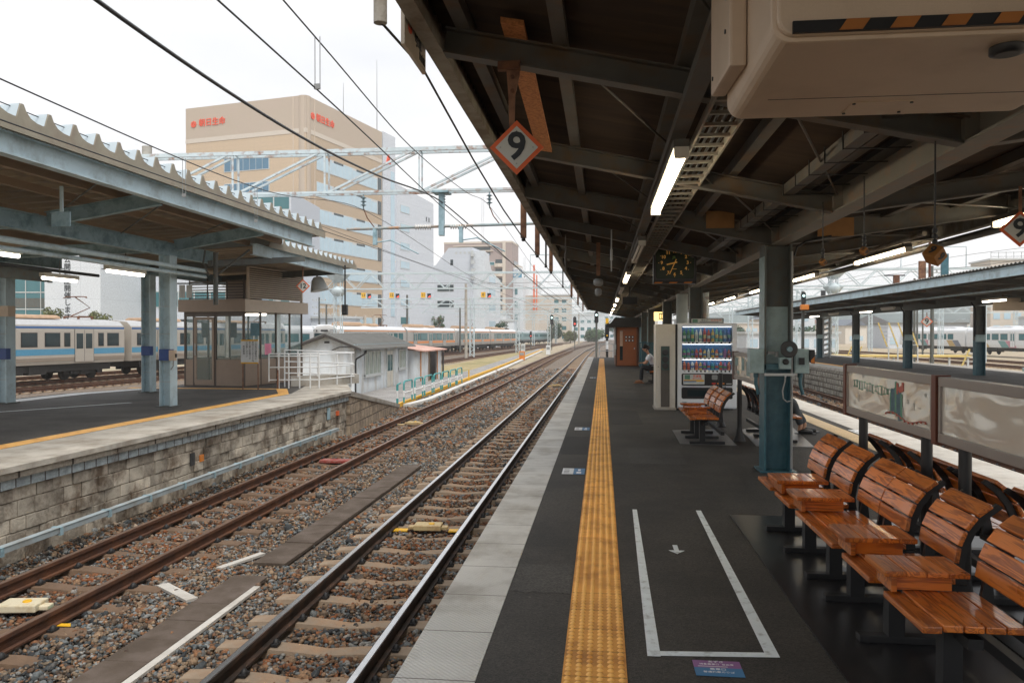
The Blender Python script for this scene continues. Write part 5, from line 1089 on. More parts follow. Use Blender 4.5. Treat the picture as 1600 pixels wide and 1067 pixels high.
mb = MB(); mb.box((.66, 39.99, 0), (.73, 40.059, 2.0)); mb.box((1.71, 39.99, 0), (1.80, 40.059, 2.0)); mb.box((.73, 39.99, 1.94), (1.71, 40.059, 2.1)); mb.build('door_frame', 'boothwall', t)
mb = MB(); mb.prism([(.22, 39.4, 1.95), (.3, 39.4, 2.0), (.62, 39.4, 2.42), (1.95, 39.4, 2.42), (1.95, 39.4, 1.95)], (0, 6, 0)); mb.build('eaves', 'black', t)
mb = MB(); mb.tube([(.64, 39.97, 2.0), (.64, 39.97, .55)], .03, 8); mb.box((.59, 39.9, .85), (.69, 39.99, 1.1)); mb.build('downpipe', 'greylt', t)
mb = MB(); mb.box((.2, 39.6, 2.03), (.42, 39.9, 2.13)); mb.tube([(.3, 39.7, 2.13), (.45, 39.8, 2.3)], .015, 6); o = mb.build('camera', 'dark'); tag(o, 'small dark camera under the eaves of the wooden booth', 'camera')
mb = MB(); mb.box((1.84, 40.02, .02), (2.6, 40.9, 2.45)); tag(mb.build('equipment_cabinet', M.setdefault('cabblue', mat('pale blue cabinet', (.25, .38, .42), .5))), 'pale blue steel cabinet to the right of the wooden booth', 'cabinet')
mb = MB(); mb.box((1.80, 39.0, .02), (2.25, 39.5, 1.2)); mb.box((1.86, 38.99, .95), (2.1, 39.0, 1.15), 1); tag(mb.build('notice_cabinet', ['teal_dk', 'offwhite']), 'dark teal cabinet with a paper notice beside the booth door', 'cabinet')

# railing and signs at the very end of the platform
t = thing('platform_end_fence', 'low white rail fence closing the far end of the bench platform', 'fence', (2, 54.8, 0))
for x in np.arange(-.2, 4.6, .95): MB().tube([(x, 54.8, 0), (x, 54.8, .95)], .03, 8).build('post', 'white', t)
for z in (.45, .93): MB().tube([(-.2, 54.8, z), (4.55, 54.8, z)], .025, 8).build('rail', 'white', t)

# ================================================================ PEOPLE
def limb_fingers(mb, wrist, d, side, n, L=.085, m=0, curl=.5):
    """palm, four bent fingers and a thumb"""
    wrist = V(wrist); d = V(d).normalized(); side = V(side).normalized(); n = V(n).normalized()
    p1 = wrist + d * .085
    mb.add(*[[wrist - side * .03 - n * .013, wrist + side * .03 - n * .013, p1 + side * .042 - n * .012, p1 - side * .042 - n * .012, wrist - side * .03 + n * .013, wrist + side * .03 + n * .013, p1 + side * .042 + n * .012, p1 - side * .042 + n * .012], [(0, 3, 2, 1), (4, 5, 6, 7), (0, 1, 5, 4), (1, 2, 6, 5), (2, 3, 7, 6), (3, 0, 4, 7)]], m, True)
    for k, f in enumerate((.8, 1., .95, .72)):
        b = p1 + side * (-.033 + .022 * k); c = b + (d * math.cos(curl * .6) - n * math.sin(curl * .6)) * L * .5 * f; e = c + (d * math.cos(curl * 1.8) - n * math.sin(curl * 1.8)) * L * .5 * f
        mb.tube([b - d * .01, c, e], [.0095, .0088, .006], 6, m)
    b = wrist + d * .03 - side * .033; mb.tube([b, b - side * .022 + d * .03 - n * .01, b - side * .02 + d * .06 - n * .025], [.012, .011, .007], 6, m)

def person(label, cat_loc, mirror, y0, base, lean, head_dir, shirt, trousers, shoe, crossed=False, phone=True, hidden=False):
    """seated figure in profile. Local frame: u forward (facing), w sideways, z up; hips at base (u=0)"""
    bx, bz = base; f = mirror
    def P(u, w, z): return V((bx + f * u, y0 + w, bz + z))
    t = thing('person', label, 'person', P(0, 0, -bz), None)
    sh = (math.sin(lean) * .50, math.cos(lean) * .50)            # shoulders relative to the hips
    nk = (sh[0] + .045, sh[1] + .075); hd = (nk[0] + .075, nk[1] + .12)
    kn = (.43, .06); an = (.46, -.38) if not crossed else (.62, -.33)
    ft = an
    # body: one continuous skinned surface
    J = []; E = []; Rr = []
    def add(p, r, par=None):
        J.append(P(*p)); Rr.append(r)
        if par is not None: E.append((par, len(J) - 1))
        return len(J) - 1
    pel = add((0, 0, .03), (.13, .15)); wa = add((sh[0] * .35 - .015, 0, .2), (.115, .13), pel); ch = add((sh[0] * .75 - .02, 0, sh[1] * .78), (.125, .16), wa); ns = add((nk[0] - .02, 0, nk[1] - .02), (.055, .055), ch); nh = add((nk[0] + .01, 0, nk[1] + .04), (.052, .052), ns)
    h1 = add((hd[0] - .01, 0, hd[1] - .02), (.082, .075), nh); h2 = add((hd[0] - .02, 0, hd[1] + .06), (.088, .078), h1); h3 = add((hd[0] - .02, 0, hd[1] + .105), (.06, .055), h2)
    jaw = add((hd[0] + .055, 0, hd[1] - .055), (.04, .04), h1); nose = add((hd[0] + .10, 0, hd[1] + .005), (.014, .014), h1)
    hands = []
    for s in (-1, 1):
        s1 = add((sh[0] - .01, s * .17, sh[1] - .01), (.058, .058), ch); el = add((sh[0] + .10, s * .215, sh[1] - .27), (.044, .044), s1)
        wr = add((.40, s * .09, .20), (.027, .027), el); hands.append(((.40, s * .09, .20), s))
        hp = add((.03, s * .095, .0), (.095, .095), pel); k = add((kn[0], s * .12, kn[1]), (.064, .064), hp); a = add((an[0] + (0 if not crossed else s * .06), s * .12, an[1]), (.038, .038), k)
        heel = add((an[0] - .03 + (0 if not crossed else s * .06), s * .12, -bz + .045), (.035, .035), a); add((an[0] + .17 + (0 if not crossed else s * .06), s * .13, -bz + .035), (.03, .038), heel)
    vs, fs = skin_vf(J, E, Rr, 2)
    mb = MB().add(vs, fs, 0, True)
    for (w, s) in hands: limb_fingers(mb, P(*w), (f * .9, -s * .25, .05), (0, 1 if s * f > 0 else -1, 0), (0, 0, 1), m=0)
    for s in (-1, 1):
        mb.lathe([(.012, 0), (.024, .008), (.02, .016)], P(hd[0] - .02, s * .074, hd[1]), (0, s, 0), 10, 0)
        mb.lathe([(.008, 0), (.006, .004)], P(hd[0] + .068, s * .032, hd[1] + .02), (f, s * .3, 0), 8, 1)
    mb.tube([P(hd[0] + .088, -.022, hd[1] - .045), P(hd[0] + .092, 0, hd[1] - .044), P(hd[0] + .088, .022, hd[1] - .045)], .005, 6, 2)
    mb.build('body', ['skin', 'text_dk', 'dullred'], t)
    # clothes
    def cloth(name, pts, edges, rad, m, sub=2):
        vs, fs = skin_vf([P(*p) for p in pts], edges, rad, sub); MB().add(vs, fs, 0, True).build(name, m, t)
    pts = [(-.02, 0, .0), (sh[0] * .35 - .03, 0, .2), (sh[0] * .75 - .03, 0, sh[1] * .78), (nk[0] - .04, 0, nk[1] - .045)]
    ed = [(0, 1), (1, 2), (2, 3)]; rd = [(.15, .165), (.14, .15), (.145, .18), (.07, .08)]
    for s in (-1, 1):
        n = len(pts); long = not phone
        pts += [(sh[0] - .01, s * .18, sh[1] - .01), (sh[0] + .06, s * .215, sh[1] - .19)]; rd += [(.075, .075), (.068, .068)]; ed += [(2, n), (n, n + 1)]
        if long: pts += [(sh[0] + .10, s * .22, sh[1] - .27), (.36, s * .10, .20)]; rd += [(.06, .06), (.045, .045)]; ed += [(n + 1, n + 2), (n + 2, n + 3)]
    cloth('shirt' if phone else 'jacket', pts, ed, rd, shirt)
    pts = [(-.01, 0, .02)]; ed = []; rd = [(.14, .16)]
    for s in (-1, 1):
        n = len(pts); o = 0 if not crossed else s * .06
        pts += [(.05, s * .1, .0), (kn[0] + .005, s * .12, kn[1]), ((kn[0] + an[0]) / 2 + o * .5, s * .12, (kn[1] + an[1]) / 2), (an[0] + o, s * .12, an[1] + .0)]; rd += [(.11, .11), (.08, .08), (.066, .066), (.062, .062)]; ed += [(0, n), (n, n + 1), (n + 1, n + 2), (n + 2, n + 3)]
    cloth('trousers', pts, ed, rd, trousers)
    for s in (-1, 1):
        o = 0 if not crossed else s * .06; z = -bz
        vs, fs = skin_vf([P(an[0] - .05 + o, s * .12, z + .045), P(an[0] + .05 + o, s * .125, z + .05), P(an[0] + .19 + o, s * .135, z + .032)], [(0, 1), (1, 2)], [(.042, .042), (.044, .046), (.03, .042)], 2)
        mb = MB().add(vs, fs, 0, True); a = P(an[0] - .09 + o, s * .12, z); b = P(an[0] + .225 + o, s * .14, z); mb.bar(a + Z * .008, b + Z * .008, .075, .014, 0); mb.bar(a + Z * .012, P(an[0] - .01 + o, s * .12, z + .012), .07, .022, 0); mb.build('shoe', shoe, t)
    pts = [(hd[0] - .03, 0, hd[1] + .075), (hd[0] - .085, 0, hd[1] + .03), (hd[0] + .04, 0, hd[1] + .105), (hd[0] - .08, 0, hd[1] - .03)]
    cloth('hair', pts, [(0, 1), (0, 2), (1, 3)], [(.085, .088), (.06, .08), (.05, .062), (.035, .055)], 'hair')
    return t
pm = person('man in a pale shirt and dark trousers bent over a phone on the far bench', None, -1, 26.3, (1.72, .46), .42, 0, 'shirt', 'trousers', 'shoe_br')
mb = MB(); mb.box((1.20, 26.22, .69), (1.29, 26.38, .70)); tag(mb.build('mobile_phone', 'black', bev=.003), 'dark mobile phone in the hands of the man in the pale shirt', 'phone')
person('seated person in a dark suit jacket and grey trousers, mostly hidden by the nearest column', None, 1, 13.25, (2.60, .47), .30, 0, 'suit', 'trousers2', 'shoe', crossed=True, phone=False)
# ================================================================ LEFT: canopies of the far platform
def fold_roof(t, x0, x1, z0, z1, y0, y1, per=.5, h=.31):
    """folded plate roof; folds run across the platform, x0 (track side, z0) to x1 (z1)"""
    prof = []; y = y0
    while y < y1 - .01:
        prof += [(y, 0), (y + per * .22, h), (y + per * .32, h), (y + per * .74, 0)]; y += per
    prof.append((y, 0)); vs = []; fs = []; n = len(prof)
    for th in (0, .012):
        for (x, z) in ((x0, z0), (x1, z1)):
            for (yy, hh) in prof: vs.append((x, yy, z + hh + th))
    for i in range(n - 1):
        fs += [(i, i + 1, n + i + 1, n + i), (2 * n + i, 3 * n + i, 3 * n + i + 1, 2 * n + i + 1), (i, 2 * n + i, 2 * n + i + 1, i + 1), (n + i, n + i + 1, 3 * n + i + 1, 3 * n + i)]
    fs2 = [0] * len(fs)
    mb = MB().add(vs, fs, 0); mb.m = [1 if f[0] >= 2 * n and f[1] >= 2 * n and f[2] >= 2 * n and f[3] >= 2 * n else 0 for f in mb.f]; mb.build('folded_roof', ['roof_fold', 'roof_top'], t)
    cp = MB(); y = y0
    while y < y1 - .01: cp.prism([(x0 + .003, y, z0 - .05), (x0 + .003, y, z0 + h * .44), (x0 + .003, y + per * .10, z0 + h * .46), (x0 + .003, y + per * .20, z0 + h * .94), (x0 + .003, y + per * .25, z0 + h + .01), (x0 + .003, y + per * .33, z0 + h + .01), (x0 + .003, y + per * .42, z0 + h * .78), (x0 + .003, y + per * .58, z0 + h * .56), (x0 + .003, y + per * .80, z0 + h * .46), (x0 + .003, y + per, z0 + h * .44), (x0 + .003, y + per, z0 - .05)], (.012, 0, 0)); y += per
    return cp.build('end_plates', 'fold_cap', t)
t = thing('far_canopy', 'pale blue steel canopy with folded plate roof over the masonry platform', 'canopy', (-9.55, 12, 3.3))
fold_roof(t, -7.18, -16.5, 4.14, 3.72, -1.0, 19.9)
MB().ibeam((-7.36, -2, 3.97), (-7.36, 19.55, 3.97), .30, .16, .018, .012).build('fascia_beam', 'sky_paint', t)
MB().ibeam((-9.6, -2, 3.48), (-9.6, 18.9, 3.48), .30, .16, .018, .012).build('main_girder', 'sky_paint2', t)
MB().ibeam((-13.75, -2, 3.4), (-13.75, 18.9, 3.4), .28, .16, .018, .012).build('main_girder', 'sky_paint2', t)
for y in (0.4, 4.5, 8.6, 12.7, 16.8): 
    MB().ibeam((-7.45, y, 3.90), (-9.5, y, 3.58), .24, .12, .012, .01).build('cross_beam', 'sky_paint2', t)
    MB().ibeam((-9.7, y, 3.56), (-13.65, y, 3.46), .24, .12, .012, .01).build('cross_beam', 'sky_paint2', t)
    MB().ibeam((-13.85, y, 3.46), (-16.4, y, 3.62), .24, .12, .012, .01).build('cross_beam', 'sky_paint2', t)
for x, z in ((-8.2, 3.97), (-8.9, 3.9), (-10.6, 3.86), (-11.8, 3.82), (-12.8, 3.78)):
    MB().bar((x, -2, z), (x, 19.6, z), .08, .12).build('purlin', 'deck_l', t)
for k, (y, x) in enumerate([(6.5, -8.4), (10.7, -8.4), (14.8, -8.3)]):
    mb = MB(); mb.tube([(-7.5, y - 1.9, 3.85), (-9.5, y, 3.6)], .012, 6); mb.tube([(-7.5, y + .4, 3.85), (-8.9, y + 1.6, 3.7)], .012, 6); mb.build('brace_rod', 'steel_old', t)
t = thing('far_canopy', 'smaller second folded roof canopy beyond the first on the masonry platform', 'canopy', (-10, 22, 3.2))
fold_roof(t, -8.35, -13.5, 3.84, 3.55, 19.2, 26.0, .42, .24)
MB().ibeam((-8.5, 18.6, 3.68), (-8.5, 25.4, 3.68), .28, .14, .016, .012).build('fascia_beam', 'sky_paint', t)
MB().ibeam((-12.4, 18.6, 3.36), (-12.4, 25.4, 3.36), .28, .14, .016, .012).build('main_girder', 'sky_paint2', t)
for y in (20.6, 24.8): MB().ibeam((-8.58, y, 3.62), (-12.4, y, 3.4), .2, .1, .012, .01).build('cross_beam', 'steel_old', t)
tag(MB().bar((-9.3, 18.0, 3.28), (-8.0, 20.6, 3.62), .14, .14).build('strut', 'steel_old'), 'dark sloping steel strut joining the two far canopies', 'strut')

def hcol_thing(x, y, z1, label, band=True, w=.29, d=.26):
    t = thing('canopy_column', label, 'column', (x, y, 0), 'pale blue columns of the far platform')
    MB().hcol(x, y, 0, z1, d, w, .022, .018).build('shaft', 'sky_paint', t)
    mb = MB(); mb.box((x - d / 2 - .003, y - w / 2 - .003, 1.02), (x + d / 2 + .003, y - w / 2 + .14, 1.27)); mb.box((x - d / 2 + .03, y - .02, 1.02), (x + d / 2 - .03, y + .02, 1.27)); mb.build('blue_band', 'navyband', t)
    mb = MB(); mb.box((x - d / 2 - .06, y - w / 2 - .06, .001), (x + d / 2 + .06, y + w / 2 + .06, .02)); mb.build('base_plate', 'steel_old', t)
    for z in (.55, 1.6, 2.2): mb = MB(); mb.box((x - d / 2 - .004, y - w / 2 - .006, z), (x + d / 2 + .004, y - w / 2 + .002, z + .012)); mb.build('strap', 'greylt', t)
    return t
hcol_thing(-9.55, 16.6, 3.33, 'nearest pale blue column of the far platform, with a navy band')
hcol_thing(-12.42, 20.6, 3.22, 'thinner pale blue column just left of the nearest column on the far platform')
hcol_thing(-13.78, 16.95, 3.26, 'pale blue column carrying a strapped beige box', w=.3, d=.34)
t = thing('meter_box', 'small beige switch box on the navy band of the nearest far column', 'switch box', (-9.36, 16.4, 1.1))
MB().box((-9.40, 16.36, 1.02), (-9.27, 16.46, 1.25)).build('case', 'housing', t, bev=.006); mb = MB(); mb.tube([(-9.33, 16.42, 1.02), (-9.33, 16.42, .9), (-9.40, 16.44, .82)], .012, 6); mb.build('conduit', 'grey', t); MB().box((-9.268, 16.38, 1.09), (-9.25, 16.44, 1.17)).build('switch', 'dark', t)
t = thing('meter_box', 'beige box strapped high on a pale blue column', 'switch box', (-13.6, 16.7, 2))
MB().box((-13.62, 16.55, 2.0), (-13.35, 16.78, 2.24)).build('case', 'housing', t, bev=.006)
# conduits and lamps under the far canopy
for k, (x, z, r, lab) in enumerate([(-9.2, 3.07, .05, 'upper pale conduit running under the far canopy'), (-9.2, 2.93, .04, 'lower pale conduit running under the far canopy')]):
    tag(MB().tube([(x, -2, z), (x, 17.6, z)], r, 10).build('conduit', 'sky_paint'), lab, 'pipe')
tag(MB().tube([(-11.6, -2, 3.0), (-11.6, 17.2, 2.95)], .035, 8).build('conduit', 'dark'), 'dark conduit hung under the middle of the far canopy', 'pipe')
mb = MB(); mb.tube([(-8.95, 17.6, 3.5), (-8.95, 17.6, 2.28)], .055, 12); mb.tube([(-8.95, 17.6, 2.95), (-8.3, 18.0, 3.6)], .025, 8); mb.tube([(-9.15, 17.5, 3.55), (-9.2, 17.5, 3.25), (-9.05, 17.5, 2.95)], .022, 8); tag(mb.build('hanging_pipe', 'steel_old'), 'grey brown hanging pipe with a brace at the end of the far canopy', 'pipe')
def lamp2(x, y0, L, z, lit, label):
    t = thing('fluorescent_lamp', label, 'lamp', (x, y0, z), 'fluorescent lamps of the far platform')
    MB().box((x - .06, y0, z + .03), (x + .06, y0 + L, z + .11)).build('housing', 'offwhite', t, bev=.01)
    MB().tube([(x, y0 + .03, z + .005), (x, y0 + L - .03, z + .005)], .035, 10).build('tube', 'tube_far' if lit else 'tube_off', t)
    MB().tube([(x, y0 + L / 2, z + .1), (x, y0 + L / 2, z + .4)], .01, 6).build('hanger', 'steel_old', t)
lamp2(-9.35, 14.1, 1.25, 2.80, True, 'lit lamp under the far canopy just left of the nearest pale blue column')
lamp2(-10.9, 14.4, 1.05, 2.70, True, 'lit lamp with a brown housing hung lower under the far canopy')
lamp2(-9.35, 10.6, 1.25, 2.85, True, 'lamp beside the beige strapped box under the far canopy')
tag(MB().box((-11.9, 13.6, 2.72), (-11.8, 15.9, 3.0)).build('hanging_board', 'steel_old'), 'dark back of a hanging board under the far canopy', 'board sign')
t = thing('hanging_plate', 'small pale square plate hanging from the far canopy beam', 'sign', (-8.0, 11, 3.3))
MB().box((-8.16, 10.99, 3.2), (-7.86, 11.01, 3.42)).build('plate', 'sky_paint2', t); MB().bar((-8.0, 11, 3.42), (-8.0, 11, 3.8), .05, .02, 0, Y).build('hanger', 'sky_paint', t)
t = thing('tag_signs', 'two small blank white plates hanging left of the waiting room louvre', 'sign', (-12, 22, 2.7))
mb = MB(); mb.bar((-12.75, 22, 3.08), (-11.1, 22, 3.08), .04, .04); mb.build('rail', 'steel_old', t)
for x in (-12.22, -12.0): MB().prism([(x - .09, 22, 2.66), (x + .09, 22, 2.66), (x + .09, 22, 3.04), (x - .09, 22, 3.04)], (0, .012, 0)).build('plate', 'white', t, bev=.005)
diamond('number_sign', '12', (-8.55, 22.0, 2.98), .2, (.2, -1, 0), 'small red bordered diamond sign with 12 by the far canopy', 3.62)
t = thing('hanging_signal', 'small black signal box on a hanging rod at the end of the far canopy', 'signal', (-7.75, 23.5, 2.3))
MB().tube([(-7.8, 23.5, 3.7), (-7.8, 23.5, 2.5)], .025, 8).build('rod', 'black', t); MB().box((-7.88, 23.42, 2.18), (-7.72, 23.56, 2.5)).build('case', 'black', t, bev=.01); MB().lathe([(.03, 0), (.03, .02)], (-7.8, 23.42, 2.26), (0, -1, 0), 10).build('lens', 'dark', t)
t = thing('loudspeaker', 'pale grey loudspeaker under the second far canopy', 'loudspeaker', (-9.0, 24.8, 3.0))
MB().lathe([(.12, 0), (.2, .1), (.3, .45)], (-9.2, 24.9, 3.45), (.2, 0, -1), 12).build('horn', 'greylt', t); MB().bar((-9.2, 24.9, 3.45), (-9.2, 24.9, 3.7), .05, .05).build('bracket', 'grey', t)

# ---------------------------------------------------------------- glass waiting room
t = thing('waiting_room', 'brown framed glass waiting room with louvred screen on its flat roof', 'waiting room', (0, 0, 0))
W_, D_ = 2.15, 3.3      # local: x from -W_ (left) to 0 (right), y from 0 (front) to D_
M['bronze'] = mat('bronze brown cladding', (.30, .225, .17), .5, var=.06)
M['bronze_lt'] = mat('pale bronze cladding', (.56, .47, .38), .5, var=.05)
M['bronze_dk'] = mat('dark bronze frame', (.085, .06, .045), .45, var=.08)
def b(name, a, c, m, bev=0, par=t): return MB().box(a, c).build(name, m, par, bev=bev)
b('floor', (-W_, 0, .001), (0, D_, .03), 'bronze_dk')
for x in (-W_, -W_ + .32, -1.05, -.06): b('post', (x, 0, .03), (x + .06, .06, 2.28), 'bronze_dk')
for y in (.85, 1.7, 2.5, D_ - .06): b('post', (-.05, y, .03), (0, y + .05, 2.28), 'bronze_dk')
for y in (1.1, 2.2, D_ - .06): b('post', (-W_, y, .03), (-W_ + .05, y + .05, 2.28), 'bronze_dk')
b('lower_panel', (-.99, .005, .03), (-.06, .05, .82), 'bronze'); b('lower_panel', (-W_ + .06, .005, .03), (-W_ + .32, .05, .82), 'bronze'); b('lower_panel', (-.045, .06, .03), (-.005, D_ - .06, .82), 'bronze'); b('lower_panel', (-W_ + .005, .06, .03), (-W_ + .045, D_ - .06, .82), 'bronze'); b('back_wall', (-W_, D_ - .05, .03), (0, D_, .82), 'bronze')
b('transom', (-W_, .0, 2.14), (0, .055, 2.28), 'bronze_dk')
b('window', (-.99, .02, .83), (-.06, .03, 2.13), 'win_clear'); b('window', (-W_ + .06, .02, .83), (-W_ + .32, .03, 2.13), 'win_clear')
for y0, y1 in ((.06, .85), (.9, 1.7), (1.75, 2.5), (2.55, D_ - .06)): b('window', (-.03, y0, .83), (-.02, y1, 2.27), 'win_clear')
b('window', (-W_ + .02, .06, .83), (-W_ + .03, D_ - .06, 2.27), 'win_clear'); b('window', (-W_ + .05, D_ - .03, .83), (-.05, D_ - .02, 2.27), 'win_clear')
dr = b('door', (-W_ + .40, -.02, .04), (-1.06, .015, .1), 'bronze')
for a, c in (((-W_ + .385, -.02, .1), (-W_ + .47, .015, 2.12)), ((-1.13, -.02, .1), (-1.055, .015, 2.12)), ((-W_ + .47, -.02, 2.04), (-1.13, .015, 2.12)), ((-W_ + .47, -.02, .1), (-1.13, .015, .2))): b('door_frame', a, c, 'bronze')
b('door_glass', (-W_ + .47, -.008, .2), (-1.13, .0, 2.04), 'win_clear'); MB().tube([(-W_ + .44, -.05, .95), (-W_ + .44, -.05, 1.3)], .014, 8).build('handle', 'greylt', t)
b('roof_slab', (-W_ - .12, -.12, 2.281), (.12, D_ + .12, 2.66), 'bronze'); b('fascia', (.121, -.12, 2.285), (.14, D_ + .12, 2.655), 'bronze_lt')
fr = b('louvre_shade_back', (.02, .15, 2.7), (.03, D_ - .2, 3.62), 'bronze_dk')  # dark sheet behind the slats paints the shade in their gaps
mb = MB()
for k in range(14): mb.prism([(.045, .15, 2.71 + k * .065), (.09, .15, 2.695 + k * .065), (.09, .15, 2.725 + k * .065), (.045, .15, 2.745 + k * .065)], (0, D_ - .35, 0))
mb.build('louvres', 'bronze_lt', t)
mb = MB(); mb.box((.02, .1, 2.661), (.1, .15, 3.64)); mb.box((.02, D_ - .2, 2.661), (.1, D_ - .15, 3.64)); mb.box((.02, .15, 3.62), (.1, D_ - .2, 3.66)); mb.build('louvre_frame', 'bronze_lt', t)
mb = MB()
for k in range(7): mb.bar((-W_ + .1, .12, 2.7 + k * .085), (-.1, .12, 2.7 + k * .085), .02, .03)
for x in (-W_ + .1, -1.4, -.7, -.1): mb.bar((x, .14, 2.66), (x, .14, 3.3), .03, .03, 0, Y)
mb.build('front_louvres', 'bronze_dk', t)
b('roof_unit', (-1.3, .9, 2.665), (-.45, 1.6, 3.3), 'bronze', .02)
b('poster', (-.5, .035, 1.5), (-.28, .04, 1.95), 'dark'); b('poster', (-W_ + .62, .02, 1.5), (-W_ + .85, .026, 1.95), 'steel_old')
b('poster', (-.018, .35, 1.55), (-.012, .8, 1.95), 'teal_dk'); b('poster', (-.018, 1.1, .95), (-.012, 1.45, 1.3), 'pink'); b('poster', (-.018, .2, .86), (-.012, .4, 1.15), 'white')
for x in (-1.7, -.6): b('seat', (x - .2, 1.6, .4), (x + .2, 2.0, .46), 'sky_paint2')
for y in (.6, 1.9): 
    MB().tube([(-.5, y, 2.24), (-1.6, y, 2.24)], .03, 8).build('ceiling_lamp', 'tube_far', t)
t.location = (-10.75, 22.9, 0); t.rotation_euler = (0, 0, R(-10))
t['label'] = 'brown framed glass waiting room with louvred screen on its flat roof'
# notice on two posts
t = thing('post_sign', 'small notice with handwritten lines on two rusty posts before the waiting room', 'sign', (-10.05, 21.9, 0))
for x in (-10.32, -9.86): MB().tube([(x, 21.9, 0), (x, 21.9, 1.42)], .018, 8).build('post', 'rust2', t)
MB().box((-10.36, 21.87, .75), (-9.84, 21.885, 1.44)).build('board', 'white', t)
mb = MB(); mb.box((-10.36, 21.866, 1.40), (-9.84, 21.8695, 1.44)); mb.box((-10.36, 21.866, .75), (-9.84, 21.8695, .79)); mb.build('yellow_border', 'yellow', t)
mb = MB()
for k, s in enumerate(['この先の線路内に', 'おはいりくださらぬ', '立入禁止区間です', 'ご注意ください', '松本駅長']):
    for i, ch in enumerate(s): add_text(mb, ch, (-9.91 - .09 * k, 21.867, 1.36 - .066 * i - (.12 if k == 4 else 0)), (1, 0, 0), (0, 0, 1), .062, 0, .0005, .0008)
mb.build('lettering', 'text_dk', t)
# white tube railing and ramp
t = thing('white_railing', 'white rusty tube railing beside the waiting room at the end of the far platform', 'railing', (-9, 23, 0))
def rails(pts, zs, posts, r=.024):
    for z in zs: MB().tube([(x, y, zz + z) for x, y, zz in pts], r * .8, 8).build('rail', 'white', t)
    for (x, y, z0, z1, m) in posts: MB().tube([(x, y, z0), (x, y, z1)], r, 8).build('post', m, t)
rails([(-9.75, 22.4, 0), (-8.35, 22.75, 0)], (.25, .62, .95, 1.02), [(-9.75, 22.4, .2, 1.02, 'white'), (-9.48, 22.47, 0, 1.05, 'white'), (-9.2, 22.54, 0, 1.02, 'white'), (-8.9, 22.62, 0, 1.02, 'white'), (-8.6, 22.69, 0, 1.02, 'white'), (-8.35, 22.75, 0, 1.05, 'white')])
rails([(-9.6, 23.2, .12), (-8.0, 24.9, -.0)], (.3, .65, 1.0), [(-9.6, 23.2, 0, 1.12, 'white'), (-9.3, 23.5, 0, 1.1, 'white'), (-8.85, 24.0, 0, 1.05, 'white'), (-8.4, 24.5, 0, 1.02, 'white'), (-8.05, 24.85, -.1, 1.0, 'white')])
rails([(-8.35, 22.75, 0), (-7.95, 24.85, 0)], (.25, .62, 1.0), [])
MB().tube([(-9.5, 22.45, 0), (-9.5, 22.45, .55)], .03, 8).build('post', 'rust2', t)
tag(MB().prism([(-9.4, 23.2, .003), (-7.9, 25.2, .003), (-8.3, 26, .003), (-9.8, 24, .003)], (0, 0, .28)).build('ramp_block', 'conc'), 'concrete ramp block behind the white tube railing', 'ramp')
# ---------------------------------------------------------------- white prefab hut
t = thing('white_hut', 'white panelled hut with dark pitched roof and side windows by the far track', 'hut', (0, 0, 0))
hx0, hx1, hy0, hy1, hz = -13.95, -11.35, 35.5, 45.6, -1.33
M['hutwall'] = mat('white painted hut panels', (.66, .71, .75), .55, var=.09, vs=2.5, col2=(.46, .44, .40), c2amt=.3, c2s=1.3, stretch=(1, 1, .35), detail=9)
xm = (hx0 + hx1) / 2
mb = MB(); mb.prism([(hx0, hy0, hz), (hx1, hy0, hz), (hx1, hy0, 1.02), (xm, hy0, 1.5), (hx0, hy0, 1.02)], (0, hy1 - hy0, 0)); mb.build('wall', 'hutwall', t)
mb = MB()
for k in range(1, 8): x = hx0 + k * (hx1 - hx0) / 8; mb.box((x - .012, hy0 - .015, hz), (x + .012, hy0 - .001, 1.0 + .46 * (1 - abs(x - xm) / (hx1 - xm))))
mb.build('panel_battens', 'hutwall', t)
mb = MB()
for y in np.arange(hy0 + .22, hy1, .22): mb.box((hx1 + .001, y - .006, hz), (hx1 + .01, y + .006, 1.0 if not any(a - .05 < y < c + .05 for a, c in ((36.9, 39.9), (40.9, 42.3), (43.2, 45))) else -.35))
mb.build('side_battens', 'hutwall', t)
M['hutroof'] = mat('dark ribbed metal roof', (.20, .20, .19), .45, metal=.2, var=.15, vs=2)
for s in (-1, 1):
    e = V((xm + s * (xm - hx0 + .42), 0, 1.02 - .14)); r0 = V((xm, 0, 1.56)); d = e - r0
    mb = MB(); mb.prism([(r0.x, hy0 - .35, r0.z), (e.x, hy0 - .35, e.z), (e.x, hy0 - .35, e.z + .06), (r0.x, hy0 - .35, r0.z + .06)], (0, hy1 - hy0 + .7, 0))
    for k in range(27): y = hy0 - .33 + k * .4; mb.bar((r0.x, y, r0.z + .075), (e.x, y, e.z + .075), .05, .035)
    mb.build('roof', 'hutroof', t)
mb = MB(); mb.bar((xm + 1.32, hy0 - .2, 1.08), (xm + 1.32, hy1 + .2, 1.08), .03, .09); mb.build('snow_guard', 'sky_paint2', t)
mb = MB(); mb.prism([(xm + .0, hy0 - .37, 1.60), (xm + 1.74, hy0 - .37, .93), (xm + 1.74, hy0 - .37, .83), (xm, hy0 - .37, 1.48)], (0, .04, 0)); mb.prism([(xm, hy0 - .37, 1.60), (xm - 1.74, hy0 - .37, .93), (xm - 1.74, hy0 - .37, .83), (xm, hy0 - .37, 1.48)], (0, .04, 0)); mb.build('barge_board', M.setdefault('hutdk', mat('dark brown trim', (.05, .043, .04), .6)), t)
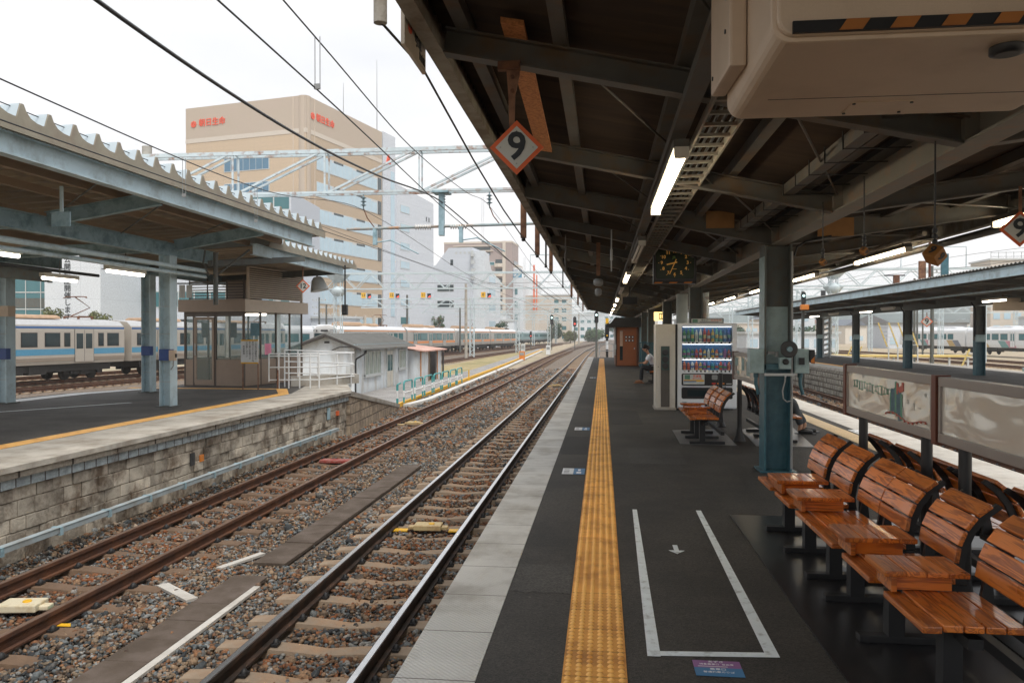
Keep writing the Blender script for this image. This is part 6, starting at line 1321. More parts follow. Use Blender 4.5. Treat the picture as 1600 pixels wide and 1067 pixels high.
def hwin(y0, y1, z0, z1, n):
    fr = MB(); 
    for a, c in (((y0, z0), (y1, z0 + .06)), ((y0, z1 - .06), (y1, z1)), ((y0, z0), (y0 + .06, z1)), ((y1 - .06, z0), (y1, z1))): fr.box((hx1 + .001, a[0], a[1]), (hx1 + .06, c[0], c[1]))
    for k in range(1, n): yy = y0 + k * (y1 - y0) / n; fr.box((hx1 + .002, yy - .025, z0 + .06), (hx1 + .05, yy + .025, z1 - .06))
    fr.box((hx1 + .001, y0 - .08, z0 - .07), (hx1 + .11, y1 + .08, z0 - .005))
    f = fr.build('window', 'greylt', t)
    MB().box((hx1 + .0015, y0 + .05, z0 + .05), (hx1 + .02, y1 - .05, z1 - .05)).build('pane', 'win_pale', f)
M['win_pale'] = M['win_pale']
hwin(37.0, 39.8, -.42, .78, 4); hwin(43.4, 45.0, -.35, .75, 2)
d = MB().box((hx1 + .001, 41.0, -1.28), (hx1 + .03, 42.2, .72)).build('door', 'offwhite', t)
MB().box((hx1 + .031, 41.12, -.35), (hx1 + .04, 42.08, .5)).build('door_window', 'win_teal', d)
mb = MB(); mb.box((hx1 + .031, 41.58, -1.25), (hx1 + .045, 41.62, .7)); mb.box((hx1 + .001, 40.9, -1.28), (hx1 + .05, 40.99, .8)); mb.box((hx1 + .001, 42.21, -1.28), (hx1 + .05, 42.3, .8)); mb.build('door_frame', 'greylt', t)
mb = MB(); mb.tube([(hx1 + .38, 36.1, .84), (hx1 + .38, 36.1, .72), (hx1 + .06, 35.6, .45), (hx1 + .05, 35.55, .3), (hx1 + .05, 35.55, -1.3)], .035, 8); mb.build('downpipe', 'black', t)
mb = MB(); mb.box((xm - .12, hy0 - .02, 1.18), (xm + .12, hy0 - .001, 1.27)); mb.build('vent', 'dark', t)
mb = MB(); mb.tube([(xm + .25, hy0 - .03, .86), (xm + .6, hy0 - .03, 1.0), (hx1, hy0 - .03, 1.0)], .02, 6); mb.build('cable', 'hutdk', t)
mb = MB(); mb.box((hx1 - .35, hy0 - .14, -.7), (hx1 - .15, hy0 - .001, .12)); mb.tube([(hx1 - .25, hy0 - .07, -.7), (hx1 - .25, hy0 - .07, -1.3)], .03, 6); mb.build('meter_cabinet', 'greylt', t)
# ---------------------------------------------------------------- lean-to with red roof
t = thing('red_roof_shed', 'small open white shed with a rusty red roof next to the white hut', 'shed', (0, 0, 0))
sx0, sx1, sy0, sy1 = -12.6, -10.75, 46.3, 52.5
mb = MB(); mb.box((sx0, sy0, -1.33), (sx1 - .05, sy0 + .06, .62)); mb.box((sx0, sy0, -1.33), (sx0 + .06, sy1, .55)); mb.box((sx1 - .06, sy0 + .06, -1.33), (sx1, 48.4, .5)); mb.box((sx1 - .06, 51.0, -1.33), (sx1, sy1, .5)); mb.box((sx0, sy1 - .06, -1.33), (sx1, sy1, .5)); mb.build('wall', 'hutwall', t)
mb = MB(); mb.box((sx1 - .5, 48.4, -1.33), (sx1 - .44, 51.0, .6)); mb.build('inner_wall', 'tile_band', t)
mb = MB(); mb.prism([(sx0 - .2, sy0 - .3, .86), (sx1 + .35, sy0 - .3, .55), (sx1 + .35, sy0 - .3, .62), (sx0 - .2, sy0 - .3, .93)], (0, sy1 - sy0 + .5, 0)); mb.build('roof', M.setdefault('redroof', mat('rusty red roof sheet', (.48, .26, .20), .65, var=.2, vs=3, col2=(.55, .38, .32), c2amt=.4, c2s=2)), t)
mb = MB(); mb.box((sx1 - .02, sy0 + .02, -1.33), (sx1 + .04, sy0 + .12, .6)); mb.box((sx1 - .02, 51.0, -1.33), (sx1 + .05, 51.12, .55)); mb.build('corner_post', M.setdefault('orangepost', mat('orange rust post', (.48, .22, .09), .7, var=.3, vs=20)), t)
mb = MB(); mb.tube([(sx1 + .05, 52.8, -1.3), (sx1 + .05, 52.8, .4)], .06, 10); tag(mb.build('short_post', 'dark'), 'dark short post behind the red roofed shed', 'post')
# ---------------------------------------------------------------- teal and white hoop barriers
M['hoop_teal'] = mat('teal hoop paint', (.05, .30, .30), .5, var=.08)
hp = None
hy = [(31.5, 32.9), (33.4, 34.9), (35.3, 36.9), (37.3, 38.9), (39.3, 40.9), (41.4, 43.0), (43.4, 44.9)]
ord_ = ['nearest', 'second', 'third', 'fourth', 'fifth', 'sixth', 'farthest']
for k, (a, c) in enumerate(hy):
    lab = ord_[k] + ' teal and white hoop barrier along the path past the white hut'
    t = thing('hoop_barrier', lab, 'barrier', (-8.0, a, -1.18), 'hoop barriers along the path'); L = c - a
    for yy in (a, c):
        mb = MB(); mb.tube([(-8.0, yy, -1.18), (-8.0, yy, -.95)], .036, 8, 0); mb.tube([(-8.0, yy, -.95), (-8.0, yy, -.68)], .036, 8, 1); mb.tube([(-8.0, yy, -.68), (-8.0, yy, -.42)], .036, 8, 0); mb.build('post', ['hoop_teal', 'white'], t)
    q = .12; mb = MB(); mb.tube([(-8.0, a, -.43), (-8.0, a + .03, -.36), (-8.0, a + q, -.32), (-8.0, c - q, -.32), (-8.0, c - .03, -.36), (-8.0, c, -.43)], .034, 8, 0); mb.build('top_rail', ['hoop_teal'], t)
    mb = MB(); mb.tube([(-8.0, a, -.78), (-8.0, c, -.78)], .026, 8); mb.build('cross_bar', 'white', t)
mb = MB(); mb.tube([(-7.93, 30.2, -1.18), (-7.93, 30.2, -.9)], .045, 8, 0); mb.tube([(-7.93, 30.2, -.9), (-7.93, 30.2, -.6)], .045, 8, 1); mb.tube([(-7.93, 30.2, -.6), (-7.93, 30.2, -.38)], .045, 8, 0); mb.tube([(-7.93, 30.2, -.37), (-7.9, 30.6, -.33)], .03, 6, 0)
tag(mb.build('bollard_post', ['hoop_teal', 'white']), 'single teal and white post in front of the hoop barriers', 'post')
tag(MB().tube([(-7.95, 47, -1.2), (-7.95, 47, -.55)], .04, 8).build('marker_post', 'yellow'), 'thin yellow post after the last hoop barrier', 'post')
# level bits along the path far off
for k, (x, y, h, m, lab) in enumerate([(-8.9, 88, 1.0, 'hazard_o', 'orange marker box standing at the end of the path'), (-11.2, 112, 1.5, 'greylt', 'pale grey relay cabinet beyond the orange marker box'), (-7.6, 112, 1.3, 'white', 'small white sign board between the far tracks')]):
    t = thing('trackside_cabinet', lab, 'cabinet', (x, y, -1.3)); MB().box((x - .3, y, -1.3), (x + .3, y + .5, -1.3 + h)).build('case', m, t, bev=.02); MB().box((x - .22, y - .02, -1.3 + h * .55), (x + .22, y - .001, -1.3 + h * .85)).build('door', 'grey', t)
# ================================================================ TRAINS
M['tr_silver'] = mat('warm silver train body', (.46, .42, .365), .4, metal=.25, var=.06, vs=.7)
M['tr_steel'] = mat('stainless train body', (.48, .47, .45), .35, metal=.4, var=.06, vs=.7)
M['tr_white'] = mat('white train body', (.72, .74, .76), .35, var=.04)
M['tr_teal'] = mat('grey teal train body', (.22, .34, .36), .45, var=.08)
M['tr_roof'] = mat('grey train roof', (.42, .43, .44), .6, var=.1)
M['tr_rustunit'] = mat('rust stained roof unit', (.42, .28, .18), .7, var=.2, vs=3)
M['under'] = mat('dark underframe', (.022, .02, .018), .7, var=.3)
M['stripe_blue'] = mat('blue stripe', (.06, .14, .32), .4, var=.04)
M['stripe_or'] = mat('orange stripe', (.75, .26, .06), .4, var=.05)
M['belt'] = mat('pale window belt', (.60, .56, .50), .4, var=.05)
def car(L, body, stripes, windows, doors, roofunits, cab=None, pant=None, half_w=1.42, wmat='win_dk', roofm='tr_roof'):
    """railway car; local +x side faces the camera; y from 0 to L; z=0 on the rail head"""
    t = thing('train_car', 'x', 'train car', (0, 0, 0)); h = half_w
    prof = [(h - .06, .98), (h, 1.35), (h, 2.95), (h - .06, 3.2), (h - .35, 3.48), (0, 3.6), (-h + .35, 3.48), (-h + .06, 3.2), (-h, 2.95), (-h, 1.35), (-h + .06, .98)]
    y0 = 0 if not cab else .9
    mb = MB(); mb.prism([(x, y0, z) for x, z in prof], (0, L - y0, 0), 0)
    if cab:      # sloping driver's end at y = 0
        n = len(prof); vs = [(x, y0, z) for x, z in prof] + [(x * .86, .25 if z < 2 else .25 + (z - 2) * .3, min(z, 3.35)) for x, z in prof]
        mb.add(vs, [(i, (i + 1) % n, n + (i + 1) % n, n + i) for i in range(n)] + [tuple(range(n, 2 * n))], 0)
    mb.build('body', body, t)
    mb = MB(); mb.prism([(x * 1.0, y0 + .02, z + .012) for x, z in prof[3:8]], (0, L - y0 - .04, 0)); mb.build('roof', roofm, t)
    for (z0, z1, m) in stripes: MB().box((h + .0005, y0 + .03, z0), (h + .006, L - .03, z1)).build('stripe', m, t)
    for (a, c, z0, z1) in windows:
        fr = MB().box((h + .004, a, z0), (h + .014, c, z1)).build('window', 'black', t)
        MB().box((h + .0145, a + .05, z0 + .05), (h + .018, c - .05, z1 - .05)).build('pane', wmat, fr)
    for (a, c) in doors:
        d = MB().box((h + .0075, a, 1.08), (h + .02, c, 2.98)).build('door', body, t); m_ = (a + c) / 2
        mb = MB(); mb.box((h + .0205, m_ - .012, 1.1), (h + .023, m_ + .012, 2.96)); mb.box((h + .0077, a - .03, 1.06), (h + .0205, a - .002, 3.0)); mb.box((h + .0077, c + .002, 1.06), (h + .0205, c + .03, 3.0)); mb.build('seam', 'dark', d)
        for (p, q) in ((a + .1, m_ - .1), (m_ + .1, c - .1)): MB().box((h + .0207, p, 1.85), (h + .024, q, 2.75)).build('door_window', wmat, d)
    mb = MB(); mb.box((-1.2, 1.0, .55), (1.2, L - 1., .975)); mb.build('underframe', 'under', t)
    for yb in (3.0, L - 3.0):
        mb = MB(); mb.box((.85, yb - 1.5, .35), (1.05, yb + 1.5, .75)); mb.box((-1.05, yb - 1.5, .35), (-.85, yb + 1.5, .75))
        for yy in (yb - 1.05, yb + 1.05):
            mb.lathe([(.43, 0), (.43, .09), (.36, .1), (.1, .16)], (.56, yy, .43), X, 18); mb.lathe([(.43, 0), (.43, .09)], (-.65, yy, .43), X, 18); mb.lathe([(.09, 0), (.09, .1)], (1.05, yy, .45), X, 10)
        mb.box((.9, yb - .3, .3), (1.1, yb + .3, .6)); mb.build('bogie', 'under', t)
    rng = random.Random(int(L * 10)); yy = 6.0
    while yy < L - 6.6:
        w = rng.uniform(.8, 1.6); hgt = rng.uniform(.35, .55); MB().box((.8, yy, .97 - hgt), (1.25, yy + w, .96)).build('equipment_box', 'under', t, bev=.02); yy += w + .35
    for (a, c, hh, m) in roofunits:
        mb = MB(); mb.prism([(.75, a, 3.58), (.68, a, 3.58 + hh * .7), (.45, a, 3.58 + hh), (-.45, a, 3.58 + hh), (-.68, a, 3.58 + hh * .7), (-.75, a, 3.58)], (0, c - a, 0)); mb.build('roof_unit', m, t, bev=.06)
    if pant:
        for p in pant:
            mb = MB(); mb.bar((-.6, p, 3.75), (.6, p, 3.75), .06, .06, 0, Y); mb.bar((-.6, p + 1.1, 3.75), (.6, p + 1.1, 3.75), .06, .06); mb.bar((-.5, p, 3.78), (-.5, p + 1.1, 3.78), .05, .05); mb.bar((.5, p, 3.78), (.5, p + 1.1, 3.78), .05, .05)
            mb.tube([(0, p, 3.8), (0, p + 1.5, 4.35), (0, p + .3, 4.95)], .035, 6); mb.tube([(-.85, p + .3, 4.9), (-.6, p + .3, 4.98), (.6, p + .3, 4.98), (.85, p + .3, 4.9)], .03, 6); mb.tube([(-.6, p + .55, 4.98), (.6, p + .55, 4.98)], .025, 6)
            for q in (-.5, .5): mb.lathe([(.07, 0), (.07, .12)], (q, p, 3.6), Z, 8); mb.lathe([(.07, 0), (.07, .12)], (q, p + 1.1, 3.6), Z, 8)
            mb.build('pantograph', 'rust', t)
    return t
def put(t, p, d, label, group): t.location = p; t.rotation_euler = (0, 0, math.atan2(-d.x, d.y)); t['label'] = label; t['group'] = group; return t
G1 = 'cars of the blue striped train'
st = [(1.52, 1.86, 'skyband'), (1.32, 1.36, 'bronze'), (1.20, 1.24, 'bronze'), (3.02, 3.14, 'stripe_blue')]
wins = [(.5, 1.0, 1.98, 2.78), (1.25, 2.25, 1.98, 2.78), (4.05, 4.5, 1.98, 2.78), (4.9, 6.0, 1.98, 2.78), (6.5, 7.6, 1.98, 2.78), (7.9, 8.35, 1.98, 2.78), (10.6, 11.05, 1.98, 2.78), (11.5, 12.6, 1.98, 2.78), (13.1, 14.2, 1.98, 2.78), (14.5, 14.95, 1.98, 2.78), (17.15, 17.6, 1.98, 2.78), (17.9, 18.9, 1.98, 2.78)]
c1 = car(19.4, 'tr_silver', st, wins, [(2.55, 3.8), (8.7, 9.95 + .3), (15.3, 16.75)], [(2, 6, .22, 'tr_rustunit'), (7.5, 9.2, .22, 'dark'), (11, 15, .22, 'tr_rustunit')], pant=[16.6])
base = tl(28.3, 0); put(c1, base, TD, 'first car of the blue striped train, left of the gap between its cars', G1)
c2 = dup(c1, tl(28.3 + 19.9, 0), 'second car of the blue striped train, right of the gap behind the pale columns', c1.rotation_euler.z)
G2 = 'cars of the orange striped train'
st2 = [(1.5, 1.72, 'stripe_or'), (3.0, 3.1, 'stripe_or'), (1.75, 1.80, 'stripe_or')]
wins2 = [(3.6, 4.5, 1.95, 2.8), (4.6, 7.4, 1.9, 2.82), (9.5, 10.8, 1.9, 2.82), (11, 13.4, 1.9, 2.82), (15.6, 16.8, 1.9, 2.82), (17.1, 18.6, 1.9, 2.82)]
drs2 = [(2.1, 3.4), (8.0, 9.3), (13.9, 15.2)]
ru = [(3.5, 8.2, .42, 'tr_rustunit'), (10.5, 12.6, .32, 'tr_rustunit')]
o1 = car(19.6, 'tr_steel', st2, wins2, drs2, ru, cab=True, pant=[14.5], wmat='win_teal', roofm='tr_white')
mb = MB(); mb.box((.75, .255, 2.95), (1.1, .42, 3.15), 0); mb.box((-.3, .25, 2.95), (.4, .43, 3.15), 0); mb.box((-1.1, .255, 2.95), (-.75, .42, 3.15), 0)
for x in (-1.0, -.85, .85, 1.0): mb.lathe([(.06, 0), (.06, .02)], (x, .25, 3.05), (0, -1, 0), 10, 1)
mb.build('headlights', ['black', 'white'], o1); MB().box((-1.0, .23, 1.9), (1.0, .26, 2.8)).build('windscreen', 'win_dk', o1); MB().prism([(1.425, .95, 1.35), (1.425, 2.0, 1.35), (1.425, 2.0, 3.25), (1.425, .95, 3.05)], (.012, 0, 0)).build('cab_side', 'tr_white', o1)
put(o1, tl(77.2, 0), TD, 'leading car of the orange striped train with a white cab front', G2)
o2 = car(19.6, 'tr_steel', st2, wins2, drs2, ru, pant=[15.5], wmat='win_teal', roofm='tr_white'); put(o2, tl(77.2 + 20, 0), TD, 'second car of the orange striped train behind its white cabbed leading car', G2)
o3 = car(19.6, 'tr_steel', st2, wins2, drs2, ru, cab=True, pant=[12], wmat='win_teal', roofm='tr_white'); MB().box((1.424, .95, 1.1), (1.436, 2.0, 3.2)).build('cab_side', 'tr_white', o3)
put(o3, tl(77.2 + 40.2, 0), TD, 'third car of the orange striped train with a white end beside the concrete pole', G2)
dup(o2, tl(77.2 + 60.2, 0), 'farthest car of the orange striped train', o2.rotation_euler.z)
wcar = car(20, 'tr_white', [(1.5, 1.6, 'greylt')], [(1 + 2.3 * k, 2.9 + 2.3 * k, 1.9, 2.75) for k in range(8)], [], [(4, 8, .2, 'tr_white'), (11, 15, .2, 'tr_white')], wmat='win_teal', roofm='tr_white')
put(wcar, tl(62, -4.5), TD, 'plain white train car seen through the glass waiting room', 'cars of the plain white train')
dup(wcar, tl(82.5, -4.5), 'plain white train car above the roof of the white hut', wcar.rotation_euler.z)
tcar = car(20, 'tr_teal', [(1.12, 1.2, 'dullred'), (2.95, 3.05, 'tr_white')], [(1 + 1.55 * k, 2.0 + 1.55 * k, 1.95, 2.7) for k in range(12)], [], [(5, 8, .25, 'tr_roof'), (12, 15, .25, 'tr_roof')], wmat='win_teal')
d3 = V((.13, .99, 0)).normalized()
for k, nm in enumerate(['nearest', 'middle', 'farthest']):
    p = V((-24.5, 184, zr)) + d3 * (20.5 * k)
    if k == 0: put(tcar, p, d3, 'nearest car of the distant grey teal train', 'cars of the distant teal train')
    else: dup(tcar, p, nm + ' car of the distant grey teal train', tcar.rotation_euler.z)
# white express with coloured parallelograms in the train yard (it shows its -x side)
def express(cab):
    wl = [(2.2 + 1.9 * k, 3.7 + 1.9 * k, 1.95, 2.75) for k in range(8) if k not in (4,)]
    t = car(20, 'tr_white', [], wl, [(9.95, 10.9)], [(4, 9, .15, 'tr_white'), (11, 16, .15, 'tr_white')], cab=cab, wmat='win_teal', roofm='tr_white', half_w=1.45)
    cols = [((.06, .16, .28), (.70, .40, .03)), ((.04, .30, .30), (.70, .20, .30)), ((.65, .40, .05), (.10, .13, .22))]
    h = 1.45
    for k, (a, y) in enumerate(((0, 2.4), (1, 8.2), (2, 16.0))):
        c1_, c2_ = [tuple(.6 * q + .12 for q in cc) for cc in cols[a]]; m1 = mat('livery block', c1_, .4, var=.03); m2 = mat('livery block', c2_, .4, var=.03)
        MB().prism([(h + .0008, y, 1.0), (h + .0008, y + 1.6, 1.0), (h + .0008, y + .6, 1.85), (h + .0008, y - .9, 1.85)], (.003, 0, 0)).build('livery_block', m1, t)
        MB().prism([(h + .0008, y + 1.65, 1.0), (h + .0008, y + 3.1, 1.0), (h + .0008, y + 2.2, 1.85), (h + .0008, y + .65, 1.85)], (.003, 0, 0)).build('livery_block', m2, t)
    return t
e1 = express(True); e2 = express(False)
dE = V((.09, -.996, 0)).normalized()
ang = math.atan2(-dE.x, dE.y)
GE = 'cars of the white express in the train yard'
for k, lab in enumerate(['leading car of the white express with coloured blocks in the train yard', 'second car of the white express in the train yard', 'third car of the white express, behind the yard platform column', 'fourth car of the white express, last of the four in view']):
    p = V((49.4, 136, zr)) + dE * (20.4 * k); src = e1 if k == 0 else e2
    if k < 2: put(src, p, dE, lab, GE)
    else: dup(e2, p, lab, ang, GE)

# ================================================================ OVERHEAD LINE GANTRIES
def gantry(y, x0, x1, zt, zbm, masts, label, panel=2.3, w=.5, m='gantry', chord=.14, mast_w=.32, brace=.055, style='warren', insul=(), mast_top=None):
    t = thing('line_gantry', label, 'line gantry', ((x0 + x1) / 2, y, -1.3), 'overhead line gantries across the tracks')
    for s in (-1, 1):
        yy = y + s * w / 2
        MB().bar((x0, yy, zt), (x1, yy, zt), chord * .7, chord).build('top_chord', m, t); MB().bar((x0, yy, zbm), (x1, yy, zbm), chord * .6, chord * .6).build('bottom_chord', m, t)
        n = max(2, round((x1 - x0) / panel)); mb = MB()
        for k in range(n):
            a = x0 + (x1 - x0) * k / n; b_ = x0 + (x1 - x0) * (k + 1) / n
            if style == 'pratt':
                mb.bar((a, yy, zbm), (a, yy, zt), brace, brace, 0, Y); mb.bar((a + .1, yy, zbm), (b_ - .1, yy, zt), brace * 1.25, brace * 1.25, 0, Y)
            else:
                mm = (a + b_) / 2; mb.bar((a, yy, zbm), (mm, yy, zt), brace, brace, 0, Y); mb.bar((mm, yy, zt), (b_, yy, zbm), brace, brace, 0, Y)
        mb.build('lattice', m, t)
    mb = MB(); n = max(2, round((x1 - x0) / panel))
    for k in range(n + 1): a = x0 + (x1 - x0) * k / n; mb.bar((a, y - w / 2, zt), (a, y + w / 2, zt), brace, brace, 0, Z); mb.bar((a, y - w / 2, zbm), (a, y + w / 2, zbm), brace, brace)
    mb.build('cross_ties', m, t)
    for mx in masts:
        mb = MB(); top = mast_top or zt; hw = mast_w / 2
        for a in (-1, 1):
            for c in (-1, 1): mb.bar((mx + a * hw, y + c * hw, -1.34), (mx + a * hw, y + c * hw, top), .07, .07)
        zz = -1.2; k = 0
        while zz < top - .5:
            for a in (-1, 1):
                s = 1 if k % 2 else -1
                mb.bar((mx - s * hw, y + a * hw, zz), (mx + s * hw, y + a * hw, zz + .5), .035, .035, 0, Y); mb.bar((mx + a * hw, y - s * hw, zz), (mx + a * hw, y + s * hw, zz + .5), .035, .035)
            zz += .5; k += 1
        mb.build('mast', m, t)
    for (ix, L) in insul:
        mb = MB(); pr = [(.02, 0), (.02, -.05)]
        for k in range(3): z_ = -.08 - k * L / 3.4; pr += [(.035, z_), (.10, z_ - .03), (.035, z_ - .05)]
        pr += [(.02, -L), (.015, -L - .12)]
        mb.lathe(pr, (ix, y, zbm - .05), Z, 12); mb.build('insulator', 'insul', t)
    return t
M['insul'] = mat('blue grey insulator', (.16, .24, .27), .25, var=.1, coat=.4)
gy = 24.0
ga = gantry(gy, -17.5, 3.4, 7.25, 5.98, [], 'nearest rusty pale blue lattice gantry across the tracks', 3.05, .4, 'gantry', .115, style='pratt', brace=.05, insul=[(-7.37, .38), (-4.86, .30), (-3.42, .38)])
for mx in (-14.5,): MB().tube([(mx, gy, -1.3), (mx, gy, 7.6)], [.19, .15], 14).build('mast', 'conc', ga)
MB().tube([(3.0, gy, .003), (3.0, gy, 7.4)], .14, 12).build('mast', 'gantry', ga)
MB().bar((-4.9, gy, 5.9), (-4.9, gy, 4.62), .16, .2, 0, Y).build('drop_post', 'sky_paint2', ga)
MB().bar((-4.9, gy - .3, 5.93), (-4.9, gy + .3, 5.93), .5, .05).build('drop_plate', 'sky_paint2', ga)
mb = MB(); mb.tube([(-7.9, gy, 4.86), (-2.0, gy, 4.95)], .045, 8); mb.build('steady_pipe', 'rust_pipe' if 'rust_pipe' in M else M.setdefault('rust_pipe', mat('blue grey pipe with rust', (.30, .38, .40), .5, col2=(.40, .22, .12), c2amt=.35, c2s=3)), ga)
for x0, x1 in ((-5.75, -5.2), (-4.65, -4.1)):
    pr = []
    for k in range(7): h = k * .075; pr += [(.04, h), (.10, h + .02), (.045, h + .04)]
    MB().lathe(pr, (x0 + .02, gy, 4.9), X, 12).build('strain_insulator', M.setdefault('wht_ins', mat('white porcelain', (.66, .66, .64), .2, coat=.5)), ga)
for x, z in ((-7.0, 4.86), (-4.3, 4.9)): 
    d = 1; mb = MB(); mb.box((x - .06, gy - .06, z - .5), (x + .06, gy + .06, z)); mb.tube([(x + .05, gy, z - .42), (x + .5, gy, z - .36), (x + 1.0, gy + .1, z - .6), (x + 1.35, gy + .1, z - .78)], .022, 6); mb.build('registration_arm', 'sky_paint2', ga)
for x in (-7.37, -3.42): MB().tube([(x, gy, 5.5), (x + .12, gy, 5.2), (x + .35, gy, 4.9)], .018, 6).build('link', 'rust', ga)
GF = 'gantry_far'
gantry(73, -26, 34, 7.3, 5.85, [-24.9, 20.3], 'second gantry with flared mast heads spanning all tracks', 2.9, .7, GF, .16, .62, .07)
g2 = [o for o in bpy.data.objects if o.get('label', '').startswith('second gantry with flared')][0]
for mx in (20.3, -24.9):
    mb = MB(); mb.lathe([(.45, 5.2), (.9, 5.75), (.45, 6.1)], (mx, 73, 0), Z, 4); mb.lathe([(.45, 6.5), (1.2, 7.2), (1.2, 7.35)], (mx, 73, 0), Z, 4); mb.build('mast_head', GF, g2)
mb = MB(); mb.tube([(26, 73, 7.3), (26, 73, 9.2), (31.4, 73, 9.2), (31.4, 73, 7.3)], .06, 6); mb.tube([(15, 73, 7.3), (15, 73, 8.7)], .05, 6); mb.tube([(-3, 73, 7.3), (-3, 73, 8.9), (-6.6, 73, 8.9), (-6.6, 73, 7.3)], .06, 6); mb.build('wire_frame', GF, g2)
labs = ['third gantry carrying yellow number boards and red signal lamps', 'fourth gantry in the middle distance', 'fifth gantry in the middle distance', 'sixth gantry, pale with distance', 'seventh gantry, pale with distance', 'eighth, farthest visible gantry over the tracks', 'ninth gantry lost in the distance']
for k, y in enumerate((97, 122, 150, 185, 225, 270, 330)):
    gantry(y, -30 + k * 2, 26 - k * 2, 6.0 + (k % 2) * .3, 4.9, [-16 + (k % 3) * 3, 17.5 - (k % 2) * 6], labs[k], 3.2, .7, GF, .12, .5, .06)
# yellow number boards with red lamps on the third gantry
for k, (x, n) in enumerate([(-29.6, '13'), (-26.0, '12'), (-22.0, '11'), (-14.5, '0')]):
    # standing on the top chord
    y = 96.3; t = thing('number_board', f'yellow board numbered {n} with a small red signal on the third gantry', 'number board', (x, y, 6.1), 'yellow number boards on the gantry')
    MB().box((x - .28, y, 6.1), (x + .28, y + .06, 6.75)).build('board', 'yellow', t); mb = MB(); add_text(mb, n, (x, y - .001, 6.43), (1, 0, 0), (0, 0, 1), .45, 0, .004, .01); mb.build('lettering', 'text_dk', t)
    MB().box((x + .5, y, 6.1), (x + .95, y + .15, 6.62)).build('signal_case', 'black', t); mb = MB(); mb.add([(x + .6, y - .004, 6.15), (x + .9, y - .004, 6.15), (x + .9, y - .004, 6.4)], [(0, 1, 2)]); mb.build('lamps', 'redlit', t)
# concrete and steel poles
def pole(x, y, h, r, label, m='conc', arms=()):
    t = thing('line_pole', label, 'pole', (x, y, -1.3), 'poles beside the tracks'); MB().tube([(x, y, -1.34), (x, y, h)], [r * 1.15, r * .85], 12).build('shaft', m, t)
    for z, l in arms:
        mb = MB(); mb.bar((x - l, y, z), (x + l, y, z), .08, .08)
        for q in (-l * .9, -l * .4, l * .4, l * .9): mb.lathe([(.05, 0), (.09, .05), (.04, .12), (.07, .17), (.03, .22)], (x + q, y, z + .04), Z, 8)
        mb.build('cross_arm', 'greylt', t)
    return t
pole(-15.9, 92, 7.5, .17, 'concrete pole standing in front of the orange striped train', arms=[(5.6, .5)])
pole(-28.5, 58, 7.2, .2, 'concrete pole behind the blue striped train, left of a big transformer', arms=[(6.2, .9), (5.2, .9)])
pole(-26.2, 105, 6.9, .16, 'slim grey pole rising behind the orange striped train', 'steel_old', [(5.9, .6), (5.0, .5)])
pole(-21.3, 118, 5.6, .14, 'short dark pole behind the orange striped train', 'steel_old', [(5.0, .7), (4.2, .7)])
pole(-35.2, 96, 6.2, .12, 'thin pole with crossarms right of the second canopy', 'steel_old', [(5.8, .9), (4.9, .9), (4.1, .7)])
pole(-33.2, 93, 5.2, .12, 'thin lower pole by the second canopy', 'steel_old', [(4.8, .8), (3.9, .8)])
pole(-6.0, 205, 7, .2, 'distant pole above the grey teal train', 'conc', [(6, 1)])
# transformer on a steel platform behind the blue train
t = thing('transformer', 'blue grey finned transformer on a pole platform behind the blue striped train', 'transformer', (-27, 58.2, 3.4))
mb = MB(); mb.bar((-29.2, 58.2, 3.45), (-24.3, 58.2, 3.45), 1.2, .12); mb.bar((-24.6, 58.2, -1.3), (-24.6, 58.2, 5.8), .3, .3); mb.build('platform', 'greylt', t); mb = MB(); mb.box((-27.6, 57.7, 3.55), (-25.6, 58.8, 4.6))
for k in range(12): mb.box((-27.55 + k * .165, 57.5, 3.62), (-27.5 + k * .165, 57.7, 4.5))
mb.build('tank', M.setdefault('trafo', mat('blue grey tank', (.22, .32, .42), .5)), t)
mb = MB()
for k in range(4): mb.lathe([(.05, 0), (.1, .08), (.05, .16), (.1, .24), (.05, .32), (.09, .4), (.03, .5)], (-27.3 + k * .45, 58.2, 4.6), Z, 10)
mb.build('bushings', 'insul', t)
# colour light signals
def signal(x, y, z, s, red, label, mast=True, lit=True):
    t = thing('colour_signal', label, 'signal', (x, y, -1.3), 'railway colour light signals')
    MB().prism([(x + s * .32 * math.cos(a), y, z + s * (.62 if math.sin(a) > 0 else -.62) + s * .32 * math.sin(a)) for a in [k * math.pi / 8 for k in range(16)]], (0, .1, 0)).build('backboard', 'black', t)
    MB().lathe([(s * .15, 0), (s * .15, .05)], (x, y - .001, z - s * .38 if red else z + s * .38), (0, -1, 0), 12).build('lamp', 'redlit' if red else 'cyanlit', t)
    mb = MB(); mb.lathe([(s * .12, 0), (s * .12, .03)], (x, y - .001, z - s * .38 if not red else z + s * .38), (0, -1, 0), 12); mb.build('unlit_lamp', 'dark', t)
    if mast: MB().tube([(x, y + .15, -1.34), (x, y + .15, z + s)], .08, 8).build('mast', 'steel_old', t)
    return t
signal(-9.3, 147, 4.25, 1.0, False, 'tall black signal with a pale lamp above the distant train')
signal(-4.98, 145, 3.85, 1.0, True, 'tall black signal with a red lamp left of the canopy end')
signal(-13.2, 147, 1.5, .65, True, 'small red signal beside the distant teal train')
signal(-.45, 62, 2.9, .5, False, 'signal with a yellow box by the end of the bench platform')
t = thing('signal_post', 'black and white banded post with yellow box at the platform end fence', 'signal', (.35, 58, 0))
mb = MB(); mb.box((.24, 58, 2.35), (.46, 58.3, 2.75), 2)
for k in range(6): mb.tube([(.35, 58.1, -1.3 + k * .6), (.35, 58.1, -1.3 + (k + 1) * .6)], .09, 8, k % 2)
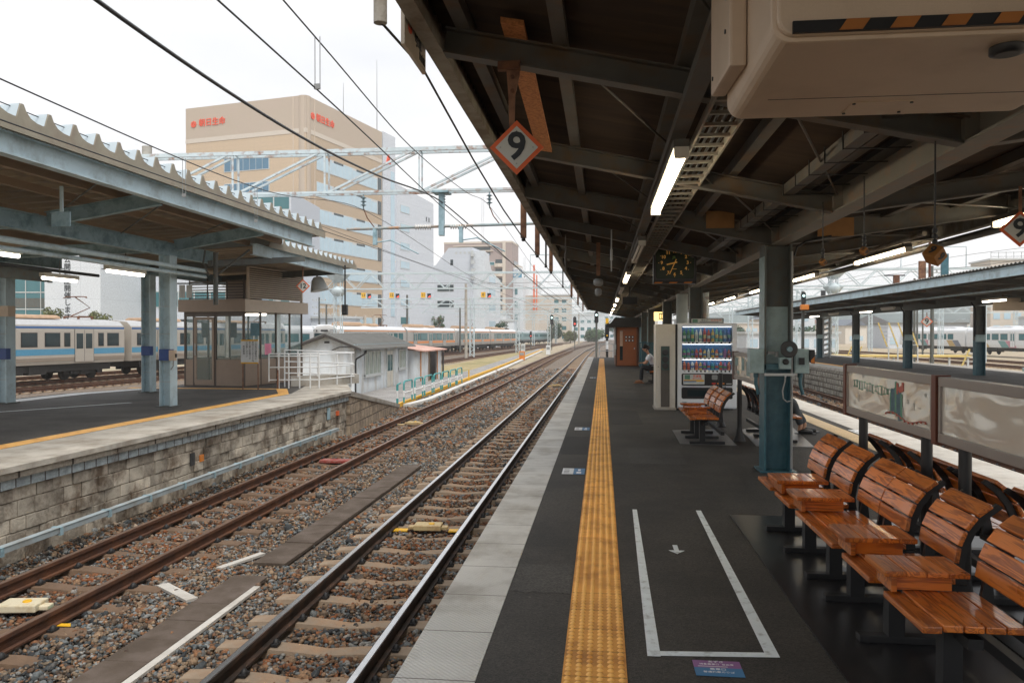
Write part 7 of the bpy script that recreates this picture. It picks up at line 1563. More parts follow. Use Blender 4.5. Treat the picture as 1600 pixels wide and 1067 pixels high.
mb.box((.2, 57.9, 1.3), (.5, 58.0, 2.3), 0); mb.lathe([(.06, 0), (.06, .02)], (.35, 57.9, 1.5), (0, -1, 0), 10, 2); mb.build('post', ['black', 'white', 'yellow'], t)
# ================================================================ OVERHEAD WIRES
wires = [
 ('contact wire over the near track, lower of the pair', [(-2.55, -6, 3.95), (-2.75, 7.4, 3.97), (-3.0, 15.5, 3.98), (-3.05, 24, 4.0), (-2.9, 73, 4.2), (-2.6, 150, 4.2)], .008),
 ('messenger wire over the near track, upper of the pair', [(-2.55, -6, 4.8), (-2.75, 7.4, 4.46), (-2.95, 12, 4.5), (-3.2, 18.5, 4.95), (-3.42, 24, 5.5), (-3.2, 45, 4.6), (-3, 73, 5.7), (-2.8, 110, 4.7), (-2.6, 150, 5.6)], .008),
 ('messenger wire over the second track', [(-5.6, -6, 4.35), (-6.3, 8, 4.28), (-7.0, 16, 4.6), (-7.37, 24, 5.45), (-7.0, 45, 4.7), (-6.6, 73, 5.8), (-6.3, 150, 5.6)], .009),
 ('contact wire over the second track', [(-5.7, -6, 3.75), (-6.0, 8, 3.75), (-6.1, 24, 3.95), (-6.0, 73, 4.15), (-6, 150, 4.15)], .008),
 ('thick black feeder cable drooping across the sky to the nearest gantry', [(-3.6, 1.5, 4.25), (-4.15, 6.5, 4.34), (-4.42, 11.0, 4.5), (-4.62, 16, 4.88), (-4.8, 21, 5.42), (-4.86, 24, 5.62), (-4.55, 27, 5.35), (-3.6, 36, 4.4), (-2.9, 44, 3.75), (-2.6, 50, 3.7), (-2.4, 55, 3.95)], .02),
 ('thin line strung from the far canopy edge over the folds', [(-7.28, -2, 4.60), (-7.3, 10, 4.42), (-7.3, 19.9, 4.42), (-8, 40, 4.8), (-8, 73, 5.6)], .007),
]
def curve(pts, n=10):
    P_ = [V(p) for p in pts]; out = []
    for i in range(len(P_) - 1):
        p0 = P_[max(i - 1, 0)]; p1 = P_[i]; p2 = P_[i + 1]; p3 = P_[min(i + 2, len(P_) - 1)]
        # finite-difference tangents in y
        def tan(a, b_, c):
            return (c - a) / max(1e-6, (c.y - a.y) if abs(c.y - a.y) > 1e-6 else (c - a).length)
        m1 = tan(p0, p1, p2) * (p2.y - p1.y); m2 = tan(p1, p2, p3) * (p2.y - p1.y)
        for k in range(n):
            s = k / n; out.append(p1 * (2 * s ** 3 - 3 * s ** 2 + 1) + m1 * (s ** 3 - 2 * s ** 2 + s) + p2 * (-2 * s ** 3 + 3 * s ** 2) + m2 * (s ** 3 - s ** 2))
    out.append(P_[-1]); return out
for lab, pts, r in wires:
    cpts = curve(pts, 8); rad = [r * max(1, p.y / 45) for p in cpts]
    o = MB().tube(cpts, rad, 6).build('overhead_wire', 'black'); tag(o, lab, 'wire', 'overhead wires')
# droppers
for k, (x, y, z0, z1, lab) in enumerate([(-2.75, 7.4, 3.97, 4.46, 'paired dropper between the two nearest overhead wires'), (-3.12, 20.5, 3.99, 5.17, 'dropper just before the nearest gantry'), (-6.65, 12.0, 3.8, 4.4, 'dropper above the second track before the far canopy end'), (-6.9, 15.2, 3.85, 4.55, 'dropper above the second track by the far canopy end'), (-3.35, 34, 4.05, 4.9, 'dropper beyond the nearest gantry')]):
    mb = MB(); mb.tube([(x, y, z0), (x, y, z1)], .0045, 6); mb.tube([(x + .05, y, z0), (x + .05, y, z1)], .0045, 6); mb.box((x - .006, y - .015, z0 - .015), (x + .05, y + .015, z0 + .035)); tag(mb.build('dropper', 'grey'), lab, 'wire dropper', 'droppers between overhead wires')
# web of far cross wires
for k, (a, b_, lab) in enumerate([((-34, 73, 6.6), (16, 73, 6.9), 'slack cross wire along the second gantry'), ((-30, 97, 5.4), (14, 97, 5.4), 'cross wire along the third gantry'), ((-26, 122, 5.6), (12, 122, 5.7), 'cross wire along the fourth gantry')]):
    tag(MB().tube([a, ((a[0] + b_[0]) / 2, a[1], a[2] - .3), b_], .02, 5).build('cross_wire', 'grey'), lab, 'wire', 'cross wires')
for k, (x, z) in enumerate([(8.7, 4.2), (9.6, 5.4), (13, 6.3), (18.5, 7.2), (24, 6.2), (29, 7.6), (33, 5.6)]):
    tag(MB().tube(curve([(x - 1 + k * .6, 12, z), (x, 48, z - .35), (x - .5, 73, z + .4), (x - 3, 122, z), (x - 8, 185, z)], 6), [.012 + .0003 * i for i in range(25)], 5).build('overhead_wire', 'black'), ['lowest', 'second lowest', 'third', 'fourth', 'fifth', 'sixth', 'highest'][k] + ' overhead wire over the train yard, counted from the bench platform outwards', 'wire', 'overhead wires of the train yard')
# ================================================================ BUILDINGS
def building(label, name, origin, rotz, cat='building', group=None):
    t = thing(name, label, cat, (0, 0, 0), group); t['_o'] = 0; del t['_o']
    def fin(): t.location = origin; t.rotation_euler = (0, 0, rotz)
    return t, fin
GZ = -1.36
# -- beige office block with red lettering: local +y runs along its right-hand face, x=0 is that face, -x the left face
az = math.atan2(-.224, .975)
t, fin = building('beige tiled office block with red roof lettering and blue window bands', 'office_block', (-41.96, 109.28, GZ), az)
LW, DW, HT = 21.2, 22.2, 37.0
mb = MB(); mb.box((-LW, 0, 0), (0, DW, HT - 5.3)); mb.build('wall', 'tile_asahi', t)
mb = MB(); mb.box((-LW - .02, -.02, HT - 5.299), (.02, DW + .02, HT)); mb.build('parapet_wall', 'tile_band', t)
mb = MB(); mb.box((-LW - .05, -.05, HT - 5.3), (.05, DW + .05, HT - 4.65)); mb.build('pale_band', 'tile_pale', t)
mb = MB(); mb.lathe([(.9, 0), (.9, HT + .02)], (-.75, .75, 0), Z, 24); mb.build('corner_roll', 'tile_band', t)
mb = MB(); mb.box((-2.2, -.06, 0), (-2.05, 0, HT)); mb.box((.0, 2.05, 0), (.06, 2.2, HT)); mb.build('corner_groove', 'bronze_lt', t)
mb = MB(); mb.lathe([(.06, 0), (.03, 5)], (-.6, 11, HT), Z, 6); mb.lathe([(.09, 0), (.03, 14)], (-.6, DW - .6, HT - 2), Z, 6); mb.build('aerial', 'grey', t)
fl = [HT - 10.0 - 3.9 * k for k in range(7)]
for z in fl:
    f = MB(); f.box((.001, 2.6, z - .1), (.05, DW - .25, z + 2.1)); w = f.build('window_band', 'greylt', t)
    mb = MB(); n = 18
    for k in range(n):
        a = 2.7 + k * (DW - 4.4) / n; hi = z + (2.0 if k % 6 < 4 else 1.75); mb.box((.0505, a, z), (.06, a + (DW - 4.4) / n - .06, hi))
    mb.build('pane', 'win_blue', w)
    mb = MB(); mb.box((.0505, DW - 1.55, z - .1), (.065, DW - .3, z + 2.1)); mb.box((.0505, 7.2, z + 1.75), (.065, 9.9, z + 2.08)); mb.box((.0505, 13.8, z + 1.75), (.065, 16.4, z + 2.08)); mb.build('pane', 'win_dk', w)
    f = MB(); f.box((-14.2, -.05, z - .1), (-6.2, -.001, z + 2.1)); w = f.build('window_band', 'greylt', t)
    mb = MB()
    for k in range(7): a = -14.1 + k * 1.12; mb.box((a, -.06, z), (a + 1.05, -.0505, z + 2.0))
    mb.build('pane', 'win_blue2', w)
# lower storeys with big glass
mb = MB(); mb.box((.001, 3, 1.0), (.08, DW - 1, 4.6)); w = mb.build('window_band', 'win_blue2', t)
mb = MB()
for k in range(6): mb.bar((.25, 4 + k * 3, 0), (.25, 4 + k * 3, 6), .35, .35)
mb.build('pilotis', 'tile_pale', t)
def logo(mb, c, xd, s):
    c = V(c); xd = V(xd); n = xd.cross(Z)
    for k in range(8):
        a = k * math.pi / 4; p = c + xd * math.cos(a) * s * .62 + Z * math.sin(a) * s * .62; mb.lathe([(s * .25, 0), (s * .25, .1)], p, n, 8)
    pts = 14
    mb.lathe([(s * .28, .02), (s * .28, .1)], c, n, 12)
mb = MB(); logo(mb, (-19.7, -.03, HT - 2.5), (1, 0, 0), .58); [add_text(mb, ch, (-18.15 + 1.22 * i, -.03, HT - 2.45), (1, 0, 0), (0, 0, 1), 1.2, 0, .04, .012) for i, ch in enumerate('朝日生命')]; mb.build('lettering', ['text_red', 'tile_band'], t)
mb = MB(); logo(mb, (.03, 1.6, HT - 2.6), (0, 1, 0), .58); [add_text(mb, ch, (.03, 3.1 + 1.22 * i, HT - 2.6), (0, 1, 0), (0, 0, 1), 1.2, 0, .04, .012) for i, ch in enumerate('朝日生命')]; mb.build('lettering', ['text_red', 'tile_band'], t)
fin()
# -- pale grey annex behind it
t, fin = building('pale grey panelled building joined behind the beige office block', 'grey_building', (-36.97 + .5, 131.1, GZ), az)
mb = MB(); mb.box((-11, 0, 0), (-.4, 4.4, 37.2)); mb.build('tower', 'tile_grey', t)
mb = MB(); mb.prism([(-14, 4.401, 0), (-.2, 4.401, 0), (-.2, 4.401, 29.2), (-14, 4.401, 31)], (0, 15.2, -1.2)); mb.v = [(x, y, 0 if z < 0 else z) for x, y, z in mb.v]; mb.build('wing', 'tile_grey', t)
mb = MB(); mb.box((-.399, 2.7, 6), (-.34, 4.0, 31)); mb.build('stair_glazing', 'win_blue', t)
for k in range(8):
    z = 25.2 - 3.3 * k; f = MB().box((-.199, 5.8, z - .75), (-.15, 9.4, z + .65)).build('window', 'greylt', t); MB().box((-.149, 5.9, z - .65), (-.14, 8.2, z + .55)).build('pane', 'win_teal' if k > 5 else 'win_blue', f); MB().box((-.149, 8.3, z - .65), (-.14, 9.3, z + .55)).build('pane', 'win_blue', f)
mb = MB(); s = 1.2
for a, b_ in (((0, 0), (.75, 1.8)), ((.75, 1.8), (1.5, 0)), ((.35, .1), (.75, 1.1)), ((.75, 1.1), (1.1, .1))): mb.bar((-.36, 1.0 + a[0], 32.0 + a[1]), (-.36, 1.0 + b_[0], 32.0 + b_[1]), .12, .25, 0, X)
mb.build('emblem', 'text_red', t)
for k in range(2): MB().box((-.199, 16.2 + k * 1.1, 24.2), (-.15, 16.6 + k * 1.1, 25.0)).build('vent', 'win_dk', t)
fin()
# -- white block with curved shoulders
t, fin = building('white block with a curved shoulder roofline in front of the apartment tower', 'white_building', (-36.5, 167.1, GZ), R(-7))
prof = [(0, 0), (9.2, 0), (9.2, 21.3), (4.0, 21.3), (2.6, 19.6), (1.2, 17.8), (0, 17.2)]
mb = MB(); mb.prism([(x, 0, z) for x, z in prof], (0, 14, 0)); mb.build('wall', 'tile_grey', t)
mb = MB(); mb.prism([(9.201, .6, 0), (9.201, 14, 0), (9.201, 14, 15.2), (9.201, 10, 15.8), (9.201, 6, 17.0), (9.201, 3.2, 20.2), (9.201, .6, 20.6)], (2.6, 0, 0)); mb.build('side_wing', 'tile_white', t)
for z in (12.0, 8.6):
    f = MB().box((1.4, -.04, z), (5.2, -.001, z + 1.55)).build('window', 'greylt', t); MB().box((1.5, -.05, z + .1), (4.2, -.0405, z + 1.45)).build('pane', 'win_dk', f); MB().box((4.3, -.05, z + .1), (5.1, -.0405, z + 1.45)).build('pane', 'win_dk', f)
MB().box((4.4, -.03, 17.6), (5.0, -.001, 18.8)).build('window', 'win_dk', t)
for k in range(4): MB().lathe([(.28, 0), (.28, .03)], (5.7 + .95 * k, -.001, 20.2), (0, -1, 0), 12).build('vent_hole', 'greylt', t)
for z in (4.5, 8, 11.5, 14.2): MB().box((11.801, 4.2, z), (11.83, 9.5, z + 1.3)).build('window', 'win_blue', t)
mb = MB(); mb.bar((9.3, -.3, 18), (9.3, -.3, 20.6), .1, .6)
for k in range(4): mb.box((9.201, -.9, 14.5 + k * 1.6), (9.8, -.05, 15.2 + k * 1.6))
mb.build('balcony_grille', 'greylt', t)
fin()
# -- mauve brown apartment tower
t, fin = building('mauve brown apartment tower with white curved balconies', 'apartment_tower', (-51.5, 256, GZ), R(-4))
mb = MB(); mb.box((0, 0, 0), (22.6, 12, 32.4)); mb.build('wall', 'tile_brown', t)
mb = MB(); mb.box((1.5, -.4, 29.8), (16.5, -.001, 30.1)); mb.box((-.1, -.1, 32.4), (22.7, 12.1, 33.0)); mb.box((3.2, -.5, 31.4), (16, -.001, 31.7)); mb.box((19.6, -.6, 0), (20.6, -.001, 33)); mb.build('cornice', 'tile_pale', t)
for z in (30.2, 28.4): MB().box((4.5, -.06, z), (15.5, -.001, z + 1.0)).build('window_band', 'win_dk', t)
for r in range(9):
    z = 25.2 - 3.05 * r
    for x in (12.2, 15.2): f = MB().box((x, -.05, z), (x + 1.7, -.001, z + 1.2)).build('window', 'white', t); MB().box((x + .1, -.06, z + .1), (x + 1.6, -.0505, z + 1.1)).build('pane', 'win_teal', f)
    mb = MB(); pts = [(17.6, 0), (17.9, -1.2), (19.2, -1.7), (20.4, -1.2), (20.6, 0)]; mb.prism([(x - .8, y, z - .6) for x, y in pts], (0, 0, 1.1)); mb.prism([(22.601, 3, z - .6), (24.2, 3, z - .6), (24.2, 11, z - .6), (22.601, 11, z - .6)], (0, 0, .9)); mb.build('balcony', 'tile_pale' if r < 6 else 'tile_white', t)
    mb = MB(); mb.box((17.2, -.12, z + .5), (19.4, -.02, z + 1.9)); mb.box((22.601, 3.2, z + .5), (22.65, 10.8, z + 1.8)); mb.build('glazing', 'win_dk', t)
fin()
# -- white block with blue roof sign
t, fin = building('white block with blue roof signboard beside the apartment tower', 'white_building', (-38.2, 258, GZ), R(-10)); t.scale = (1.3, 1.3, 1.3)
mb = MB(); mb.box((0, 0, 0), (10, 18, 16.3)); mb.build('wall', 'tile_white', t)
mb = MB(); mb.box((10.001, 2, 0), (13.5, 18, 12)); mb.build('side_wing', 'tile_pale', t)
mb = MB(); mb.box((4.6, .1, 16.3), (9.6, .3, 18.9)); mb.build('roof_sign', 'white', t); mb = MB(); mb.box((4.6, .06, 16.35), (9.6, .0995, 17.4), 1); add_text(mb, 'ABKホーム', (7.1, .095, 18.1), (1, 0, 0), (0, 0, 1), 1.1, 0, .01, .02); add_text(mb, '不動産', (7.1, .055, 16.87), (1, 0, 0), (0, 0, 1), .8, 2, .01, .01); mb.build('lettering', ['text_blue', 'skyband', 'text_wh'], t)
for r in range(4):
    for k, x in enumerate((1.2, 3.9, 7.8)): MB().box((x, -.03, 2.2 + 3.3 * r), (x + (.7 if k else 1.4), -.001, 3.9 + 3.3 * r)).build('window', 'win_teal' if k else 'win_blue', t)
mb = MB(); mb.box((-.9, -.3, 5.2), (4.0, -.05, 7.6)); mb.build('blue_signboard', 'stripe_blue', t); mb = MB(); add_text(mb, '駅前駐車場', (1.55, -.31, 6.9), (1, 0, 0), (0, 0, 1), .8, 0, .01); add_text(mb, '松本バスセンター', (1.55, -.31, 5.9), (1, 0, 0), (0, 0, 1), .55, 0, .01); mb.build('lettering', 'text_wh', t)
mb = MB(); mb.bar((12.5, 1.0, 8), (12.5, 1.0, 19.5), .35, .35); mb.bar((13.2, 1.0, 8), (13.2, 1.0, 17), .25, .25); mb.build('red_mast', 'orange', t)
fin()
# -- far low blocks
rng = random.Random(11)
for k, (x, y, w, d, h, m, lab) in enumerate([(-24, 290, 12, 12, 17, 'tile_pale', 'far cream block behind the black signals'), (-37, 240, 8, 10, 9, 'tile_white', 'low white block left of the distant teal train'), (-13, 340, 14, 12, 11, 'tile_white', 'low pale block right of the red signal'), (-8, 420, 30, 14, 14, 'tile_grey', 'long grey block at the end of the tracks'), (-30, 215, 6, 7, 6.5, 'tile_white', 'small white building beside the distant teal train'), (10, 380, 16, 12, 9, 'tile_pale', 'small pale building beyond the end of the bench platform')]):
    t, fin = building(lab, 'distant_building', (x, y, GZ), R(rng.uniform(-12, 8)), group='distant low buildings')
    MB().box((0, 0, 0), (w, d, h)).build('wall', m, t); MB().box((-.2, -.2, h), (w + .2, d + .2, h + .5)).build('roof', 'greylt', t)
    for r in range(int(h // 3.3)):
        for q in range(int(w // 3)): MB().box((1 + q * 2.8, -.05, 1.3 + r * 3.2), (2.6 + q * 2.8, -.001, 2.7 + r * 3.2)).build('window', 'win_teal', t)
    fin()
# -- glass and white blocks behind the blue train (far left, seen under the canopy)
t, fin = building('dark teal glass curtain wall building behind the first blue striped car', 'glass_building', (-69.5, 82, GZ), R(6))
MB().box((0, 0, 0), (8.6, 12, 15)).build('wall', 'win_teal', t)
mb = MB()
for k in range(6): mb.box((-.02 + k * 1.7, -.06, 0), (.06 + k * 1.7, -.001, 15))
for k in range(8): mb.box((0, -.05, k * 1.9), (8.6, -.0015, k * 1.9 + .12))
mb.build('mullions', 'greylt', t)
mb = MB(); mb.box((.2, -.03, 5.9), (8.4, -.002, 7.0)); mb.box((.2, -.03, 2.0), (8.4, -.002, 3.2)); mb.build('spandrel', 'steel_old', t); fin()
t, fin = building('white slab building with a vertical line of dark lettering', 'white_building', (-60.6, 80.5, GZ), R(5))
MB().box((0, 0, 0), (6.2, 12, 15)).build('wall', 'tile_white', t)
mb = MB()
for i, ch in enumerate('市民公開講座開催します'): add_text(mb, ch, (2.55, -.002, 12.6 - i * .78), (1, 0, 0), (0, 0, 1), .78, 0, .01, .012)
mb.build('lettering', 'text_dk', t)
for z in (8.6, 4.7): MB().box((.35, -.04, z), (.9, -.001, z + .75)).build('window', 'win_dk', t)
MB().box((2.1, -.04, 3.2), (3.0, -.001, 3.65)).build('blue_plate', 'blue', t); fin()
t, fin = building('pale office building with teal window bands behind the transformer', 'pale_building', (-61, 90, GZ), R(4))
MB().box((0, 0, 0), (24, 12, 20)).build('wall', 'tile_grey', t)
for r in range(5): f = MB().box((.3, -.05, 2.2 + 3.9 * r), (23.7, -.001, 4.3 + 3.9 * r)).build('window_band', 'greylt', t); mb = MB(); [mb.box((.5 + 1.95 * k, -.06, 2.35 + 3.9 * r), (2.3 + 1.95 * k, -.0505, 4.15 + 3.9 * r)) for k in range(12)]; mb.build('pane', 'win_teal', f)
fin()
t, fin = building('low white wall building under the beige office block', 'low_building', (-47, 101, GZ), R(-8))
MB().box((0, 0, 0), (14, 5, 5.0)).build('wall', 'tile_white', t); MB().box((-.3, -.3, 5), (14.3, 5.3, 5.3)).build('roof', 'greylt', t); fin()

# ================================================================ RIGHT PLATFORM CANOPY and yard
t = thing('low_canopy', 'low canopy with pale blue fascia and corrugated roof over the yard platform', 'canopy', (14.5, 44, 2.9))
cy0, cy1 = 13.0, 68
n = int((cy1 - cy0) / .11); vs = []; fs = []
for i in range(n + 1):
    y = cy0 + (cy1 - cy0) * i / n; w = .025 * (1 if i % 2 else -1)
    for x, z in ((10.95, 3.50), (14.5, 3.15), (18.2, 3.5)): vs.append((x, y, z + w))
for i in range(n): o = i * 3; fs += [(o, o + 1, o + 4, o + 3), (o + 1, o + 2, o + 5, o + 4)]
mb = MB().add(vs, fs); mb.build('roof_sheet', M.setdefault('roof_r', mat('grey corrugated roof sheet', (.24, .235, .22), .7, var=.2, vs=2)), t)
MB().ibeam((11.05, cy0, 3.30), (11.05, cy1, 3.30), .26, .10, .014, .012).build('fascia_beam', 'sky_paint', t)
MB().ibeam((14.5, cy0, 2.86), (14.5, cy1, 2.86), .3, .16, .014, .012).build('main_girder', 'steel_old', t)
MB().ibeam((18.0, cy0, 3.3), (18.0, cy1, 3.3), .24, .10, .014, .012).build('fascia_beam', 'steel_old', t)
for k in range(15):
    y = 14 + k * 3.75; MB().bar((11.1, y, 3.25), (14.42, y, 2.98), .1, .16).build('rafter', 'steel_can', t); MB().bar((14.58, y, 2.98), (17.9, y, 3.22), .1, .16).build('rafter', 'steel_can', t)
for x, z in ((12.0, 3.28), (13.2, 3.18), (15.8, 3.22), (17, 3.3)): MB().bar((x, cy0, z), (x, cy1, z), .07, .09).build('purlin', 'steel_can', t)
tag(MB().tube([(12.2, cy0, 2.95), (12.2, cy1, 2.95)], .035, 8).build('service_pipe', 'sky_paint'), 'pale service pipe under the low yard canopy fascia', 'pipe')
def rcol(x, y, lab, group='columns of the yard platform'):
    t = thing('canopy_column', lab, 'column', (x, y, 0), group)
    MB().hcol(x, y, 1.35, 2.71, .34, .30).build('upper_shaft', 'steel_old', t); MB().hcol(x, y, -.01, 1.349, .34, .30).build('lower_shaft', 'teal_dk', t)
    mb = MB(); mb.box((x - .173, y - .16, 1.30), (x + .173, y - .06, 1.58)); mb.build('pale_band', 'teal_lt', t)
    mb = MB(); mb.tube([(x - .22, y - .1, 1.5), (x - .2, y - .1, 2.6), (x - .35, y - .1, 2.85)], .03, 6); mb.build('conduit', 'black', t)
for x, y, lab in [(14.65, 32.9, 'nearest visible column of the yard platform, with rusty patches'), (14.35, 39.4, 'second visible column of the yard platform'), (14.35, 47.1, 'third visible column of the yard platform'), (14.6, 55.7, 'fourth visible column of the yard platform'), (14.5, 64, 'fifth, farthest column of the yard platform'), (14.6, 26.3, 'column of the yard platform closest to the bench end')]: rcol(x, y, lab)
t = thing('lattice_column', 'pale perforated lattice column next to the fourth column of the yard platform', 'column', (15.4, 57, 0))
mb = MB()
for s in (-1, 1): mb.bar((15.4 + s * .22, 57, 0), (15.4 + s * .22, 57, 2.9), .08, .3, 0, Y)
for k in range(8): mb.bar((15.2, 57, .1 + k * .36), (15.6, 57, .22 + k * .36), .12, .3, 0, Y)
mb.build('frame', 'greylt', t)
for k, (x, y, L, lit, lab) in enumerate([(13.2, 27.8, 1.6, 1, 'nearest lit lamp under the low yard canopy'), (12.9, 37.0, 1.6, 0, 'unlit lamp under the low yard canopy'), (13.4, 41.5, 1.8, 1, 'second lit lamp under the low yard canopy'), (13.6, 52.0, 2.2, 1, 'third lit lamp under the low yard canopy'), (13.2, 46.5, 1.8, 0, 'second unlit lamp under the low yard canopy'), (16.5, 30, 2.2, 1, 'lit lamp on the far side of the low yard canopy')]):
    lamp2(x, y, L, 2.72, bool(lit), lab)
t = thing('hanging_board', 'beige hanging board under the low yard canopy between its lamps', 'board sign', (14.2, 30, 2.5)); MB().box((13.6, 29.5, 2.42), (15.6, 29.56, 2.86)).build('board', 'housing', t); MB().box((13.9, 29.53, 2.86), (13.95, 29.58, 3.0)).build('hanger', 'rust', t)
for k, (x, y, z0, z1, lab, m) in enumerate([(12.6, 35.9, 3.4, 4.15, 'dark stub post with a tiny arm standing on the low yard canopy roof', 'rust'), (12.4, 32.6, 3.4, 4.45, 'rusty flat post standing on the low yard canopy roof', 'rust2'), (12.5, 30.8, 3.5, 4.55, 'dark flat post standing rightmost on the low yard canopy roof', 'teal_dk'), (12.6, 47.3, 3.4, 4.1, 'small dark post standing leftmost on the low yard canopy roof', 'dark')]):
    t = thing('roof_post', lab, 'post', (x, y, z0), 'stub posts on the low yard canopy roof'); MB().box((x - .12, y - .06, z0 - .15), (x + .12, y + .06, z1)).build('post', m, t)
    if k == 0: MB().bar((x - .5, y, z1 - .02), (x + .35, y, z1 - .02), .06, .05).build('arm', 'black', t)
tag(MB().tube([(12.6, 32.4, 3.3), (12.6, 32.4, 5.6)], .05, 8).build('roof_mast', 'brownpost'), 'thin tall dark red mast rising from the low yard canopy roof', 'mast')
diamond('number_sign', '9', (19.3, 50, 2.35), .33, (-.3, -1, 0), 'tiny distant diamond sign beyond the yard platform columns', 2.9)
# yard furniture
M['ladyel'] = mat('faded yellow ladder paint', (.62, .47, .16), .6, var=.1)
def steps(x, y, lab, h=2.6, lean=.9, z0=-1.33):
    t = thing('access_ladder', lab, 'access ladder', (x, y, -1.3), 'yellow access ladders in the train yard')
    for s in (-.4, .4): MB().bar((x + s, y, z0), (x + s + lean, y, z0 + h), .07, .1).build('stringer', 'ladyel', t)
    mb = MB()
    for k in range(int(h / .3)): u = (k + .5) * .3 / h; mb.bar((x - .4 + lean * u, y, z0 + h * u), (x + .4 + lean * u, y, z0 + h * u), .16, .04)
    mb.build('treads', 'greylt', t)
    if z0 > 0: MB().bar((x - .3, y, -1.34), (x - .3, y, z0), .08, .08).build('stand', 'greylt', t); MB().bar((x + .4, y, -1.34), (x + .4, y, z0), .08, .08).build('stand', 'greylt', t)
for k, (x, y, h, lean, lab) in enumerate([(22.9, 66, 1.9, -.7, 'tall pale yellow leaning ladder nearer the nearest column in the train yard'), (24.4, 66, 1.9, -.7, 'tall pale yellow leaning ladder nearer the white express'), (20.6, 70, 1.9, .8, 'short yellow steps near the cabin end of the maintenance deck'), (24.8, 58, 1.9, .8, 'short yellow steps at the express end of the maintenance deck'), (32.4, 62, 3.4, 1.3, 'yellow steps standing against the white express')]): steps(x, y, lab, h, lean, .6 if k < 2 else -1.33)
t = thing('maintenance_deck', 'long low maintenance deck with yellow edge in the train yard', 'platform', (24, 72, -1.3))
mb = MB(); mb.box((20, 71, -.35), (31, 73.5, -.2)); mb.build('deck', 'ladyel', t)
for k in range(8): MB().bar((20.3 + k * 1.5, 71.2, -1.33), (20.3 + k * 1.5, 71.2, -.35), .15, .15).build('leg', 'greylt', t)
t = thing('equipment_box', 'pale blue equipment box standing by the train yard tracks', 'equipment box', (22.5, 43, -1.3)); MB().box((21.8, 43, -1.33), (23.6, 44.2, -.15)).build('case', 'teal_lt' if False else M.setdefault('palecyan', mat('pale cyan enamel', (.42, .60, .63), .5)), t, bev=.03); MB().box((22.9, 42.8, -.75), (23.4, 42.99, -.3)).build('hood', 'palecyan', t)
tag(MB().box((19.2, 45.2, -1.33), (19.9, 45.5, -.75)).build('marker_box', 'yellow', bev=.02), 'small yellow marker box by the train yard tracks', 'marker')
t = thing('yard_post', 'grey mast with a pale panel roof in the train yard', 'mast', (27.5, 47, -1.3)); MB().tube([(27.5, 47, -1.33), (27.5, 47, 2.6)], .12, 8).build('mast', 'greylt', t); MB().bar((26.8, 47, 2.6), (29, 47, 2.6), .9, .12).build('panel', 'sky_paint2', t)
t = thing('yard_sign', 'orange and white signal board by the train yard access steps', 'sign', (25, 42, -1)); MB().box((25.0, 42, .5), (25.5, 42.05, 2.2)).build('board', 'yellow', t); MB().tube([(25.25, 42.1, -1.33), (25.25, 42.1, 2.3)], .06, 8).build('post', 'greylt', t)
signal(10.35, 42.5, 3.45, .36, False, 'small signal head with a lit lamp right of the nearest column'); 
t = thing('yellow_signal_box', 'orange yellow box under the small signal right of the nearest column', 'signal box', (10.35, 42.3, 3.0)); MB().box((10.15, 42.2, 2.85), (10.55, 42.49, 3.12)).build('case', 'hazard_o', t, bev=.02)
# low buildings and the hill behind the train yard
rng = random.Random(23)
for k, (x, y, w, d, h, m, lab) in enumerate([(22, 125, 14, 10, 3.0, 'tile_white', 'long low white depot building behind the maintenance deck'), (40, 190, 9, 9, 10.5, 'tile_white', 'white office block with window grid behind the low yard canopy'), (58, 170, 16, 10, 5.0, 'tile_grey', 'grey shed with sloping roof behind the white express'), (78, 150, 14, 12, 6, 'tile_white', 'pale warehouse behind the last cars of the white express'), (30, 240, 18, 12, 6, 'tile_pale', 'low cream building far behind the train yard'), (76, 166, 9, 9, 17.5, 'tile_pale', 'pale building with a rooftop railing above the low yard canopy'), (14, 150, 6, 8, 5.5, 'tile_white', 'small white cabin seen left of the nearest column')]):
    t, fin = building(lab, 'yard_building', (x, y, GZ), R(rng.uniform(-6, 6)), group='buildings behind the train yard')
    MB().box((0, 0, 0), (w, d, h)).build('wall', m, t); MB().box((-.3, -.3, h), (w + .3, d + .3, h + .35)).build('roof', 'greylt' if k != 2 else 'hutroof', t)
    for r in range(max(1, int(h // 2.6))):
        for q in range(int(w // 2)): MB().box((.5 + q * 1.95, -.05, .9 + r * 2.5), (1.7 + q * 1.95, -.001, 2.2 + r * 2.5)).build('window', 'win_blue', t)
    if k == 5:
        mb = MB()
        for q in range(7): mb.tube([(q * 1.4, 0, h), (q * 1.4, 0, h + 1.6)], .05, 5)
        for z in (.7, 1.5): mb.tube([(0, 0, h + z), (8.6, 0, h + z)], .05, 5)
        mb.build('roof_railing', 'grey', t); mb = MB(); add_text(mb, 'ジ', (6.5, -.06, h - 1.5), (1, 0, 0), (0, 0, 1), 1.6, 0, .02, .03); mb.build('lettering', 'text_dk', t)
    fin()
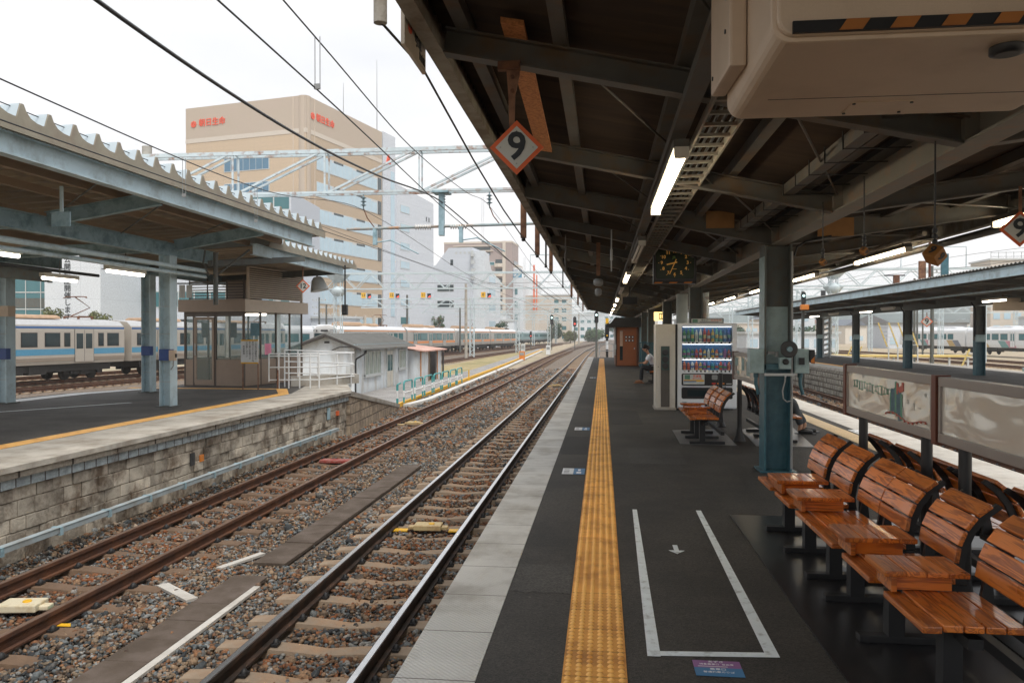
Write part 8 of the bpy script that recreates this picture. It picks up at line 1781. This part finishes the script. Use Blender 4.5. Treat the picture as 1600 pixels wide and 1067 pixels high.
# small houses climbing the foot of the hill
hr = random.Random(5); wl_ = [mat('house wall', c, .8, var=.06) for c in ((.62, .62, .60), (.55, .50, .43), (.48, .52, .55), (.60, .56, .50))]; rf_ = [mat('house roof', c, .7, var=.1) for c in ((.12, .14, .17), (.22, .12, .10), (.16, .19, .20), (.10, .10, .11))]
for k in range(24):
    y = 230 + 15 * k + hr.uniform(-4, 4); px_ = hr.uniform(.20, .62); x = y * px_; w, d, h = hr.uniform(7, 13), hr.uniform(7, 10), hr.uniform(4, 8); zb_ = GZ + max(0, (y - 300) * .012); a = hr.uniform(-.5, .5)
    t = thing('hillside_house', 'x', 'house', (0, 0, 0), 'houses below the hill behind the train yard'); wm = hr.randrange(4); rm = hr.randrange(4)
    t['label'] = ['white', 'tan', 'blue grey', 'cream'][wm] + ' walled house with a ' + ['slate', 'brown', 'grey green', 'black'][rm] + ' roof below the hill'
    MB().box((-w / 2, 0, 0), (w / 2, d, h)).build('wall', wl_[wm], t); MB().prism([(-w / 2 - .5, -.5, h), (w / 2 + .5, -.5, h), (0, -.5, h + w * .26)], (0, d + 1, 0)).build('roof', rf_[rm], t)
    for q in range(2):
        for r in range(max(1, int(h // 3))): MB().box((-w * .3 + q * w * .4, -.06, 1 + r * 2.8), (-w * .3 + q * w * .4 + 1.8, -.001, 2.4 + r * 2.8)).build('window', 'win_blue', t)
    t.location = (x, y, zb_); t.rotation_euler = (0, 0, a)
for k, (y, x0, x1, zt) in enumerate([(88, 19, 60, 6.4), (112, 24, 66, 6.8), (140, 20, 70, 6.2)]):
    gantry(y, x0, x1, zt, zt - 1.1, [x0 + 2, (x0 + x1) / 2, x1 - 2], ['closest', 'middle', 'farthest'][k] + ' of the three lattice gantries over the train yard', 3.0, .6, 'gantry_far', .13, .5, .06)
for k, (x, y, h) in enumerate([(23.5, 60, 6.5), (29, 78, 6.8), (37.5, 100, 7), (33, 84, 6), (45, 118, 7), (27, 98, 6.2)]):
    pole(x, y, h, .11, ['slim grey pole closest to the benches', 'second slim grey pole', 'third slim grey pole', 'fourth slim grey pole', 'fifth slim grey pole', 'sixth slim grey pole'][k] + ' among the train yard tracks', 'steel_old', [(h - .5, .8), (h - 1.3, .6)])
M['hill'] = mat('wooded hillside', (.060, .095, .095), .95, var=.35, vs=.03, col2=(.042, .07, .075), c2amt=.5, c2s=.05, detail=10)
def hill(x0, x1, y, zs, lab, depth=260):
    n = len(zs); vs = []; fs = []; rows = 7; rr = random.Random(int(y))
    for j in range(rows):
        u = j / (rows - 1)
        for i in range(n * 4):
            s = i / (n * 4 - 1) * (n - 1); a = int(min(s, n - 2)); h = zs[a] * (1 - (s - a)) + zs[a + 1] * (s - a)
            k = math.sin(u * math.pi / 2); vs.append((x0 + (x1 - x0) * i / (n * 4 - 1) + rr.uniform(-5, 5), y + depth * u, GZ - .5 + (h + rr.uniform(-.06, .06) * h) * k))
    m = n * 4
    for j in range(rows - 1):
        for i in range(m - 1): fs.append((j * m + i, j * m + i + 1, (j + 1) * m + i + 1, (j + 1) * m + i))
    o = MB().add(vs, fs, 0, True).build('hill', 'hill'); struct(o, lab)
hill(60, 700, 640, [10, 28, 40, 46, 40, 50, 44, 36, 40, 24], 'dark wooded hill behind the train yard')
hill(-420, 80, 1100, [14, 30, 26, 36, 30, 24, 16, 8], 'low blue hill at the end of the tracks')

# ================================================================ TREES
def tree(x, y, h, w, lab, m, seed, trunk=.16, z0=GZ):
    t = thing('tree', lab, 'tree', (x, y, z0), 'trees beyond the tracks'); rr = np.random.default_rng(seed); r2 = random.Random(seed)
    mb = MB(); mb.tube([(x, y, z0), (x + .1, y, z0 + h * .35), (x - .05, y, z0 + h * .7)], [trunk, trunk * .7, trunk * .3], 8)
    for k in range(6): a = r2.uniform(0, 6.28); zz = z0 + h * r2.uniform(.3, .6); mb.tube([(x, y, zz), (x + math.cos(a) * w * .3, y + math.sin(a) * w * .3, zz + h * .2)], [trunk * .4, trunk * .12], 5)
    mb.build('trunk', 'bark', t)
    vs = []; fs = []
    nc = 26; cl = [(r2.uniform(-.38, .38) * w, r2.uniform(-.38, .38) * w, h * r2.uniform(.32, .95), r2.uniform(.12, .24)) for _ in range(nc)]
    for (cx, cy, cz, cr_) in cl:
        s = 1 - abs(cz / h - .6) * .9; cx *= s; cy *= s; R_ = cr_ * w
        for _ in range(70):
            d = rr.normal(size=3); d /= np.linalg.norm(d); p = np.array((x + cx, y + cy, z0 + cz)) + d * R_ * rr.uniform(.55, 1.05); q = rr.normal(size=3); q /= np.linalg.norm(q); u = np.cross(d, q); u /= np.linalg.norm(u); v = np.cross(u, d) + d * .4; L = w * .045 * rr.uniform(.7, 1.4)
            o = len(vs); vs += [tuple(p - u * L * .5), tuple(p + v * L), tuple(p + u * L * .5), tuple(p - v * L)]; fs.append((o, o + 1, o + 2, o + 3))
    MB().add(vs, fs).build('crown', m, t)
M['bark'] = mat('bark', (.10, .075, .055), .9, var=.2)
M['leaf'] = mat('mid green leaves', (.06, .11, .045), .8, var=.4, vs=1.2, island=.35); M['leaf2'] = mat('olive leaves', (.10, .11, .035), .8, var=.35, vs=1.2, island=.35); M['leaf3'] = mat('dark green leaves', (.035, .075, .04), .8, var=.4, vs=1, island=.35)
for k, (x, y, h, w, lab, m) in enumerate([(-20.0, 158, 5.4, 3.2, 'dark green tree behind the last orange striped car', 'leaf3'), (-13.5, 232, 7.0, 5, 'dark tree at the end of the distant teal train', 'leaf3'), (-10, 250, 3.5, 5, 'round bush right of the distant teal train', 'leaf2'), (-58.0, 78, 5.6, 3.2, 'thin olive tree in front of the white slab building', 'leaf2'), (-50.5, 76, 5.2, 3.4, 'olive bush behind the pale blue columns', 'leaf2'), (-31.5, 150, 6.5, 4, 'green tree in front of the white curved block', 'leaf'), (46, 190, 4, 8, 'broad low dark tree behind the white express', 'leaf3'), (33, 200, 4, 7, 'low green tree left of the leaning ladders', 'leaf3')]):
    tree(x, y, h, w, lab, m, 40 + k)
# bushes at the end of the tracks
tree(-2.5, 300, 4, 9, 'low green thicket at the vanishing end of the tracks', 'leaf', 77); tree(6, 320, 7, 8, 'tree behind the platform end signal post', 'leaf3', 78)

# ================================================================ HAZE
hz = MB(); hz.box((-3010, -210, -2.6), (3010, 4010, 84)); ho = hz.build('haze', []); tag(ho, 'pale even haze over the station yard', 'haze', kind='stuff')
hm = bpy.data.materials.new('haze air'); hm.use_nodes = True; hn = hm.node_tree; hn.nodes.clear()
ov = hn.nodes.new('ShaderNodeOutputMaterial'); pv = hn.nodes.new('ShaderNodeVolumePrincipled'); pv.inputs['Color'].default_value = (.93, .97, 1, 1); pv.inputs['Density'].default_value = .0005; pv.inputs['Anisotropy'].default_value = .2
hn.links.new(pv.outputs[0], ov.inputs['Volume']); ho.data.materials.append(hm)
SC.cycles.volume_bounces = 1
